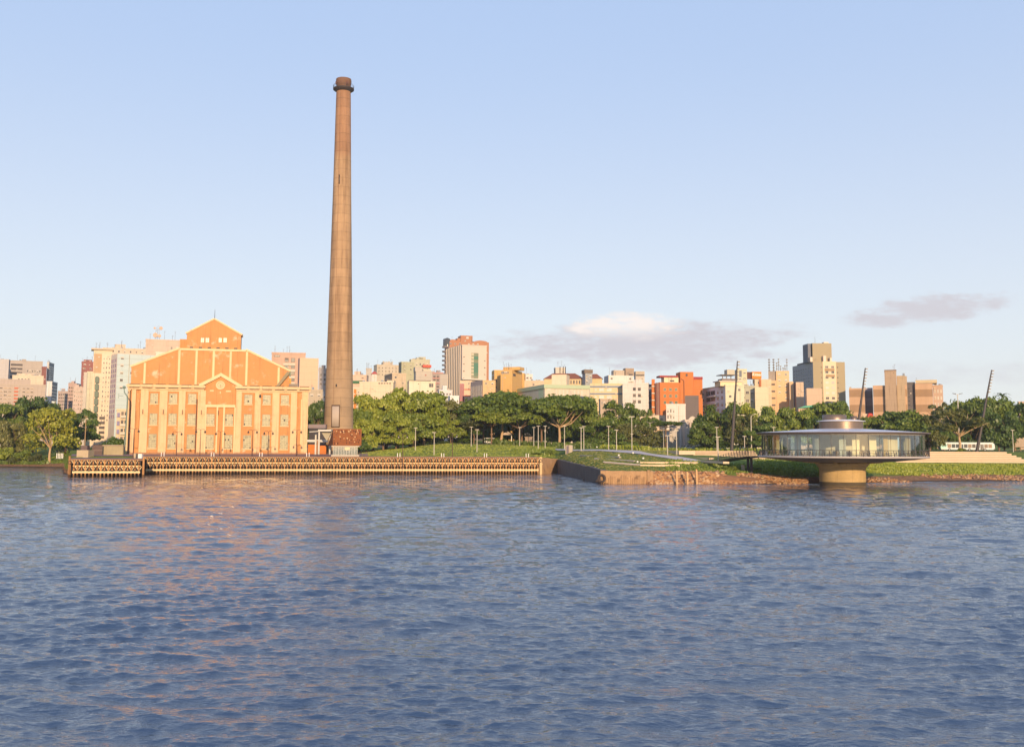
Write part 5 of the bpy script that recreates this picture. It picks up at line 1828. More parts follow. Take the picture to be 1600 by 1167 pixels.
# --- far left group
b = B('grey white slab block at the far left edge of the skyline', -30, -30, 11, 13, 562, 690, (.46, .42, .42), th=-3, flank=(.3, .27, .28)); b.wins('F', -28, -6, 3, 8, 566, 600).clutter(1, 2)
b = B('long grey beige block with dark horizontal window bands at far left', 12, 13, 64, 64, 565, 730, (.42, .35, .30), th=-2)
for k in range(5): b.band(572 + k * 6.2, 569 + k * 6.2, M_balD, out=.12, name='window_band', a=.02, b=.38)
b.wins('F', 40, 63, 6, 2, 576, 590); b.box('roof_box', 32, 39, 561.5, y0=-.3, y1=6, m=b.m); b.clutter(1, 2, False)
b = B('cream stepped block just above the wide concrete block at far left', 16, 17, 66, 66, 588, 640, (.62, .50, .36), th=-2); b.wins('F', 20, 46, 5, 1, 590, 596).clutter(3, 1); b.box('penthouse', 30, 52, 584, y0=3, y1=9, m=b.m)
b = B('wide pinkish concrete block with red balcony fronts above the left trees', -20, -20, 70, 70, 601.5, 590, (.44, .35, .29), th=-1, col2=(.36, .26, .21)); b.box('raised_roof_part', -2, 46, 592.5, y0=3, y1=12, m=b.m)
for k in range(6): b.band(607.5 + k * 5.4, 605.3 + k * 5.4, mat('red balcony', (.50, .13, .07)), a=.445, b=.515, out=.3)
b.wins('F', -18, 18, 5, 5, 604, 632, ww=.8, hh=.3, fm=mat('cream band', (.56, .42, .30))).wins('F', 33, 52, 3, 5, 604, 632, ww=.8, hh=.3, fm=mat('cream band', (.56, .42, .30)))
b = B('slim dark red brick slab between grey tower and cream block at far left', 62.5, 63, 70.5, 70.5, 574, 680, (.26, .09, .075), th=0)
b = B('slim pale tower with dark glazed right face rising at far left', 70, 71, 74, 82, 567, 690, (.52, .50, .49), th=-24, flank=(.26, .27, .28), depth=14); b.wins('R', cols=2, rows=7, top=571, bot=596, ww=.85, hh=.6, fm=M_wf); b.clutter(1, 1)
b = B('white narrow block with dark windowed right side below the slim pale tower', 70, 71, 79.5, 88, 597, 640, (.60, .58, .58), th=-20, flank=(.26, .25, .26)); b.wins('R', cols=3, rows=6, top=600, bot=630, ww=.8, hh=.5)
b = B('tiny white flat building at the foot of the pale tower', 79, 80, 86, 86, 628.5, 560, (.72, .70, .68), th=0, depth=8)
b = B('small pinkish block with many windows between the towers at left', 88, 89, 106, 106, 612, 760, (.42, .32, .29), th=0); b.wins('F', cols=5, rows=5, top=614, bot=640, ww=.6, hh=.5, fm=M_wfd).clutter(3, 3)
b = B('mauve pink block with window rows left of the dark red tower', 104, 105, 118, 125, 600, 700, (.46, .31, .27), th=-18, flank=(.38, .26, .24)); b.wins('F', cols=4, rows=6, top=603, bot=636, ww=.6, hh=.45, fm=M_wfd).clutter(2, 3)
b = B('dark red brown tower with aerials on its roof at left', 124, 125, 144, 144, 566, 780, (.30, .095, .075), th=2, depth=14); b.box("roof_box", 129, 142, 562, m=b.m); b.clutter(2, 6, False)
b = B('pale pink stepped block below the dark red tower', 112, 113, 131, 131, 606, 610, (.52, .38, .31), th=-2); b.wins('F', cols=5, rows=5, top=609, bot=642, ww=.5, hh=.45).clutter(2, 2)
b = B('grey cream block left of the pale green slab', 128, 129, 134, 139, 583, 560, (.50, .43, .36), th=-14, flank=(.55, .45, .34)); b.wins('R', cols=3, rows=9, top=588, bot=650, ww=.5, hh=.5)
b = B('tall pale greenish slab with dark side windows left of the cream tower', 133, 134.5, 146, 150, 582, 520, (.53, .50, .36), th=-4, flank=(.4, .38, .32)); b.wins('F', 143, 149, 1, 12, 588, 655, ww=.5, hh=.5, fm=M_wfd)
b = B('cream tower with a column of dark green bay windows left of the plant', 143.5, 144, 173, 173, 549, 480, (.68, .54, .38), th=-30, flank=(.70, .53, .34), depth=30, col2=(.6, .43, .27))
b.wins('F', 159, 172, 3, 14, 556, 660, ww=.4, hh=.45)
for k in range(6):
    zt, zb_ = 590 + k * 11.3, 597.5 + k * 11.3
    x = b.px_to(151.5)
    z0, z1 = b.h(zb_), b.h(zt)
    MB().box(x - .85, x + .85, -1.1, -.002, z0, z1).prism([(x - .9, z1), (x + .9, z1), (x + .4, z1 + .5), (x - .4, z1 + .5)], -1.1, -.002).prism([(x - .85, z0), (x - .5, z0 - .4), (x + .5, z0 - .4), (x + .85, z0)], -1.0, -.002).build('bay_window', mat('dark green bay', (.05, .09, .065), rough=.4), b.root)
MB().box(b.W * .02, b.px_to(157.5), -.06, -.002, b.h(583), b.h(553)).build('side_panel', mat('brown beige panel', (.44, .29, .17)), b.root)
for k in range(5): b.band(655 + k * 7.5, 651 + k * 7.5, M_balD, out=.3, name='balcony', a=.45, b=.75)
MB().box(-1.2, b.W + .6, -1.2, 8, b.H + .6, b.H + 1.3).build('roof_slab', mat('roof slab cream', (.5, .38, .26)), b.root)
b.clutter(0, 5, False)
b = B('tall block with pale blue end wall and violet window column beside the plant', 171.5, 181, 243, 243, 554, 430, (.46, .56, .57), th=8, flank=(.72, .58, .46), var=.05, streak=.08, depth=26, roof=False)
b.wins('L', cols=3, rows=12, top=560, bot=655, ww=.6, hh=.62, fm=mat('violet curtain frame', (.34, .24, .30)))
ln = MB()
for k in range(12):
    z = b.h(562 + k * 9); ln.box(0, b.W, -.02, -.002, z, z + .12)
ln.build('joint_line', mat('blue grey joint', (.34, .41, .42)), b.root)
b = B('cream balcony flats below the pale blue wall at the left of the plant', 181.5, 182, 200, 200, 641, 395, (.62, .48, .31), th=6, depth=10)
for k in range(4):
    b.band(653 + k * 13, 649 + k * 13, M_bal, out=1.1, name='balcony', a=.35, b=.95)
    b.wins('F', 188, 199, 2, 1, 643 + k * 13, 649 + k * 13, ww=.7, hh=.9, fm=M_wfd)
    MB().box(b.W * .05, b.W * .28, -.3, -.004, b.h(652 + k * 13), b.h(645 + k * 13)).build('awning', mat('violet awning', (.22, .2, .33)), b.root)
b = B('cream rooftop storeys above the pale blue wall left of the gable', 157, 158, 232, 232, 546, 500, (.58, .45, .33), th=4, depth=16); b.clutter(3, 6); b.wins('F', 170, 225, 6, 1, 547.5, 552, ww=.3, hh=.8)
b = B('pinkish roof block carrying a telecom mast left of the plant gable', 224, 225, 283, 283, 532.5, 470, (.56, .41, .31), th=2, depth=18)
b.wins('F', 262, 280, 2, 1, 541, 546, ww=.4, hh=.9)
tm = MB()
xm = b.px_to(243.5)
for sx, sy in ((-1, 0), (1, 0), (0, 1.6)): tm.tube((xm + sx, 4 + sy, b.H), (xm + sx * .6, 4 + sy * .7, b.h(511)), .1, .07, 5)
for k in range(5):
    z = b.H + (b.h(511) - b.H) * k / 4
    tm.tube((xm - 1 + k * .08, 4, z), (xm + 1 - k * .08, 4, z + .9), .05, n=4)
tm.build('telecom_mast', mat('mast steel pale', (.35, .32, .3)), b.root)
for dx, py, r_ in ((-.9, 523, 1.1), (.9, 524, .8), (1.5, 512, .8), (-1.3, 512, .5)):
    MB().tube((xm + dx, 3.2, b.h(py)), (xm + dx, 3.6, b.h(py)), r_, r_, 14).build('dish', mat('dish beige', (.5, .36, .27)), b.root)
b.clutter(0, 4, False)
b = B('white gable topped strip of wall just above the left slope of the plant roof', 240, 241, 262, 262, 552, 440, (.66, .58, .46), th=2, depth=8)

# --- between plant and chimney
b = B('pinkish peach block with recessed balconies right of the plant gable', 421.5, 423, 476, 476, 552.5, 520, (.54, .33, .23), th=6, depth=16)
for k in range(5): b.band(571 + k * 10, 567.5 + k * 10, M_bal, out=.6, name='balcony', a=.34, b=.7); b.wins('F', 442, 462, 2, 1, 559 + k * 10, 566 + k * 10, ww=.6, hh=.9, fm=M_wfd)
b.wins('F', 427, 437, 1, 1, 555, 558.5, ww=.9, hh=.8, fm=M_wfd).clutter(0, 6, False)
b = B('plain peach windowless tower slab left of the chimney', 464.5, 467, 496.5, 498, 559.5, 480, (.66, .43, .27), th=12, flank=(.42, .25, .22), var=.04, streak=.06, depth=14, roof=False)
b = B('low stained grey beige wall building between the plant and chimney', 480, 481, 503.5, 503.5, 610.5, 420, (.45, .37, .27), th=4, depth=10, streak=.4); b.clutter(1, 1, False)
b = B('narrow flats with blue grey balconies squeezed left of the chimney', 502, 503, 513, 513, 614, 450, (.36, .36, .40), th=2, depth=10); b.wins('F', cols=1, rows=7, top=617, bot=665, ww=.85, hh=.5, fm=M_wf)
b = B('grey distant block just left of the chimney shaft', 496.5, 497, 516, 516, 577, 620, (.38, .33, .32), th=2, depth=12); b.wins('F', cols=3, rows=3, top=582, bot=604, ww=.5, hh=.5, fm=M_wfd).clutter(3, 4)

# --- right of the chimney
b = B('pink cream block with green awning strip right of the chimney', 545, 546, 572, 575, 587, 600, (.60, .42, .30), th=2, depth=14); b.wins('F', 562, 570, 1, 1, 589, 592, ww=.4, fm=M_wfd); b.band(599, 595, mat('green awning', (.05, .14, .07)), out=.8, name='awning', b=.9); b.clutter(1, 2)
b = B('orange and white striped flats peeking out right of the chimney', 545, 546, 565, 565, 607, 540, (.60, .50, .38), th=2, depth=12)
MB().box(b.px_to(552.5), b.px_to(556.5), -.3, -.002, b.h(650), b.h(608)).build('orange_stripe', mat('orange stripe', (.62, .19, .04)), b.root)
for k in range(5): b.wins('F', 557.5, 564, 1, 1, 609 + k * 8.2, 615 + k * 8.2, ww=.8, hh=.7, fm=M_wf)
b = B('small grey tower with aerials between chimney and the castle-like block', 570, 571, 580, 581, 576.5, 690, (.46, .42, .38), th=0, depth=8); b.clutter(0, 6, False)
b = B('red roofed low house in front of the small grey tower', 579, 580, 588, 588, 584.5, 640, (.6, .55, .5), th=0, depth=8, roof=False).hip(mat('red roof', (.36, .07, .06)), 1.6)
b = B('castle-like pale block with small square windows and a roof turret', 583, 588, 622, 623, 571, 760, (.50, .42, .31), th=8, depth=18)
b.wins('F', 589, 621, 6, 3, 572.5, 588, ww=.22, hh=.4, fm=M_wfd)
b.box('turret', 598, 613, 566, y0=4, y1=10, m=b.m)
for x0, x1, t in ((597.5, 600, 564.5), (602, 604.5, 565), (606, 608.5, 564.5), (611, 613.5, 565)): b.box('crenel', x0, x1, t, 565.99, 3.9, 5, b.m)
b.clutter(0, 4, False)
b = B('olive ribbed block with dark left side behind the castle-like block', 622, 626.5, 646, 648, 566.5, 720, (.42, .41, .26), th=10, flank=(.16, .16, .13), depth=16, lines=None)
rb_ = MB()
for k in range(10): rb_.box(b.W * (k + .4) / 10, b.W * (k + .55) / 10, -.15, -.002, b.H * .3, b.H - .3)
rb_.build('rib', mat('olive rib', (.33, .32, .2)), b.root)
b = B('olive cream top block with a pale penthouse left of the brown tower', 639, 641, 671, 671, 562.5, 780, (.46, .44, .31), th=4, depth=16); b.wins('F', 648, 670, 4, 3, 565, 590, ww=.4, hh=.45).clutter(3, 1); b.box('upper_block', 650, 660, 559, m=b.m)
b = B('grey beige plain block with a red awning on its roof', 646, 649, 675, 675, 581, 600, (.46, .40, .33), th=3, depth=14); b.box('penthouse', 648, 659.5, 573.5, y0=1, y1=8, m=b.m)
b.box('red_awning', 660, 673.5, 570, 574, -.4, 5, mat('red awning', (.52, .10, .06))); b.box('terrace_wall', 661, 673, 577, m=M_bal); b.wins('F', 663.5, 666, 1, 1, 584, 588.5, ww=.8, fm=mat('red frame', (.4, .1, .08)))
b = B('mossy old brown plaster wall block behind the light green trees', 600, 612, 634, 636, 584.5, 560, (.52, .40, .26), th=12, flank=(.22, .17, .13), depth=20, var=.3, streak=.5, col2=(.36, .30, .19))
b.wins('L', cols=3, rows=2, top=588, bot=600, ww=.5, hh=.5, fm=M_wfd)
b = B('long low cream block with a line of dark roof openings right of the chimney', 560, 561, 614, 617, 598, 540, (.66, .52, .36), th=3, depth=16, col2=(.6, .45, .3)); b.wins('F', 590, 611, 5, 1, 597.8, 600, ww=.6, hh=.8, fm=M_wfd).clutter(2, 1, False)
b.box('upper_storey', 604, 615, 594, y0=1, y1=9, m=b.m)
b = B('cream block with dark roof line and one glazed corner above the light green trees', 636, 638.5, 680, 686, 597, 540, (.70, .58, .42), th=2, flank=(.62, .48, .34), depth=14); b.wins('F', 670, 677, 2, 1, 598.5, 605, ww=.9, hh=.9, fm=M_wfd).wins('F', 652, 655, 1, 1, 598.5, 601.5, fm=M_wfd)
MB().box(0, b.W * .82, -.3, 3, b.H + .56, b.H + .9).build('dark_roof_edge', M_balD, b.root)
b = B('dark windowed block with pink balcony lines left of the white tower', 673, 675, 692, 693, 583, 640, (.34, .27, .25), th=2, depth=12); b.wins('F', cols=3, rows=5, top=586, bot=612, ww=.7, hh=.55, fm=M_wfd)
for k in range(3): b.band(583.5 + k * 8, 582.2 + k * 8, mat('pink balcony line', (.5, .25, .22)), out=.5)
b.clutter(2, 1)
b = B('plain grey windowless slab at the left foot of the white tower', 686, 687, 699, 699, 584.5, 590, (.42, .37, .32), th=4, depth=10, var=.05, streak=.08, roof=False)
b = B('small white houses with blue shade below the white tower', 684, 686, 706, 712, 611, 500, (.60, .58, .58), th=2, depth=8); b.wins('F', cols=4, rows=2, top=613, bot=624, ww=.5, hh=.5, fm=M_wfd).clutter(3, 1)
b = B('little white house with blue window right of the small white houses', 700, 703, 717, 717, 620, 480, (.66, .66, .66), th=2, depth=8); b.wins('F', 707, 716, 1, 1, 627, 632, fm=M_wf)

# brown tower
mb_ = mat('orange brown brick tower', (.37, .17, .09), var=.08, scale=.3, streak=.1)
b = B('tall orange brown brick tower with curved shoulders behind the white tower', 694, 700, 763.5, 764, 534, 760, (.44, .185, .09), th=6, mats=mb_, depth=22, roof=False)
b.box('lift_tower', 719.5, 738, 524.5, None, 2, 12, mb_)
b.box('roof_step', 714, 719.4, 529, None, 3, 10, mb_)
b.box('pale_box', 728, 732, 526.5, 529.5, 1.8, 2.0, M_whsh); b.box('roof_shed', 736.5, 743, 536.5 - 3.2, None, 1, 4, M_balD)
x = b.px_to(751); r_ = (b.px_to(763) - b.px_to(741)) / 2
MB().prism([(x - r_ + r_ * 2 * i / 12, b.H + .003 + 1.3 * math.sin(math.pi * i / 12) ** .6) for i in range(13)], .5, 10).build('curved_shoulder', mb_, b.root)
x = b.px_to(708); r_ = (b.px_to(717) - b.px_to(699)) / 2
MB().prism([(x - r_ + r_ * 2 * i / 12, b.H + .003 + 1.4 * math.sin(math.pi * i / 12) ** .6) for i in range(13)], .5, 10).build('curved_shoulder', mb_, b.root)
zc_ = [544, 551, 558, 565, 572, 579, 586]
for zz_ in zc_:
    z = b.h(zz_)
    MB().lathe([(0, 0), (3.6, .0), (3.6, 1.1), (0, 1.1)], 14, c=(-.5, 3.0, z), a0=R(120), a1=R(290)).build('balcony', mat('grey balcony', (.20, .17, .17)), b.root)
MB().lathe([(3.2, 0), (3.2, b.h(534) - b.h(545)), (0, b.h(531.5) - b.h(545))], 14, c=(-.3, 3.0, b.h(544) + 1.2), a0=R(110), a1=R(300)).build('curved_corner', mat('dark corner glass', (.07, .075, .08), rough=.2), b.root)
b.clutter(2, 2, False)
# white tower
mwt = mat('white tower tiles', (.52, .45, .38), var=.05, scale=.3, streak=.06)
b = B('white tower with vertical dark fins on its left and a green glass strip in front', 697.5, 721.5, 760, 760, 540.5, 650, (.62, .52, .43), th=9, mats=mwt, roof=False)
for k in range(9):
    t = b.Ld * (k + .3) / 9
    MB().box(-.03, -.002, t, t + b.Ld / 9 * .45, 0, b.H - .3).build('window_strip', mat('dark mauve window strip', (.13, .10, .11), rough=.3), b.root)
    MB().box(-.7, -.003, t + b.Ld / 9 * .47, t + b.Ld / 9 * .72, 0, b.H + .2).build('fin', mwt, b.root)
xa, xb = b.px_to(736.3), b.px_to(747.3)
for k in range(8):
    z1, z0 = b.h(551.5 + k * 5.15), b.h(551.5 + (k + 1) * 5.15)
    MB().box(xa, xb, -.12, -.002, z0, z1).build('glass_strip', panemat('green strip glass', (.07, .17, .11), (.20, .20, .12)), b.root)
    MB().box(xa, xa + (xb - xa) * .35, -.15, -.121, z0 + .3, z1 - .2).build('blind', panemat('strip blind', (.45, .4, .28), (.08, .06, .04)), b.root)
b.wins('F', 723.5, 726, 1, 4, 553, 597, ww=.8, hh=.14, fm=M_wfd).wins('F', 756, 758.5, 1, 3, 558, 590, ww=.8, hh=.12, fm=M_wfd)
MB().box(-.25, b.W + .25, -.25, b.Ld, b.H + .003, b.H + .5).build('roof_edge', M_wf, b.root)
MB().box(b.W * -.04, b.W * .9, -3, -.3, b.h(594), b.h(592)).build('podium_roof', M_wf, b.root)
b = B('cream podium block with a red framed glass column below the white tower', 717.5, 718, 737, 738, 594.5, 610, (.64, .46, .30), th=2, depth=10, roof=False)
MB().box(b.px_to(718.3), b.px_to(725), -.25, -.002, b.h(640), b.h(599.5)).build('red_frame', mat('dark red frame', (.22, .03, .05), rough=.4), b.root)
for k in range(3): b.band(609 + k * 10, 607.8 + k * 10, mat('red floor line', (.45, .07, .05)), out=.28, name='red_line', a=.36, b=1)
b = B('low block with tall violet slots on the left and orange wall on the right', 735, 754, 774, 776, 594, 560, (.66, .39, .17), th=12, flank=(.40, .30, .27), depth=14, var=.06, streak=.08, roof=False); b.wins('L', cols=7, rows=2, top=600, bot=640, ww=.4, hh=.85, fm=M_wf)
# orange yellow group
my = mat('deep yellow plaster', (.56, .34, .12), var=.08, scale=.3, streak=.12)
b = B('deep yellow block with slim notch and grey side left of the yellow tower', 768, 772, 782, 783, 578, 600, (.66, .40, .12), th=12, mats=my, flank=None, depth=10, roof=False); b.wins('F', 774, 777, 1, 2, 590, 610, fm=M_wfd, hh=.3); b.wins('L', cols=1, rows=3, top=582, bot=605, ww=.6, hh=.5)
b = B('deep yellow block with pale grille window and roof drum, tallest of the yellow ones', 781, 782, 800, 816, 578, 580, (.66, .40, .12), th=-8, mats=my, depth=16, roof=False)
b.box('roof_drum', 786, 812, 573.5, y0=2, y1=10, m=my); b.wins('F', 783, 795, 5, 1, 580, 584.5, ww=.7, hh=.9, fm=M_wf); b.clutter(0, 7, False)
MB().box(b.W + .002, b.W + .05, 1.5, 6, b.h(587.5), b.h(583.5)).build('dark_opening', M_balD, b.root)
b = B('deep yellow lower right wing of the yellow tower', 800, 801, 819, 821, 583, 600, (.66, .40, .12), th=4, mats=my, depth=8, roof=False); b.wins('F', 802, 812, 1, 1, 583.6, 587.5, fm=M_wfd)
b = B('small white rooftop cube right of the yellow tower', 820, 821, 832, 833, 586, 640, (.66, .60, .54), th=2, depth=8); b.clutter(1, 2, False)
b = B('low reddish roofed strip right of the yellow tower', 816, 817, 850, 850, 596, 600, (.60, .44, .30), th=2, depth=8).clutter(3, 1, False)
# long green cornice block
mg_ = mat('pale green cornice', (.38, .45, .31), var=.1)
b = B('long cream block with pale green cornice behind the umbrella trees', 808, 851, 921, 921, 602.5, 540, (.58, .49, .37), th=16, depth=30, flank=(.52, .48, .36), roof=False)
MB().box(-.5, b.W + .5, -.5, b.Ld + .5, b.H - 1.6, b.H + .4).build('cornice', mg_, b.root)
b.wins('F', 866, 912, 8, 1, 608, 622, ww=.4, hh=.8, fm=M_wf, pm=M_whsh).wins('F', 853, 862, 1, 1, 606, 612, fm=M_wf, pm=M_whsh)
MB().box(-.05, -.002, b.Ld * .05, b.Ld * .2, b.h(622), b.h(603)).build('green_panel', mat('pale green panel', (.40, .48, .33)), b.root)
b = B('cream blank gable house in front of the red brown roofs', 861.5, 862, 885, 890, 585, 570, (.66, .53, .37), th=4, depth=12, roof=False)
MB().box(-.2, b.W + .2, -.2, b.Ld, b.H + .003, b.H + .3).build('roof_edge', mat('brown roof edge', (.2, .08, .06)), b.root)
b = B('house with long red brown tiled roof and yellow upper wall', 849, 850, 913, 914, 592, 600, (.62, .45, .22), th=3, depth=14, roof=False).hip(M_tile, 3.6); b.wins('F', 890, 908, 4, 1, 594, 600, ww=.5, hh=.9, fm=M_wfd)
b = B('white rooftop water house with three dark pipes above the red brown roof', 865.5, 868, 883.5, 884, 575.5, 620, (.56, .50, .42), th=6, flank=(.35, .33, .32), depth=7); 
pp = MB()
for px in (875, 880, 883.5): x = b.px_to(px); pp.tube((x, -.3, b.h(584)), (x, -.3, b.h(572.5)), .22, n=8)
pp.build('dark_pipe', M_dark, b.root); b.clutter(0, 3, False)
b = B('house with dark red tiled roof right of the grey water tower', 917, 918, 941, 942, 591.5, 610, (.62, .45, .2), th=2, depth=10, roof=False).hip(M_tile, 3.0)
b = B('slim blue grey tower with dark tank head behind the yellow striped block', 910, 914.5, 925.5, 926, 583, 590, (.30, .32, .34), th=8, flank=(.28, .3, .34), depth=7, roof=False, streak=.5)
MB().box(-.5, b.W + .3, -.4, b.Ld, b.H + .003, b.h(577.5)).build('tank_head', mat('dark tank head', (.17, .13, .1), var=.3), b.root); b.clutter(1, 2, False)
mb2 = mat('blue grey stripe', (.17, .22, .29), var=.1)
b = B('warm yellow low block with two blue grey stripes and white shuttered windows', 921.5, 922, 973, 974, 599, 510, (.68, .50, .26), th=2, depth=14, roof=False)
for t_, bb in ((603, 605.4), (614.2, 616.4)): b.band(bb, t_, mb2, out=.2, name='stripe')
for t_, bb in ((606.3, 611.5), (617.5, 623)): b.wins('F', 934, 958, 2, 1, t_, bb, ww=.66, hh=.95, fm=M_wf, pm=M_whsh, kinds=('plain',)); b.wins('F', 929, 933, 1, 1, t_, bb, ww=.8, fm=M_wf, pm=M_whsh)
b = B('small beige stone faced house below the yellow striped block', 936, 938, 964, 965, 625, 450, (.46, .34, .24), th=2, depth=8, lines=(.5, .1, .2)); b.wins('F', 939, 946, 2, 1, 627, 632, ww=.6, hh=.9, fm=M_wf)
# white group
b = B('white block with two roof tanks left of the orange brick building', 944, 951, 990, 991, 586.5, 560, (.66, .60, .54), th=8, flank=(.40, .42, .47), depth=14, roof=False)
b.box('roof_tank', 959, 976, 578.5, m=M_tank); b.box('roof_tank', 977.5, 991, 575, y0=3, y1=9, m=mat('brown tank', (.32, .24, .18), var=.3)); b.box('tank_leg', 984, 989, 584, 586.4, 1.5, 3, M_balD); b.clutter(0, 3, False)
b = B('pale concrete rooftop tank tower right of the white block', 991, 993.5, 1007.5, 1008, 587, 600, (.52, .44, .36), th=8, depth=8, roof=False); b.box('tank', 993.5, 1007.5, 580, y0=-.4, y1=7, m=M_tank)
b.box('dark_gap', 994, 1007, 585.3, 587, -.45, 0, M_balD)
b = B('white flats with deep window recesses next to the orange brick building', 973, 974, 1014, 1015, 600, 500, (.62, .56, .52), th=2, depth=12)
for k in range(3): b.wins('F', 987.5, 1003, 2, 1, 605.5 + k * 9.8, 610.5 + k * 9.8, ww=.6, hh=.95, fm=M_wfd)
b.clutter(2, 2)
b = B('dark shaded narrow flats in the gap left of the orange brick building', 1009, 1011, 1020, 1020, 602, 520, (.14, .12, .12), th=2, depth=8); b.wins('F', cols=1, rows=4, top=604, bot=640, ww=.8, hh=.4)
# orange brick building
mo = mat('bright orange brick', (.50, .165, .045), var=.09, scale=.4, streak=.1)
b = B('bright orange brick building with green windows and a tall brick lift tower', 1023.5, 1030.5, 1062, 1063, 597.5, 500, (.58, .145, .04), th=9, mats=mo, flank=None, depth=16, roof=False)
b.wins('F', 1034.5, 1061, 3, 3, 603.5, 634, ww=.5, hh=.5, fm=mat('orange sill', (.62, .3, .15)), pm=M_green, kinds=('plain',))
b.box('penthouse', 1038, 1060.5, 589.5, y0=2.5, y1=9, m=mat('cream penthouse', (.66, .55, .38))); b.box('penthouse_window', 1047, 1054, 593.8, 596.3, 2.4, 2.5, M_balD)
b.box('penthouse_window', 1034, 1038, 593.3, 596.3, 2.3, 2.6, M_balD)
b.box('red_roof', 1031, 1060, 586.8, 589.4, 2, 9.5, mat('dark red roof', (.30, .05, .045)))
b.box('lift_tower', 1063.5, 1084, 580.8, 650, .8, 10, mo); b.box('right_wing', 1084.1, 1098, 592.5, 650, 2.5, 12, mo); b.box('wing_roof', 1083.8, 1098.5, 588.3, 592.4, 2.2, 13, mat('dark red roof', (.30, .05, .045)))
b.box('joint', 1062.1, 1063.4, 597.6, 650, .4, 12, mo)
b.box('window', 1072, 1075, 583.8, 587.8, .72, .8, M_balD)
pp = MB(); x = b.px_to(1069.5); pp.tube((x, .6, b.h(640)), (x, .6, b.h(594.5)), .18, n=6).tube((x, .6, b.h(594.5)), (x - 1.4, .6, b.h(591.5)), .15, n=6); pp.build('drain_pipe', M_rust, b.root)
b.clutter(0, 2, False)
b = B('orange balcony stack on the left flank of the orange brick building', 1018, 1018.5, 1023.5, 1024.5, 592.5, 494, (.62, .17, .045), th=3, mats=mo, depth=6, roof=False)
for k in range(5): b.band(604.5 + k * 10.8, 602.8 + k * 10.8, M_bal, out=.4, name='balcony')
b = B('dark brown shaded brick strip between orange balconies and orange front', 1024.3, 1024.6, 1031.5, 1032, 598, 492, (.22, .075, .05), th=2, depth=5, roof=False)
b = B('dark charcoal blank party wall below the orange brick building', 1070, 1070.5, 1092, 1092, 618, 470, (.16, .125, .115), th=4, depth=14, var=.1, flank=None, streak=.1, roof=False)
b = B('white three storey house with tall windows in front of the dark party wall', 1040, 1041, 1071.5, 1071.5, 633, 440, (.66, .59, .52), depth=12); b.wins('F', 1041.5, 1055, cols=3, rows=2, top=637, bot=656, ww=.45, hh=.6, fm=M_wf); b.clutter(1, 1, False)
b = B('cream low wall building left of the white three storey house', 1000, 1001, 1040, 1041, 648.5, 450, (.66, .52, .36), th=2, depth=8, roof=False)
b = B('old whitish ornate house with arched gable and tall openings', 1066, 1070, 1092, 1093, 655.5, 430, (.56, .46, .38), th=2, depth=8, roof=False); b.wins('F', cols=5, rows=1, top=659, bot=668, ww=.45, hh=.9, fm=M_wf, pm=panemat('brown shutter', (.2, .1, .07), (.08, .05, .04)))
MB().prism([(b.W * (.25 + .6 * i / 10), b.H + .003 + 1.4 * math.sin(math.pi * i / 10)) for i in range(11)], -.1, 1).build('gable', M_bal, b.root)
b = B('small brown and white shed left of the ornate house', 1045, 1046, 1062, 1064, 665.5, 425, (.56, .5, .46), th=2, depth=6); b.wins('F', cols=3, rows=1, top=667, bot=672, fm=M_wf)

# --- right half
b = B('five storey pale block, shaded balcony side left and pale green wall right', 1092.5, 1134, 1163, 1164, 603, 480, (.60, .56, .38), th=8, flank=(.72, .68, .69), var=.06, streak=.12)
b.wins('L', 1119, 1132, 2, 4, 606, 646, ww=.4, hh=.6, fm=M_wf).wins('L', 1104, 1118, 2, 4, 606, 646, ww=.9, hh=.7, fm=M_wfd).wins('L', 1094, 1103, 1, 4, 606, 646, ww=.4, hh=.3, fm=M_wfd)
for k in range(5): b.band(618 + k * 12, 616 + k * 12, M_wf, 'L', .9, 'balcony', .32, .66)
b.box('penthouse', 1126, 1160, 596.5, y0=1.2, y1=9, m=mat('pale yellow penthouse', (.66, .55, .34))); b.box('penthouse_roof', 1124, 1162, 595, 596.4, .6, 9.5, M_wf)
b.box('upper_terrace', 1129, 1150, 591.8, 594.9, 2, 8, mat('dark terrace clutter', (.2, .15, .12), var=.5, scale=1.5)); b.box('pergola', 1128, 1152, 585.2, 586.2, 1.5, 9, M_wfd); b.box('roof_room', 1137, 1149, 577.5, 585.1, 3, 7, mat('grey cream room', (.45, .42, .34)))
for px in (1130, 1136, 1143, 1150): b.box('pergola_post', px - .4, px + .4, 586.3, 591.7, 2, 2.4, M_wfd)
b.clutter(2, 4, False)
b = B('pale green rooftop stair tower above the pale green flats', 1149, 1153, 1168, 1168.5, 576.5, 520, (.54, .52, .33), th=8, flank=(.3, .3, .26), depth=8, roof=False)
MB().box(b.px_to(1155.5), b.px_to(1159.5), -.03, -.002, b.h(589), b.h(579)).build('dark_recess', mat('blue grey recess', (.16, .17, .2)), b.root)
b = B('recessed middle part of the pale green flats with windows', 1163, 1164, 1180, 1181, 604.5, 490, (.42, .40, .29), th=2, depth=10); b.wins('F', cols=2, rows=3, top=607, bot=645, ww=.75, hh=.4, fm=M_wf); b.clutter(2, 1, False)
b = B('plain pale green blank wall right of the recessed windows', 1180, 1180.5, 1201.5, 1202.5, 604.5, 484, (.60, .56, .36), th=2, depth=10, var=.05, streak=.08, roof=False)
b = B('cream orange rooftop wall strip with a rust red duct', 1178, 1180, 1206, 1207, 592.5, 520, (.64, .46, .28), th=2, depth=8, roof=False); b.box('duct', 1186.8, 1190, 593, 604, -.7, -.05, mat('rust red duct', (.36, .12, .05)))
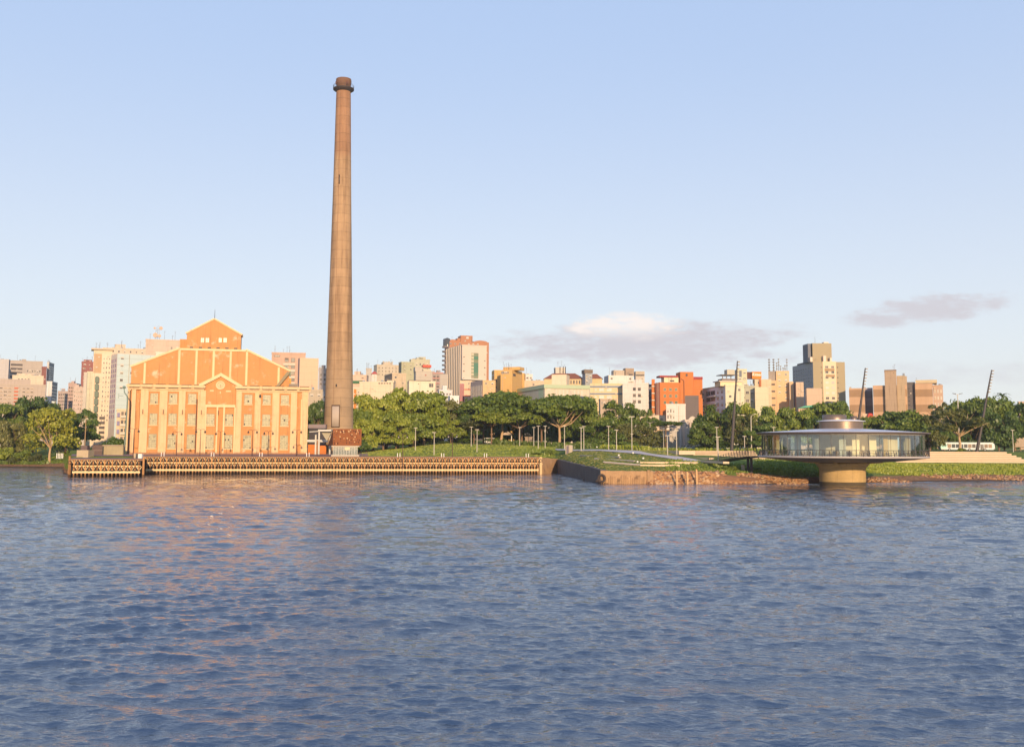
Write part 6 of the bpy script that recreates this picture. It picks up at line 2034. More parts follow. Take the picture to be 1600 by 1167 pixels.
# sign
sgx = empty('rooftop_sign', (gx(1176, 530, 30), 530, zz(1180, 592, 530) - .5), 'orange rooftop sign box with white script lettering', 'sign', rz=R(2))
k = 530 / F
sw, sh = 14.8 * k, 11.2 * k
MB().box(0, sw, 0, 3.2, .5, .5 + sh).build('board', mat('orange sign board', (.52, .20, .03), var=.08), sgx)
MB().box(-7 * k, -.003, 1.5, 3, .5, .5 + sh).build('side_board', mat('maroon sign side', (.12, .05, .045)), sgx)
MB().box(.5, .9, .5, .9, -2, .498).box(sw - .9, sw - .5, .5, .9, -2, .498).build('leg', M_dark, sgx)
tx = bpy.data.curves.new('lettering', 'FONT')
tx.body = 'Ritter'; tx.size = 2.15; tx.shear = .25; tx.extrude = .03; tx.align_x = 'CENTER'; tx.offset = .035
tx.materials.append(M_white)
tmp = link('tmp_text', tx)
bpy.context.view_layer.update()
tme = bpy.data.meshes.new_from_object(tmp.evaluated_get(bpy.context.evaluated_depsgraph_get()))
bpy.data.objects.remove(tmp)
link('lettering', tme, sgx, (sw * .5, -.05, .5 + sh * .42), (math.pi / 2, 0, 0))
# peach tower group
mp_ = mat('peach render', (.57, .39, .23), var=.05, scale=.3, streak=.08)
b = B('tall peach tower with antennas on its roof and four dark balcony slots', 1205, 1213.5, 1234, 1235, 579.5, 530, (.68, .45, .24), th=8, mats=mp_, depth=18, roof=False)
for px, t_ in ((1216, 566), (1219, 560), (1222, 571), (1226, 574), (1229, 570), (1232, 560.5)):
    x = b.px_to(px); am = MB().tube((x, 2, b.H), (x, 2, b.h(t_)), .16, .1, 6)
    for kk in range(3): am.box(x - .35, x + .35, 1.7, 2.3, b.h(t_) - .6 - kk * 1.5, b.h(t_) - kk * 1.5)
    am.build('antenna', M_ant, b.root)
b = B('peach lower wing with dark slots at the left of the tall peach tower', 1203, 1203.3, 1213.5, 1214, 594.5, 524, (.68, .45, .24), th=2, mats=mp_, depth=6, roof=False)
for k_ in range(4): b.wins('F', 1204, 1212, 1, 1, 599 + k_ * 10.8, 602 + k_ * 10.8, ww=.9, hh=.9, fm=M_wfd)
b.box('grey_roof_room', 1201.5, 1212, 580, y0=3, y1=8, m=mat('grey brown roof room', (.30, .25, .21), var=.3)); 
for px, t_ in ((1203, 560), (1210, 560)):
    x = b.px_to(px); am = MB().tube((x, 5, b.h(580)), (x, 5, b.h(t_)), .25, .12, 6)
    for kk in range(5): am.box(x - .5, x + .5, 4.6, 5.4, b.h(t_) - .5 - kk * 1.4, b.h(t_) - kk * 1.4 + .1)
    am.build('telecom_mast', M_ant, b.root)
b = B('peach step block right of the tall peach tower', 1234, 1234.5, 1240.5, 1241, 596, 526, (.68, .45, .24), th=2, mats=mp_, depth=8, roof=False)
b = B('salmon block with a narrow dark notch between peach tower and big olive tower', 1241, 1244.5, 1256.5, 1260.5, 597, 520, (.56, .39, .26), th=-10, flank=(.25, .16, .15), depth=8, var=.04, streak=.05, roof=False)
b = B('plain salmon block at the foot of the olive tower', 1259, 1261, 1285, 1285.5, 606.5, 500, (.56, .39, .26), th=4, depth=8, var=.05, streak=.08, roof=False)
b = B('low pink building with teal green roof behind the trees left of the restaurant roof', 1247, 1248, 1282, 1283, 638, 455, (.60, .38, .27), th=2, depth=8, roof=False)
MB().prism([(-.5, b.H), (b.W + .5, b.H + .8), (b.W + .5, b.H + 1.6), (b.W * .3, b.H + 1.1)], -.5, 8).build('roof', mat('teal green roof', (.10, .36, .25), var=.1), b.root)
# olive tower
mol = mat('olive beige render', (.33, .27, .17), var=.04, scale=.3, streak=.06)
b = B('tallest olive beige tower at right with a cream window strip and high roof block', 1239.5, 1271.5, 1321.5, 1322, 565.5, 600, (.38, .30, .17), th=10, mats=None, key='olive beige render', flank=(.36, .345, .36), depth=20, roof=False)
b.wins('L', cols=8, rows=8, top=572, bot=612, ww=.5, hh=.45, fm=mat('grey surround', (.25, .24, .26)))
xa, xb = b.px_to(1286), b.px_to(1307)
MB().box(xa, xb, -.35, -.002, 0, b.H + .3).build('cream_strip', mat('cream strip', (.66, .50, .34), var=.05), b.root)
for j in range(8):
    for px0, px1 in ((1289.5, 1295), (1299, 1304)):
        x0, x1 = b.px_to(px0), b.px_to(px1)
        z1, z0 = b.h(571.5 + j * 8.1), b.h(575.5 + j * 8.1)
        o = link('window', win_mesh(M_wf, M_whsh if j in (3, 4, 5) else M_wpane), b.root, ((x0 + x1) / 2, -.36, z0), (0, 0, 0), (x1 - x0, 1, z1 - z0))
st = mat('brown balcony stain', (.33, .22, .12), var=.4)
MB().box(b.px_to(1289), b.px_to(1304), -.6, -.36, b.h(580), b.h(576)).build('balcony', st, b.root); MB().box(b.px_to(1291), b.px_to(1304.5), -.6, -.36, b.h(589), b.h(585.5)).build('balcony', st, b.root)
b.wins('F', 1283.2, 1285, 1, 8, 570, 634, ww=.9, hh=.22, fm=M_wfd).wins('F', 1308.5, 1310.5, 1, 8, 570, 634, ww=.9, hh=.22, fm=M_wfd)
b.box('roof_block', 1271, 1301, 536.5, y0=3, y1=12, m=mol)
MB().box(b.px_to(1266.5), b.px_to(1271) - .003, 3, 12, b.H, b.h(536.5)).build('roof_block_side', mat('grey roof flank', (.16, .16, .18)), b.root)
for px, t_, w_ in ((1269, 558, 3.5), (1290, 556, 4.5), (1299.5, 559, 3)): b.box('white_tank', px - w_ / 2, px + w_ / 2, t_, None, .6, 2.6, mat('whitish tank', (.64, .52, .42)))
b.box('roof_hut', 1289, 1296.5, 534.5, 536.4, 5, 8, mat('whitish tank', (.64, .52, .42)))
b.clutter(0, 3, False)
x = b.px_to(1279); MB().tube((x, 4, b.h(536.5)), (x, 4, b.h(525)), .1, .06, 5).build('antenna', M_ant, b.root)
MB().box(-.1, 4, b.Ld * .3, b.Ld * .75, b.H + .003, b.H + .9).build('roof_strip', M_balD, b.root)
MB().tube((1.5, b.Ld * .35, b.H), (1.5, b.Ld * .35, b.h(558)), .9, .8, 10).build('white_tank', mat('whitish tank', (.64, .52, .42)), b.root)
# striped brown complex
def striped(key, c1, c2, ph=0.0):
    if key in MATS: return MATS[key]
    m = bpy.data.materials.new(key); m.use_nodes = True
    g = NG(m.node_tree)
    co = g.n('ShaderNodeTexCoord').outputs['Object']
    z = g.n('ShaderNodeSeparateXYZ', {0: co}).outputs[2]
    f = g.m('GREATER_THAN', g.m('FRACT', g.m('DIVIDE', g.m('ADD', z, ph), 8.2)), .52)
    n = g.n('ShaderNodeTexNoise', {'Vector': co, 'Scale': .25, 'Detail': 8.0, 'Roughness': .7})
    st_ = g.n('ShaderNodeTexNoise', {'Vector': g.n('ShaderNodeMapping', {0: co, 3: (1, 1, .08)}).outputs[0], 'Scale': .5, 'Detail': 5.0})
    c = g.mix(f, c1, c2)
    cc = g.n('ShaderNodeVectorMath', {0: c}, operation='SCALE')
    g.t.links.new(g.m('ADD', .62, g.m('ADD', g.m('MULTIPLY', n.outputs[0], .35), g.m('MULTIPLY', st_.outputs[0], .4))), cc.inputs['Scale'])
    b_ = g.n('ShaderNodeBsdfPrincipled', {'Base Color': cc.outputs[0], 'Roughness': .9})
    g.n('ShaderNodeOutputMaterial', {0: b_.outputs[0]})
    MATS[key] = m
    return m


ms_ = striped('striped pink brown render', (.47, .30, .19), (.30, .185, .105))
ZB = 7.0
b = B('left wing of the striped brown complex, pink and brown bands with blank walls', 1326, 1327.5, 1352, 1352, 606.5, 560, (.4, .3, .2), th=3, mats=ms_, depth=16, roof=False, zbot=ZB); b.box('corner_box', 1328, 1331, 604.5, m=M_tank)
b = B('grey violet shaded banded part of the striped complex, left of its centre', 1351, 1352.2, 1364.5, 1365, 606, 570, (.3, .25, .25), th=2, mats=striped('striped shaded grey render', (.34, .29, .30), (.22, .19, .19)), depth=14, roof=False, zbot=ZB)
b = B('centre banded part of the striped brown complex', 1364, 1365, 1418, 1418, 602, 556, (.4, .3, .2), th=3, mats=ms_, depth=16, roof=False, zbot=ZB)
b = B('tall ribbed brown lift tower of the striped complex, its highest point', 1382.5, 1383.5, 1402, 1403, 579.5, 552, (.40, .27, .17), th=3, depth=10, streak=.5, roof=False, col2=(.3, .2, .13))
MB().box(-.1, b.W + .1, -.1, 10.1, b.H + .003, b.H + .6).build('cap', mat('dark cap', (.2, .13, .08)), b.root); b.clutter(0, 2, False); b.wins('F', 1396, 1399, 1, 1, 582, 584, fm=M_wfd)
b = B('second ribbed beige tower of the striped complex, right of the lift tower', 1402, 1402.5, 1414, 1418.5, 587, 551, (.52, .36, .20), th=-10, depth=9, streak=.5, roof=False); b.clutter(1, 0, False)
b = B('dark grey recessed stair part between the two lit wings of the striped complex', 1412, 1413.5, 1431, 1431, 597, 558, (.13, .115, .12), th=2, depth=10, roof=False, lines=(4, .08, .3)); b.wins('F', 1415, 1424, 1, 5, 604, 636, ww=.8, hh=.25, fm=M_wfd)
b = B('right banded wing of the striped brown complex under a projecting roof slab', 1430, 1431, 1458.5, 1459, 599, 554, (.4, .3, .2), th=3, mats=ms_, depth=16, roof=False, zbot=ZB)
MB().box(.3, b.W + 2.3, .5, 14, b.H + .2, b.H + 1.9).build('roof_slab', mat('beige roof slab', (.50, .40, .26), var=.12), b.root); b.clutter(1, 1, False)
b = B('pinkish end flats with white shuttered windows at the right end of the striped complex', 1458, 1459, 1474.5, 1475.5, 603, 560, (.50, .33, .24), th=2, depth=12); b.wins('F', cols=3, rows=4, top=606, bot=648, ww=.5, hh=.5, fm=M_wf, pm=M_whsh); b.clutter(2, 0, False)
b = B('small house with bright red roof left of the trees before the striped complex', 1354, 1356, 1366, 1367, 655, 440, (.6, .45, .33), th=4, depth=7, roof=False).hip(mat('bright red roof', (.45, .06, .04)), 2.6)
b = B('small cream cube house right of the leaning mast behind the restaurant', 1347, 1348.5, 1355.5, 1356, 648.5, 450, (.64, .46, .3), th=2, depth=6)
b = B('pinkish building top showing over the trees at the far right edge', 1591, 1593, 1640, 1640, 628.5, 560, (.55, .38, .28), th=2, depth=10, zbot=ZB); b.wins('F', 1594, 1604, 2, 1, 630, 634, fm=M_wf)
# pinkish low buildings seen under the trees
b = B('salmon shop fronts glimpsed under the light green trees left of the lawn', 588, 589, 612, 612, 681, 455, (.62, .36, .22), th=2, depth=8); b.wins('F', cols=5, rows=1, top=684, bot=694, ww=.5, hh=.8, fm=M_wf)
b = B('pale pink low fronts glimpsed under the trees right of the viaduct', 1092, 1093, 1118, 1118, 690, 440, (.5, .33, .25), th=2, depth=8); b.wins('F', cols=5, rows=1, top=692, bot=698, ww=.5, hh=.8, fm=M_wfd)

# walls that would otherwise stay bare get the odd small windows such backs have, air conditioners and pipes
rr = random.Random(77)
for b in CITY:
    if any(k_ in b.label for k_ in ('plain', 'blank', 'windowless', 'wing of the striped', 'part of the striped', 'white tower with', 'lift tower', 'olive beige tower')): continue
    if b.nw == 0 and b.W > 4:
        c_ = max(2, int(b.W / 3.4)); r_ = max(1, min(5, int((b.H - 8) / 3.1)))
        z1 = b.H - .7
        for i in range(c_):
            for j in range(r_):
                if rr.random() < .35: continue
                link('window', win_mesh(M_wf, M_wpane, rr.choice(('plain', 'blind'))), b.root, (b.W * (i + .5) / c_, -.003, z1 - 1.7 - j * 3.1), (0, 0, 0), (1.25, 1, 1.15))
    for _ in range(rr.randrange(0, 4)):
        x = rr.uniform(.1, .9) * b.W; z = b.H - rr.uniform(1.5, 9)
        MB().box(x - .4, x + .4, -.45, -.16, z, z + .55).build('air_conditioner', M_bal, b.root)
    if rr.random() < .5:
        x = rr.uniform(.05, .95) * b.W
        MB().box(x - .08, x + .08, -.14, -.004, b.H * .3, b.H - .2).build('down_pipe', M_tank, b.root)
# ------------------------------------------------------------------ trees
def leafmat(key, c1, c2, c3):
    m = bpy.data.materials.new(key); m.use_nodes = True
    g = NG(m.node_tree)
    co = g.n('ShaderNodeTexCoord').outputs['Object']
    geo = g.n('ShaderNodeNewGeometry')
    oi = g.n('ShaderNodeObjectInfo')
    n = g.n('ShaderNodeTexNoise', {'Vector': geo.outputs['Position'], 'Scale': .22, 'Detail': 3.0})
    isl = geo.outputs['Random Per Island']
    f = g.m('ADD', g.m('MULTIPLY', n.outputs[0], .9), g.m('MULTIPLY', g.m('SUBTRACT', isl, .5), .55))
    f = g.m('ADD', f, g.m('MULTIPLY', g.m('SUBTRACT', oi.outputs['Random'], .5), .60))
    c = g.mix(g.ramp(f, .15, .55), c1, c2)
    c = g.mix(g.ramp(f, .55, .95), c, c3)
    d = g.n('ShaderNodeBsdfDiffuse', {'Color': c})
    t = g.n('ShaderNodeBsdfTranslucent', {'Color': g.mix(.5, c, (.20, .28, .03), 'MIX')})
    gl = g.n('ShaderNodeBsdfGlossy', {'Color': (1, 1, 1, 1), 'Roughness': .45})
    mx = g.n('ShaderNodeMixShader', {0: .30, 1: d.outputs[0], 2: t.outputs[0]})
    mx2 = g.n('ShaderNodeMixShader', {0: .025, 1: mx.outputs[0], 2: gl.outputs[0]})
    g.n('ShaderNodeOutputMaterial', {0: mx2.outputs[0]})
    return m


LM = {
    'dark': leafmat('dark green leaves', (.055, .098, .020), (.105, .165, .030), (.17, .23, .042)),
    'mid': leafmat('mid green leaves', (.085, .130, .020), (.165, .22, .032), (.25, .295, .048)),
    'light': leafmat('light green leaves', (.15, .195, .021), (.265, .31, .035), (.37, .39, .055)),
    'willow': leafmat('yellow green leaves', (.17, .19, .018), (.29, .30, .028), (.40, .38, .045)),
    'dry': leafmat('dry short grass', (.13, .145, .035), (.22, .215, .055), (.34, .28, .10)),
    'olive': leafmat('olive leaves', (.075, .090, .024), (.14, .145, .036), (.21, .20, .055)),
}
M_bark = mat('bark', (.20, .125, .075), var=.3, scale=1.5)
M_barkL = mat('pale bark', (.42, .29, .17), var=.25, scale=1.5)


def crown_mesh(kind, seed, nleaf, leaf, lm):
    """crown in unit size: width 2 (x, y in -1..1), height 1 (z 0..1)"""
    rng = np.random.RandomState(seed)
    lobes = []
    if kind == 'umbrella': nl = 36
    elif kind == 'sparse': nl = 20
    elif kind == 'bush': nl = 12
    else: nl = 32
    for i in range(nl):
        if kind == 'umbrella':
            a = rng.uniform(0, 2 * math.pi); r = math.sqrt(rng.uniform(0, 1)) * .80
            z = .76 - .42 * r * r + rng.uniform(-.24, .06)
            lobes.append((r * math.cos(a), r * math.sin(a), z, rng.uniform(.16, .33), rng.uniform(.10, .20)))
        elif kind == 'sparse':
            a = rng.uniform(0, 2 * math.pi); r = rng.uniform(.1, .82)
            lobes.append((r * math.cos(a), r * math.sin(a), rng.uniform(.25, .90 - .25 * r), rng.uniform(.12, .24), rng.uniform(.08, .15)))
        elif kind == 'bush':
            a = rng.uniform(0, 2 * math.pi); r = rng.uniform(0, .7)
            lobes.append((r * math.cos(a), r * math.sin(a), rng.uniform(.2, .75 - .3 * r), rng.uniform(.25, .4), rng.uniform(.2, .32)))
        elif kind == 'willow':
            a = rng.uniform(0, 2 * math.pi); r = rng.uniform(.05, .78)
            z = rng.uniform(.12, .86) if r > .45 else rng.uniform(.4, .88)
            sh = 1 - max(0, z - .5) * .9
            lobes.append((r * sh * math.cos(a), r * sh * math.sin(a), z, rng.uniform(.16, .28), rng.uniform(.09, .19)))
        else:
            a = rng.uniform(0, 2 * math.pi); z = rng.uniform(.10, .86)
            rad = math.sqrt(max(0.02, 1 - ((z - .42) / .56) ** 2)) * .74
            r = rad * rng.uniform(.35, 1) ** .5
            lobes.append((r * math.cos(a), r * math.sin(a), z, rng.uniform(.19, .33), rng.uniform(.11, .20)))
    lob = np.array(lobes)
    wts = lob[:, 3] ** 2; wts /= wts.sum()
    idx = rng.choice(len(lob), nleaf, p=wts)
    d = rng.normal(size=(nleaf, 3)); d /= np.linalg.norm(d, axis=1)[:, None]
    d[:, 2] = np.where(d[:, 2] < -.25, -d[:, 2], d[:, 2])
    rad = 1.0 - np.abs(rng.normal(0, .22, nleaf)) + (rng.rand(nleaf) < .22) * rng.uniform(0, .40, nleaf)
    if kind == 'willow':
        d[:, 2] *= 1.0
    L = lob[idx]
    c = L[:, :3] + d * rad[:, None] * np.stack([L[:, 3], L[:, 3], L[:, 4]], 1)
    if kind == 'willow':
        c[:, 2] -= (rng.rand(nleaf) < .3) * rng.uniform(0, .12, nleaf)
    nrm = d * .8 + rng.normal(size=(nleaf, 3)) * .55 + np.array([0, 0, .25])
    nrm /= np.linalg.norm(nrm, axis=1)[:, None]
    t = np.cross(nrm, rng.normal(size=(nleaf, 3))); t /= np.linalg.norm(t, axis=1)[:, None]
    b = np.cross(nrm, t)
    s = leaf * rng.uniform(.55, 1.35, nleaf)[:, None]
    a_ = np.array([1, 1, .0])
    quad = []
    for (u, v) in ((-1, -.15), (-.1, -.75), (1, .1), (.15, .8)):
        q = t * s * u + b * s * v
        q[:, 2] *= 1.0
        quad.append(c + q)
    co = np.stack(quad, 1).reshape(-1, 3)
    me = bpy.data.meshes.new('crown')
    me.vertices.add(len(co)); me.vertices.foreach_set('co', co.astype(np.float32).ravel())
    me.loops.add(nleaf * 4); me.loops.foreach_set('vertex_index', np.arange(nleaf * 4, dtype=np.int32))
    me.polygons.add(nleaf); me.polygons.foreach_set('loop_start', np.arange(0, nleaf * 4, 4, dtype=np.int32))
    me.materials.append(lm)
    me.update(calc_edges=True)
    return me, lob


def trunk_mesh(kind, seed, lob, m, tw=.05, zc=.30):
    """in the same unit box; trunk from z=-1 (ground) handled by the caller through real units"""
    return None


def build_tree(kind, seed, H_, Wd, crown_frac, lmkey, bark, lean=0.0, density=1.0, label=None, loc=None, group='trees along the waterfront park', name='broadleaf_tree', cat='tree', limbs=7, tw=None):
    """real-size tree at loc; crown occupies the upper part"""
    rng = random.Random(seed)
    root = empty(name, loc, label, cat, group, rng.uniform(-.4, .4))
    ch = H_ * crown_frac
    z0 = H_ - ch
    key = (kind, seed % 4, lmkey, round(density, 1))
    if key not in CR:
        base = {'round': 8500, 'umbrella': 8000, 'sparse': 2600, 'bush': 2200, 'willow': 6500}[kind]
        CR[key] = crown_mesh(kind, seed % 4 + 11, int(base * density), {'round': .043, 'umbrella': .040, 'sparse': .042, 'bush': .07, 'willow': .036}[kind], LM[lmkey])
    me, lob = CR[key]
    off = lean * H_ * .3
    link('crown', me, root, (off, 0, z0), (0, 0, rng.uniform(0, 6.28)) if abs(lean) < .01 else (0, 0, 0), (Wd / 2, Wd / 2, ch))
    if kind != 'bush':
        r0 = tw or max(.16, H_ * .022)
        t = MB()
        fork = z0 + ch * (.12 if kind == 'umbrella' else .08)
        p0 = Vector((0, 0, -.4)); p1 = Vector((off * .5 + rng.uniform(-.3, .3), 0, fork * .55)); p2 = Vector((off, rng.uniform(-.3, .3), fork))
        t.path([p0, p1, p2], [r0 * 1.25, r0, r0 * .8], 8)
        for i in range(limbs):
            a = 2 * math.pi * i / limbs + rng.uniform(-.3, .3)
            rr = Wd / 2 * rng.uniform(.45, .75)
            e = Vector((off + rr * math.cos(a), rr * math.sin(a), z0 + ch * rng.uniform(.5, .8)))
            m_ = p2.lerp(e, .5) + Vector((0, 0, ch * .04 if kind != 'umbrella' else -ch * .10))
            t.path([p2, m_, e], [r0 * .55, r0 * .35, r0 * .12], 6)
            e2 = m_ + Vector((rng.uniform(-1, 1), rng.uniform(-1, 1), 1.0)).normalized() * ch * .35
            t.path([m_, e2], [r0 * .28, r0 * .08], 5)
        t.build('trunk', bark, root)
    return root


CR = {}


def tree(px, top, w, D, kind, lmk, label, bark=None, cf=.72, lean=0.0, dens=1.0, zoff=0.0, **kw):
    x = gx(px, D, 14)
    z = hz(x, D)
    H_ = zz(px, top, D) - z
    return build_tree(kind, int(px * 3 + D), H_, w / F * D * 1.24, min(.92, cf + (.06 if kind == 'round' else 0)), lmk, bark or M_bark, lean, dens, label, (x, D, z - .1), **kw)


TR = [
    # left bank
    (80, 637, 86, 377, 'willow', 'willow', 'bright yellow-green tree with pale forked trunk on the left bank', dict(bark=M_barkL, cf=.80, dens=1.1, name='willow_tree', tw=.42, limbs=9, group='trees on the left bank')),
    (52, 622, 70, 440, 'round', 'dark', 'dark broad tree behind the yellow-green one, its left neighbour', dict(group='trees on the left bank')),
    (5, 632, 70, 420, 'round', 'mid', 'mid green tree cut by the left edge, behind the bank bushes', dict(group='trees on the left bank')),
    (-32, 640, 70, 400, 'round', 'dark', 'dark green tree at the outermost left edge of the view', dict(group='trees on the left bank')),
    (123, 640, 60, 425, 'round', 'dark', 'dark tree between the yellow-green tree and the street left of the plant', dict(cf=.8, group='trees on the left bank')),
    (104, 650, 40, 400, 'round', 'dark', 'smaller dark tree just right behind the yellow-green one', dict(cf=.85, group='trees on the left bank')),
    (15, 657, 46, 392, 'round', 'olive', 'olive tree with a bare pale branch at the left edge near the water', dict(cf=.85, group='trees on the left bank')),
    (40, 652, 34, 398, 'round', 'mid', 'small mid green tree between the left edge tree and the yellow-green tree', dict(cf=.85, group='trees on the left bank')),
    (494, 626, 38, 375, 'round', 'dark', 'dark tree in the gap between the plant and the chimney', dict(cf=.85)),
    # big light green group
    (603, 622, 60, 390, 'round', 'mid', 'mid green tree filling the gap between the first two big light green trees', dict(cf=.9)),
    (642, 618, 60, 394, 'round', 'mid', 'mid green tree filling the gap between the second and third big light green trees', dict(cf=.9)),
    (620, 655, 50, 362, 'round', 'light', 'lowest bright tree at the lawn edge in the middle of the light green group', dict(cf=.85)),
    (572, 655, 44, 352, 'round', 'light', 'low bright tree next to the rusty kiosk', dict(cf=.9)),
    (812, 640, 66, 388, 'umbrella', 'mid', 'lower spreading tree in front between the two widest umbrella trees', dict(cf=.6)),
    (768, 640, 60, 386, 'umbrella', 'light', 'lower bright spreading tree in front of the widest umbrella tree', dict(cf=.55)),
    (583, 617, 78, 372, 'round', 'light', 'leftmost big light green tree right of the chimney', dict(cf=.82, dens=1.3)),
    (562, 640, 44, 362, 'round', 'mid', 'darker tree tucked right against the chimney', dict(cf=.85)),
    (622, 609, 80, 380, 'round', 'light', 'second and tallest big light green tree right of the chimney', dict(cf=.84, dens=1.3)),
    (662, 613, 78, 386, 'round', 'light', 'third big light green tree, with a pale limb showing', dict(cf=.84, dens=1.2, bark=M_barkL)),
    (690, 626, 60, 392, 'round', 'olive', 'olive tree at the right end of the light green group', dict(cf=.84)),
    (600, 640, 56, 368, 'round', 'light', 'low light green tree in front of the tallest ones, left', dict(cf=.80)),
    (645, 646, 60, 372, 'round', 'mid', 'low mid green tree in front of the tallest ones, right', dict(cf=.75)),
    (705, 656, 44, 388, 'round', 'light', 'small bright tree at the gap before the umbrella trees', dict(cf=.78)),
    (722, 634, 62, 398, 'round', 'dark', 'dark rounded tree between the light group and the umbrella trees', dict(cf=.82)),
    (740, 652, 56, 392, 'umbrella', 'olive', 'low flat olive tree at the left foot of the umbrella trees', dict(cf=.62)),
    (782, 606, 112, 398, 'umbrella', 'mid', 'wide umbrella shaped tree, tallest of the park middle', dict(cf=.72, dens=1.5, bark=M_barkL, lean=.12, tw=.5)),
    (756, 622, 78, 405, 'umbrella', 'dark', 'umbrella tree to the left behind the widest umbrella tree', dict(cf=.74, dens=1.2)),
    (815, 622, 70, 405, 'umbrella', 'dark', 'dark umbrella tree between the two widest umbrella trees', dict(cf=.78, dens=1.2)),
    (874, 610, 104, 392, 'umbrella', 'mid', 'second wide umbrella tree with pale leaning trunk above the stair block', dict(cf=.74, dens=1.5, bark=M_barkL, tw=.5)),
    (846, 622, 66, 402, 'umbrella', 'mid', 'smaller umbrella tree behind the two wide ones', dict(cf=.78, dens=1.1)),
    (906, 620, 60, 402, 'round', 'dark', 'dark tree at the right shoulder of the second umbrella tree', dict(cf=.82)),
    (925, 632, 56, 396, 'sparse', 'mid', 'airy tree with yellowish leaves right of the umbrella trees', dict(cf=.85, dens=1.6)),
    (938, 656, 70, 388, 'round', 'mid', 'broad low tree right of the second umbrella tree', dict(cf=.84)),
    (972, 662, 54, 392, 'round', 'olive', 'low olive tree behind the tall double lamp', dict(cf=.84)),
    (968, 627, 58, 410, 'round', 'mid', 'tree before the white flats, its top reaching their windows', dict(cf=.6)),
    (997, 630, 46, 410, 'sparse', 'mid', 'thin tree before the white flats, left of the orange building', dict(cf=.80, dens=1.6)),
    (1008, 664, 54, 398, 'round', 'olive', 'low leafy tree left of the viaduct', dict(cf=.86)),
    (1041, 656, 56, 415, 'umbrella', 'dark', 'flat dark tree above the viaduct in front of the white house', dict(cf=.30)),
    (1018, 648, 38, 412, 'sparse', 'mid', 'thin tree before the cream low wall left of the orange building', dict(cf=.7, dens=1.4)),
    (1101, 660, 50, 392, 'round', 'mid', 'low tree at the foot of the balcony block left of the mast', dict(cf=.84)),
    (1130, 630, 64, 400, 'round', 'mid', 'tree left of the leaning mast in front of the pale green flats', dict(cf=.82)),
    (1158, 644, 50, 392, 'round', 'olive', 'tree directly right of the leaning mast', dict(cf=.84, bark=M_barkL)),
    (1180, 632, 62, 402, 'round', 'light', 'light green tree before the blank pale green wall', dict(cf=.84)),
    (1215, 637, 62, 398, 'round', 'mid', 'tree before the peach tower left of the restaurant', dict(cf=.86)),
    (1245, 640, 60, 395, 'round', 'mid', 'tree above the left side of the restaurant roof', dict(cf=.86)),
    (1190, 662, 56, 384, 'round', 'dark', 'dark lower tree behind the restaurant eave at left', dict(cf=.86)),
    (1200, 645, 56, 390, 'round', 'mid', 'tree filling the gap right of the light green tree before the peach tower', dict(cf=.92)),
    (1150, 650, 60, 405, 'round', 'mid', 'leafy tree right behind the foot of the leaning mast', dict(cf=.92)),
    (1112, 645, 56, 405, 'round', 'mid', 'leafy tree before the balcony side of the pale green flats', dict(cf=.92)),
    (1232, 640, 56, 402, 'round', 'light', 'brighter tree just left above the restaurant roof', dict(cf=.92)),
    (1262, 643, 44, 402, 'round', 'mid', 'tree before the plain salmon block above the restaurant roof', dict(cf=.92)),
    (1300, 629, 74, 400, 'round', 'mid', 'rounded tree behind the restaurant roof lantern', dict(cf=.80)),
    (1275, 650, 40, 392, 'round', 'dark', 'dark small tree left of the restaurant roof lantern', dict(cf=.86)),
    (1346, 652, 44, 385, 'round', 'mid', 'small tree at the right of the restaurant roof lantern', dict(cf=.86)),
    (1407, 637, 92, 385, 'umbrella', 'mid', 'large domed tree with bare inner limbs above the right restaurant roof', dict(cf=.84, dens=1.5, bark=M_barkL)),
    (1378, 650, 50, 392, 'round', 'dark', 'dark left shoulder of the domed tree behind the restaurant', dict(cf=.86)),
    (1452, 650, 50, 380, 'round', 'olive', 'olive tree just right of the restaurant roof edge', dict(cf=.86)),
    (1473, 628, 56, 420, 'sparse', 'olive', 'airy tree in front of the end flats of the striped complex', dict(cf=.55, dens=2.0)),
    (1498, 636, 96, 341, 'sparse', 'olive', 'spreading thin tree with pale bare forked trunk before the bus', dict(cf=.72, dens=2.4, bark=M_barkL, tw=.42, limbs=9)),
    (1510, 626, 60, 430, 'round', 'mid', 'tree behind the very tall street lamp', dict(cf=.86)),
    (1545, 622, 78, 425, 'round', 'mid', 'big tree behind the leaning mast at right', dict(cf=.88, dens=1.2)),
    (1560, 640, 60, 410, 'round', 'dark', 'dark lower tree right of the leaning mast', dict(cf=.86)),
    (1585, 630, 60, 432, 'round', 'dark', 'dark tree at the right edge behind the timber board', dict(cf=.88)),
    (1630, 640, 70, 425, 'round', 'mid', 'tree cut off by the right edge of the view', dict(cf=.88)),
    (1520, 652, 60, 412, 'round', 'dark', 'dark lower tree directly behind the bus', dict(cf=.88)),
    (1475, 662, 50, 412, 'round', 'dark', 'dark lower tree behind the left end of the bus', dict(cf=.88)),
]
for i_, (px, top, w, D) in enumerate([(716, 652, 50, 425), (745, 650, 50, 430), (772, 648, 50, 432), (800, 650, 48, 428), (828, 648, 50, 432), (856, 650, 50, 430), (884, 648, 50, 428), (912, 650, 46, 426),
                                      (575, 655, 50, 400), (606, 655, 50, 404), (640, 657, 50, 404), (672, 655, 50, 406)]):
    TR.append((px, top, w, D, 'round', 'dark', ('first second third fourth fifth sixth seventh eighth'.split()[i_ if i_ < 8 else i_ - 8]) +
               (' from the left of the dark trees closing the view under the umbrella trees' if i_ < 8 else ' from the left of the dark trees behind the light green group'), dict(cf=.9)))
for (px, top, w, D, kind, lmk, lab, kw) in TR:
    tree(px, top, w, D, kind, lmk, lab, **kw)
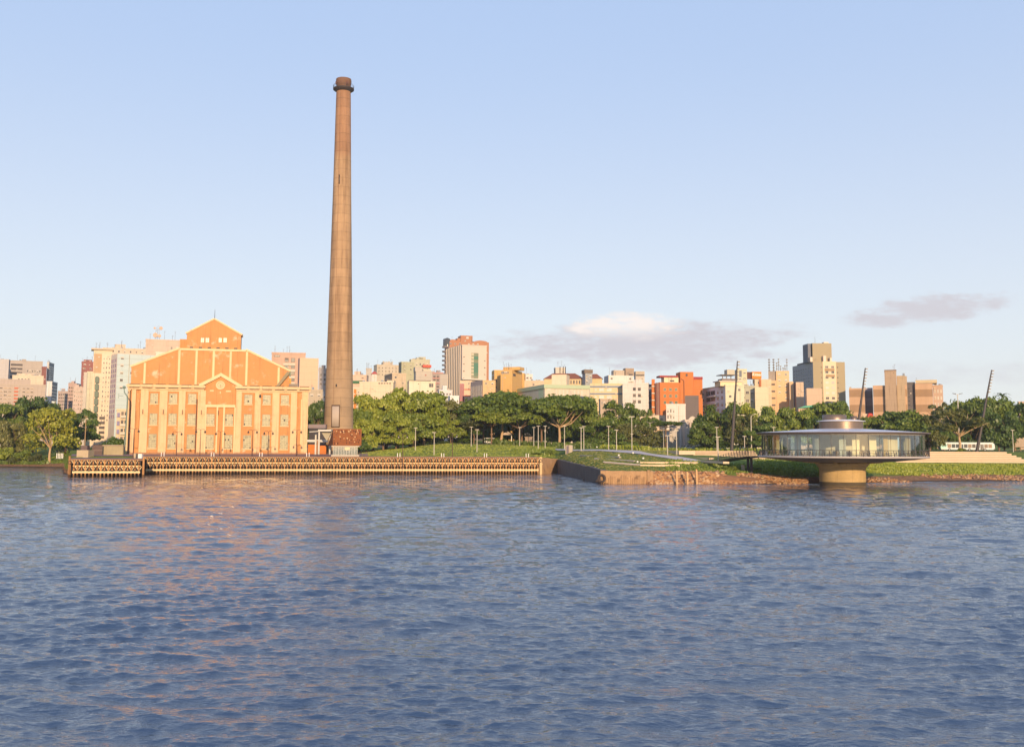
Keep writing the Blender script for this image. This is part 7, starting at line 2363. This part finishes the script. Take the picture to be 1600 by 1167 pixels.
# bushes
BU = [
    (177, 680.5, 36, 345, 'dark', 'clipped round dark bush left of the plant behind the low wall'),
    (8, 694, 40, 382, 'light', 'bright green bush overhanging the water at the left edge'),
    (38, 700, 34, 380, 'mid', 'green bush on the bank left of the yellow-green tree trunk'),
    (58, 706, 26, 379, 'olive', 'olive bush low beside the yellow-green tree trunk'),
    (97, 704, 26, 381, 'mid', 'low bush right of the yellow-green tree trunk'),
    (-25, 690, 44, 384, 'dark', 'dark bush outermost on the left bank'),
    (22, 712, 26, 377, 'olive', 'brownish low bush nearest the water on the left bank'),
    (858, 700, 30, 330, 'mid', 'unkempt bush at the lawn end left of the stair block'),
    (838, 706, 24, 326, 'mid', 'low tangled bush near the right end of the long pier'),
    (1501, 699, 16, 339, 'light', 'small bright shrub at the foot of the bare forked tree'),
    (930, 686, 60, 382, 'dark', 'dark hedge bush beneath the low tree right of the umbrella trees'),
    (880, 688, 40, 384, 'dark', 'dark bush behind the stair block'),
    (980, 686, 50, 386, 'dark', 'dark bush behind the tall double lamp'),
    (680, 684, 44, 392, 'dark', 'dark undergrowth bush on the far side of the lawn, middle'),
    (640, 686, 44, 388, 'dark', 'dark undergrowth bush on the far side of the lawn, left'),
    (720, 682, 50, 396, 'dark', 'dark undergrowth bush beyond the lawn crest, left of the umbrella trees'),
    (775, 682, 50, 402, 'dark', 'dark undergrowth bush beneath the widest umbrella tree'),
    (1120, 686, 60, 394, 'dark', 'dark bush beneath the trees left of the leaning mast'),
    (1170, 684, 56, 394, 'dark', 'dark bush beneath the trees right of the leaning mast'),
    (1420, 686, 60, 390, 'dark', 'dark bush behind the right part of the restaurant'),
    (1230, 682, 60, 392, 'dark', 'dark bush behind the left part of the restaurant'),
    (1330, 680, 60, 392, 'dark', 'dark bush behind the centre of the restaurant'),
    (1570, 684, 50, 432, 'dark', 'dark bush behind the right end of the bus'),
    (570, 684, 40, 350, 'dark', 'dark bush behind the rusty kiosk'),
    (1455, 690, 30, 400, 'dark', 'dark bush left of the bus'),
    (1140, 726, 30, 243, 'mid', 'low weedy bush under the middle of the footbridge'),
    (1175, 728, 34, 245, 'dark', 'low dark bush under the right end of the footbridge'),
    (905, 688, 40, 378, 'mid', 'bush beyond the top of the footpath'),
]
for px, top, w, D, lmk, lab in BU:
    x = gx(px, D); z = hz(x, D)
    H_ = max(.8, zz(px, top, D) - z)
    build_tree('bush', int(px * 3 + 5), H_, w / F * D * 1.1, 1.0, lmk, M_bark, 0, 1.0, lab, (x, D, z - .15), 'bushes of the waterfront', 'bush', 'bush')

# palm at right
x = gx(1566.5, 440, 25); z = hz(x, 440)
hp = zz(1566, 619, 440) - z
pr = empty('palm_tree', (x, 440, z), 'palm tree whose fronds stick out above the trees at right', 'palm tree')
MB().tube((0, 0, -.3), (0, 0, hp), .35, .25, 8).build('trunk', M_bark, pr)
fr = MB()
rg = random.Random(4)
for i in range(26):
    a = 2 * math.pi * i / 13 + rg.uniform(-.2, .2); up = rg.uniform(.1, 1.0)
    prev = Vector((0, 0, hp)); d = Vector((math.cos(a), math.sin(a), up * 1.3)).normalized()
    for k_ in range(5):
        nx_ = prev + d * .9
        s = Vector((-math.sin(a), math.cos(a), 0)) * (.42 - k_ * .07)
        fr.add([prev - s, prev + s, nx_ + s * .7, nx_ - s * .7], [(0, 1, 2, 3)])
        prev = nx_; d = (d + Vector((0, 0, -.33))).normalized()
fr.build('crown', LM['mid'], pr)

# bare branch tree pieces over the willow and grass fringe
def weeds(name, label, pts, lmk, hgt, leaf):
    rng = np.random.RandomState(len(pts))
    n = len(pts)
    P_ = np.array(pts)
    b = rng.normal(size=(n, 3)) * .35; b[:, 2] = 1
    b /= np.linalg.norm(b, axis=1)[:, None]
    a = rng.uniform(0, math.pi, n)
    t = np.stack([np.cos(a), np.sin(a) * .5, np.zeros(n)], 1)
    h = hgt * rng.uniform(.4, 1.3, n)[:, None]; w_ = leaf * rng.uniform(.6, 1.4, n)[:, None]
    co = np.stack([P_ - t * w_, P_ + t * w_, P_ + b * h + t * w_ * .5, P_ + b * h - t * w_ * .4], 1).reshape(-1, 3)
    me = bpy.data.meshes.new(name)
    me.vertices.add(len(co)); me.vertices.foreach_set('co', co.astype(np.float32).ravel())
    me.loops.add(n * 4); me.loops.foreach_set('vertex_index', np.arange(n * 4, dtype=np.int32))
    me.polygons.add(n); me.polygons.foreach_set('loop_start', np.arange(0, n * 4, 4, dtype=np.int32))
    me.materials.append(LM[lmk]); me.update(calc_edges=True)
    return tag(link(name, me), label, 'grass', kind='stuff')


rg = random.Random(8)
def field(n, a, b, f0, f1, zmin=1.2):
    o = []
    while len(o) < n:
        px = rg.uniform(a, b); D = rg.uniform(f0, f1)
        x = gx(px, D, 4); z = hz(x, D)
        if z < zmin: continue
        if rg.random() < .5 + .5 * math.sin(x * .7) * math.sin(D * .9 + x * .3): o.append((x, D, z - .05))
    return o


weeds('bank_grass', 'weedy green bank between the beach stones and the terrace steps at right', field(15000, 1350, 1640, 256, 288, 1.25), 'light', .45, .2)
weeds('bank_grass', 'weedy grass above the rubble left of the footbridge', field(2600, 1040, 1200, 233, 262, 2.2), 'mid', .5, .25)
weeds('bank_grass', 'tangled weeds at the right end of the lawn and beside the stair block', field(1100, 800, 866, 326, 345, 5.0), 'mid', .7, .3)
weeds('bank_grass', 'low green cover at the foot of the bushes on the left bank', field(3500, -60, 106, 374, 392, .8), 'mid', .9, .5)
weeds('lawn_grass', 'short mown grass of the lawn mound beyond the long pier', field(15000, 566, 868, 306, 384, 4.75), 'light', .18, .26)
weeds('slope_grass', 'short grass on the slope with the beam benches', field(9000, 872, 1060, 234, 330, 2.7), 'dry', .16, .25)
weeds('bank_grass', 'green weeds on the bank behind the pedestal of the round restaurant', field(5000, 1180, 1356, 240, 300, 1.5), 'mid', .5, .3)
# clipped strips
def hedge(name, label, a, b, m, h=1.0, dep=1.6):
    d = Vector((b[0] - a[0], b[1] - a[1], 0)); L = d.length
    n = int(L * dep * 14)
    rng = random.Random(int(L))
    pts = []
    for i in range(n):
        t = rng.random() * L; q = rng.random() * dep
        x = a[0] + d.x / L * t - d.y / L * q; y = a[1] + d.y / L * t + d.x / L * q
        pts.append((x, y, hz(x, y) - .1))
    o = weeds(name, label, pts, m, h, .3)
    o['category'] = 'hedge'; o['kind'] = 'thing'
    return o


hedge('hedge', 'long low yellow-green hedge behind the stepped terrace, left of the restaurant', gp(1000, 338), gp(1195, 328), 'light', .9)
hedge('hedge', 'low hedge strip under the trees beyond the lawn, by the stone hut', gp(770, 384), gp(935, 366), 'mid', 1.6, 3)
hedge('hedge', 'low hedge continuing right of the lamp pair toward the viaduct', gp(936, 366), gp(1010, 340), 'light', 1.4, 2)

# ------------------------------------------------------------------ evening haze over the whole place
def haze():
    m = bpy.data.materials.new('haze'); m.use_nodes = True
    g = NG(m.node_tree)
    v = g.n('ShaderNodeVolumePrincipled', {'Color': (.93, .95, 1.0, 1), 'Density': HAZE_D, 'Anisotropy': 0.2})
    g.n('ShaderNodeOutputMaterial', {'Volume': v.outputs[0]})
    o = MB().box(-1500, 1500, -300, 1650, -4, 128).build('haze', m)
    tag(o, 'thin pale evening haze over river and town', 'haze', kind='stuff')


HAZE_D = 0.00010
haze()
